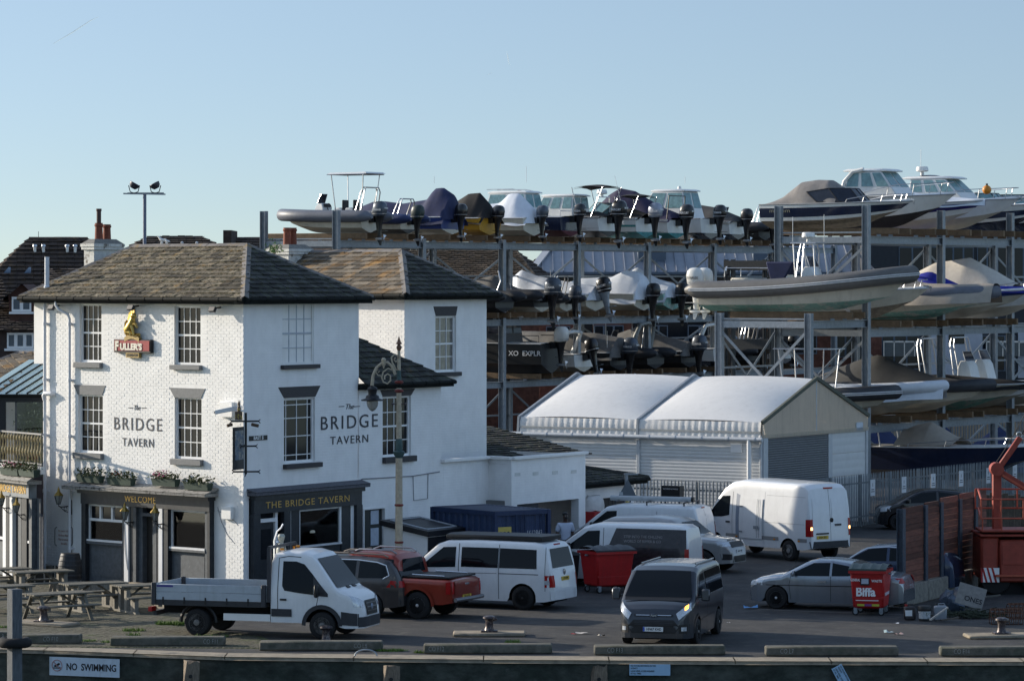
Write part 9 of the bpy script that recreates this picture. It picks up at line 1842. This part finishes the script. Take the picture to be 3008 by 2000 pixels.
# floodlight mast
Y=190; p=V(fx(425,Y),Y,0); t=thing('floodlight_mast','tall grey floodlight mast with two round lamps behind the tavern roof','floodlight mast',p)
z=fz(569,Y); m=MB(); m.cyl((0,0,0),(0,0,z),.09,n=10); m.build('mast',mat('mast grey',(.17,.19,.25),.5,metal=.2),t)
m=MB(); m.beam((-1.08,0,z),(1.06,-.1,z-.04),.1,.07); m.beam((-.9,.3,z+.03),(.95,.25,z+.03),.08,.06); m.build('crossbar',M_steel,t)
for px,ry in ((394,.5),(456,-.5)):
    c=V(fx(px,Y)-p.x,0,fz(545,Y)); m=MB(); R=Matrix.Rotation(ry,4,'Y') ; q=MB(Matrix.Translation(c)@R); q.lathe([(.0,-.18),(.14,-.17),(.24,-.05),(.27,.1),(.25,.12),(.2,.08),(0,.05)],16,(0,0,0)); f=q.build('lamp_head',mat('floodlight shell',(.05,.05,.065),.4,metal=.3,var=.3,vs=6),t)
    q=MB(Matrix.Translation(c)@R); q.lathe([(.2,.085),(0,.088)],16); q.build('lens',mat('floodlight lens',(.35,.36,.33),.2),f); m=MB(); m.tube([c+V(-.28,0,0),c+V(-.2,0,-.32),c+V(0,0,-.4),c+V(.2,0,-.32),c+V(.28,0,0)],.025,6); m.box(c.x-.1,c.x+.1,-.1,.1,z+.02,c.z-.36); m.build('bracket',M_blackm,f)
# gulls on the tavern ridge
for px,py in ((476,727),(492,728)):
    g=ridge=R2.lerp(R1,(px-393)/(725-393))+V(0,0,.06); t=thing('gull','small white gull perched on the tavern ridge, '+('larger one' if px==476 else 'right hand one'),'bird',g,2.6,'gulls on the tavern roof'); s_=1 if px==476 else .7
    m=MB(); m.tube([V(-.16*s_,0,.10*s_),V(-.06*s_,0,.12*s_),V(.04*s_,0,.14*s_),V(.09*s_,0,.20*s_),V(.12*s_,0,.23*s_)],[.015*s_,.05*s_,.055*s_,.035*s_,.034*s_],8); m.tube([V(.14*s_,0,.235*s_),V(.19*s_,0,.225*s_)],[.014*s_,.004],5); m.cyl((0,-.015,0),(0,-.015,.1*s_),.006,n=5); m.cyl((0,.02,0),(0,.02,.1*s_),.006,n=5); m.build('body',G_white,t)
# shrub growing in the valley by the chimney
p=at(806,742,123.5); t=thing('roof_weed','green buddleia sprouting from the roof beside the rear chimney','plant',p); rr=random.Random(2); m=MB()
for k in range(150): c=V(rr.gauss(0,.13),rr.gauss(0,.1),abs(rr.gauss(.0,.16))); d=V(rr.uniform(-1,1),rr.uniform(-1,1),rr.uniform(0,1)).normalized()*.05; e=V(rr.uniform(-1,1),rr.uniform(-1,1),rr.uniform(-1,1)).normalized()*.025; m.add([c-d,c+e,c+d,c-e],[(0,1,2,3)])
tag(m.build('foliage',mat('fresh leaves',(.10,.19,.03),.6,var=.3,vs=10),t,fix=False),kind='stuff'); m=MB(); [m.tube([(0,0,-.1),(rr.gauss(0,.1),rr.gauss(0,.06),.25)],[.012,.005],4) for k in range(6)]; m.build('stem',M_wood,t)
# blue fence and tarps far behind the low rack
Fb0=V(15.0,182,0); Fb=palisade(Fb0,Fb0+V(13,3,0),3.2,'blue painted palisade fence behind the low boat rack',None,6)
M_bt=mat('blue tarpaulin',(.012,.028,.10),.6,var=.3,vs=1,bump=.4,bs=5)
t=thing('tarpaulin_stack','heap of goods under blue tarpaulins behind the low boat rack','tarpaulin',V(21,180.5,0)); rr=random.Random(9); m=MB(); rows=[[V(-4+8*i/16,1.2*(j-2)/2,max(0,(1.9+.5*math.sin(i*1.1)+rr.gauss(0,.1))*(1-abs(j-2)/2.2))) for i in range(17)] for j in range(5)]; m.grid(rows); m.build('tarp',M_bt,t,ang=60)
t=thing('boundary_wall','long pale brick wall behind the blue tarpaulins','wall',V(24,188,0)); m=MB(); m.box(-16,16,0,.3,0,3.6); m.build('wall',mat('buff brick wall',(.40,.31,.22),.9,var=.15,brick=(.23,.08,.01),bump=.3),t)
# ---------------------------------------------------------------- plank screen and red boom lift, junk pile
M_plk=mat('red brown plank',(.15,.058,.04),.85,var=.3,vs=3,rnd=.4,sub=((.05,.03,.025),2.2,.55,.7),stretch=(.4,.4,3)); M_stp=mat('blue grey steel post',(.06,.075,.10),.6,metal=.2,var=.25,vs=4,sub=((.10,.045,.03),5,.6,.7))
w0=V((2655-CX)/FP*107.6,107.6,0); w1=V((2905-CX)/FP*115.2,115.2,0); FW=Face(w0,(w1-w0)); LW=(w1-w0).length
t=thing('plank_screen','tall screen of reddish horizontal planks between blue grey steel posts on concrete blocks','screen',w0,FW.rz)
zp0=.62; xs_p=[0.0]+[FW.xz(px) for px in (2721,2767,2822,2868)]+[LW]
for i in range(len(xs_p)-1):
    a,b_=xs_p[i]+.1,xs_p[i+1]-.1; top=[2.82,2.86,2.92,2.95,3.0][i]; n=13; hh=(top-zp0)/n
    for k in range(n):
        m=MB(); z=zp0+k*hh; j=RND.uniform(-.012,.012); m.box(a+.001,b_-.001,.05+j,.10+j,z+.004,z+hh-.006); m.build('plank',M_plk,t)
for x in xs_p[:-1]:
    m=MB(); m.box(x-.12,x+.12,-.02,.0,zp0-.3,2.8); m.box(x-.015,x+.015,0,.16,zp0-.3,2.8); m.box(x-.12,x+.12,.16,.18,zp0-.3,2.8); m.build('post',M_stp,t)
for i in range(4): m=MB(); m.box(LW*i/4+.03,LW*(i+1)/4-.03,-.08,.35,0,zp0-.02); m.build('concrete_block',mat('pale concrete block',(.20,.19,.165),.9,var=.3,vs=3),t,bevel=.03)
Yc=112.0; cx_=fx(2960,Yc); t=thing('boom_lift','red boom lift with railed basket, folded arm and hazard striped body','boom lift',V(cx_,Yc,0)); P=lambda px,py,dy=0: V(fx(px,Yc)-cx_,dy,fz(py,Yc)); M_lift=mat('faded red machine paint',(.30,.050,.030),.55,var=.2,vs=2,dirt=((.08,.03,.02),.4)); M_rail=mat('orange red rail',(.42,.085,.045),.5,var=.15)
def pb(name,px0,px1,py0,py1,y0,y1,mt,bev=.02,par=None): a,b_=P(px0,py1),P(px1,py0); m=MB(); m.box(a.x,b_.x,y0,y1,a.z,b_.z); return m.build(name,mt,par or t,bevel=bev)
pb('body',2876,2930,1572,1702,-.4,1.6,M_lift,.08); pb('body',2931,3150,1582,1706,-.45,1.7,M_lift,.05); pb('tray',2873,3150,1566,1573,-.5,1.7,M_lift); pb('skirt',2918,3150,1683,1690,-.55,-.46,M_rail,.01); pb('door_panel',2938,3100,1596,1655,-.47,-.451,M_lift,.01)
bp=pb('hazard_board',2876,2930,1664,1706,-.43,-.41,M_wtrim,.0)
for k in range(4): a,b_=P(2876+k*14,1706),P(2890+k*14,1664); m=MB(); m.prism([V(a.x,-.435,a.z),V(a.x+.06,-.435,a.z),V(a.x+.06-.12 if k else a.x+.05,-.435,b_.z),V(a.x-.12 if k else a.x-.0,-.435,b_.z)],(0,.003,0)); m.build('hazard_stripe',M_red,bp)
pb('undercarriage',2890,3150,1707,1790,-.2,1.4,M_under)
for px in (2920,3040): m=MB(); c=P(px,1780); m.lathe([(.2,-.15),(.42,-.15),(.45,-.08),(.45,.08),(.42,.15),(.2,.15)],20,(c.x,-.2,.45),'y'); m.build('wheel',M_tyre,t)
a=P(2932,1580); b_=P(2932,1385); m=MB(); m.box(a.x-.13,a.x+.13,.2,.46,a.z,b_.z); m.build('column',M_lift,t,bevel=.02)
m=MB(); m.beam(P(2925,1378,.33),P(3160,1520,.33),.2,.2); m.build('lower_arm',M_lift,t,bevel=.02); m=MB(); m.beam(P(2935,1378,.2),P(3000,1285,.2),.16,.17); m.build('upper_arm',M_lift,t,bevel=.02); m=MB(); m.beam(P(2945,1395,.05),P(3120,1500,.05),.07,.07); m.build('hydraulic_ram',M_rail,t)
m=MB(); c=P(2930,1378); m.cyl((c.x,.0,c.z),(c.x,.5,c.z),.2,n=14); m.build('pivot',M_lift,t); m=MB(); m.tube([P(2918,1372,.1),P(2960,1310,.1),P(3010,1220,.1)],.012,4); m.tube([P(2995,1290,.15),P(3030,1230,.15)],.02,5); m.build('hoist_cable',M_blackm,t)
m=MB(); c=P(2996,1277); m.tube([c+V(.08*math.cos(q),.15,.08*math.sin(q)) for q in [2*math.pi*k/12 for k in range(12)]],.018,5,closed=True); m.build('lifting_eye',M_tubeS,t)
R_=[]
for py in (1440,1463,1500,1525): pass
for dy,pyo in ((-.5,22),(.9,0)):
    for py in (1441,1497): R_.append([P(2876,py+pyo,dy),P(3150,py+pyo,dy)])
    for px in (2876,2934,3000): R_.append([P(px,1441+pyo,dy),P(px,1500+pyo,dy)])
for py in (1441,1497): R_.append([P(2876,py+22,-.5),P(2884,py,.9)])
m=MB(); [m.tube(p_,.028,6) for p_ in R_]; m.build('basket_rail',M_rail,t); pb('basket_floor',2876,3150,1553,1560,-.5,.95,M_lift)
m=MB(); [m.tube([P(px,1522,-.5),P(px,1556,-.5)],.024,6) for px in (2880,2936,3005)]; m.build('basket_post',M_rail,t)
# dark sheds behind the lift
t=thing('timber_shed','dark weathered timber board fence behind the red boom lift','fence',V(fx(2900,122),122,0)); X0=t.location.x
for k in range(14): m=MB(); a=fx(2872+k*18,122)-X0; m.box(a,a+.19,0,.04,0,fz(1450+RND.uniform(-6,10),122)); m.build('board',mat('dark weathered board',(.075,.06,.045),.9,var=.3,vs=3,rnd=.3),t)
# junk
J=lambda px,py: gnd(px,py)
def can(px,py,w,d,h,mt,lab,capc):
    t=thing('jerrycan',lab,'jerrycan',J(px,py),RND.uniform(-.3,.3)); m=MB(); m.box(-w/2,w/2,-d/2,d/2,0,h); m.build('can_body',mt,t,bevel=.04); m=MB(); m.lathe([(.04,h),(.04,h+.05),(0,h+.05)],10,(-w*.3,0,0)); m.build('cap',capc,t); m=MB(); m.tube([(-w*.15,0,h),(-w*.1,0,h+.05),(w*.3,0,h+.05),(w*.35,0,h)],.018,6); m.build('handle',mt,t); return t
t=can(2672,1820,.32,.26,.38,mat('dark brown plastic',(.035,.028,.03),.5),'brown jerrycan with white label at the foot of the planks',M_red); m=MB(); m.box(-.13,.06,-.135,-.131,.12,.28); m.build('label',M_wtrim,t)
can(2762,1822,.36,.25,.42,mat('cloudy grey plastic',(.24,.26,.29),.45,var=.15),'cloudy grey jerrycan right of the white bucket',M_blackm)
t=thing('bucket','white paint bucket with black lid between the two jerrycans','bucket',J(2716,1823)); m=MB(); m.lathe([(.15,0),(.175,.34)],20); m.build('bucket_body',mat('white bucket',(.45,.48,.5),.5,var=.2,vs=9,sub=((.10,.12,.10),11,.6,.66)),t); m=MB(); m.lathe([(.18,.28),(.185,.30),(.185,.40),(.17,.42),(0,.42)],20); m.build('lid',M_blackm,t); m=MB(); m.lathe([(.155,0),(.16,.07)],20); m.build('base_band',M_blackm,t)
p=V(fx(2855,104.6),104.6,0); t=thing('broken_sign','broken pale sign board lettered ONES leaning on the rubbish heap','sign',p+V(0,0,.55),-.1); t.rotation_euler=(-.25,.28,-.1); m=MB(); m.box(-.42,.36,-.015,.015,-.3,.3); m.build('board',mat('weathered sign board',(.22,.21,.2),.8,var=.2,vs=4),t); text('lettering','ONES',.2,M_ink,t,TM(.06,-.017,-.1),.002,bold=.004)
for k,(px,py,l,a,lab,c_) in enumerate(((2765,1828,.62,.9,'pale broken plank on the rubbish heap',(.38,.36,.33)),(2800,1812,.5,.2,'short white batten on the rubbish heap',(.35,.35,.32)),(2880,1770,1.2,.18,'grey driftwood pole lying over the rubbish heap',(.12,.115,.10)),(2790,1828,.5,-.15,'dirty timber offcut at the front of the heap',(.09,.075,.06)))):
    p=J(px,py)+V(0,0,.12); t=thing('timber_offcut',lab,'plank',p); m=MB(); m.beam((-l/2,0,-.05),(l/2*math.cos(a),.1,-.05+l*math.sin(abs(a))*.7),.1,.035); m.build('plank',mat('offcut '+str(k),c_,.85,var=.2,vs=6),t)
t=thing('rubbish_sack','crumpled blue grey rubbish sacks heaped against the plank screen','sack',J(2790,1795)); rr=random.Random(12)
for k,(x,y,z,r,c_) in enumerate(((0,.3,.3,.3,(.05,.07,.10)),(.35,.25,.38,.32,(.035,.05,.075)),(.2,.1,.2,.28,(.06,.085,.12)))):
    m=MB(); m.ball((x,y,z),r,12); m.v=[p+V(rr.gauss(0,.035),rr.gauss(0,.035),rr.gauss(0,.035)) for p in m.v]; m.build('sack',mat('sack plastic %d'%k,c_,.35,var=.3,vs=6),t,ang=20)
t=thing('net_heap','tangle of dark green fishing net and rope on the ground before the planks','net',J(2850,1815)); m=MB()
for k in range(46):
    P_=[]; c=V(rr.gauss(0,.45),rr.gauss(0,.2),.03); 
    for j in range(7): P_.append(c+V(rr.gauss(0,.2),rr.gauss(0,.1),abs(rr.gauss(.06,.07))))
    m.tube(P_,.014,4)
tag(m.build('net',mat('green net',(.035,.045,.03),.9,var=.4,vs=8),t,fix=False),kind='stuff')
for k,(px,py,lab) in enumerate(((2955,1832,'rusty wire lobster pot at the front of the stack'),(3005,1815,'rusty wire lobster pot cut off by the right edge'))):
    t=thing('lobster_pot',lab,'lobster pot',J(px,py),.2*k,'rusty lobster pots'); m=MB(); w,d,h=.85,.5,.42
    for u in range(8):
        x=-w/2+w*u/7; m.tube([V(x,-d/2,0)]+[V(x,-d/2*math.cos(q),h*math.sin(q)) for q in [math.pi*i/8 for i in range(9)]]+[V(x,d/2,0)],.01,4)
    for i in range(9): q=math.pi*i/8; m.tube([V(-w/2,-d/2*math.cos(q),h*math.sin(q)),V(w/2,-d/2*math.cos(q),h*math.sin(q))],.01,4)
    m.build('wire_cage',mat('rusty wire',(.10,.04,.02),.8,var=.3,vs=9),t); m=MB(); m.box(-w/2,w/2,-d/2,d/2,0,.03); m.build('base',M_under,t)
# condensation trails far up in the sky
M_trail=mat('vapour trail',(.9,.9,.92),1.0,var=0,spec=0)
def trail(pts,Y,r,lab): m=MB(); m.tube([at(px,py,Y) for px,py in pts],r,6); tag(m.build('vapour_trail',M_trail),lab,'vapour trail','vapour trails')
trail(((157,129),(215,95),(265,62),(290,50)),9000,[.7,1.6,1.2,.4],'long faint slanting vapour trail at the upper left'); trail(((1489,152),(1492,170),(1496,193)),9000,[.3,1.5,.5],'short steep vapour trail right of the middle of the sky'); trail(((1431,222),(1445,214)),9000,[.3,.6],'tiny faint vapour trail below the short steep one')
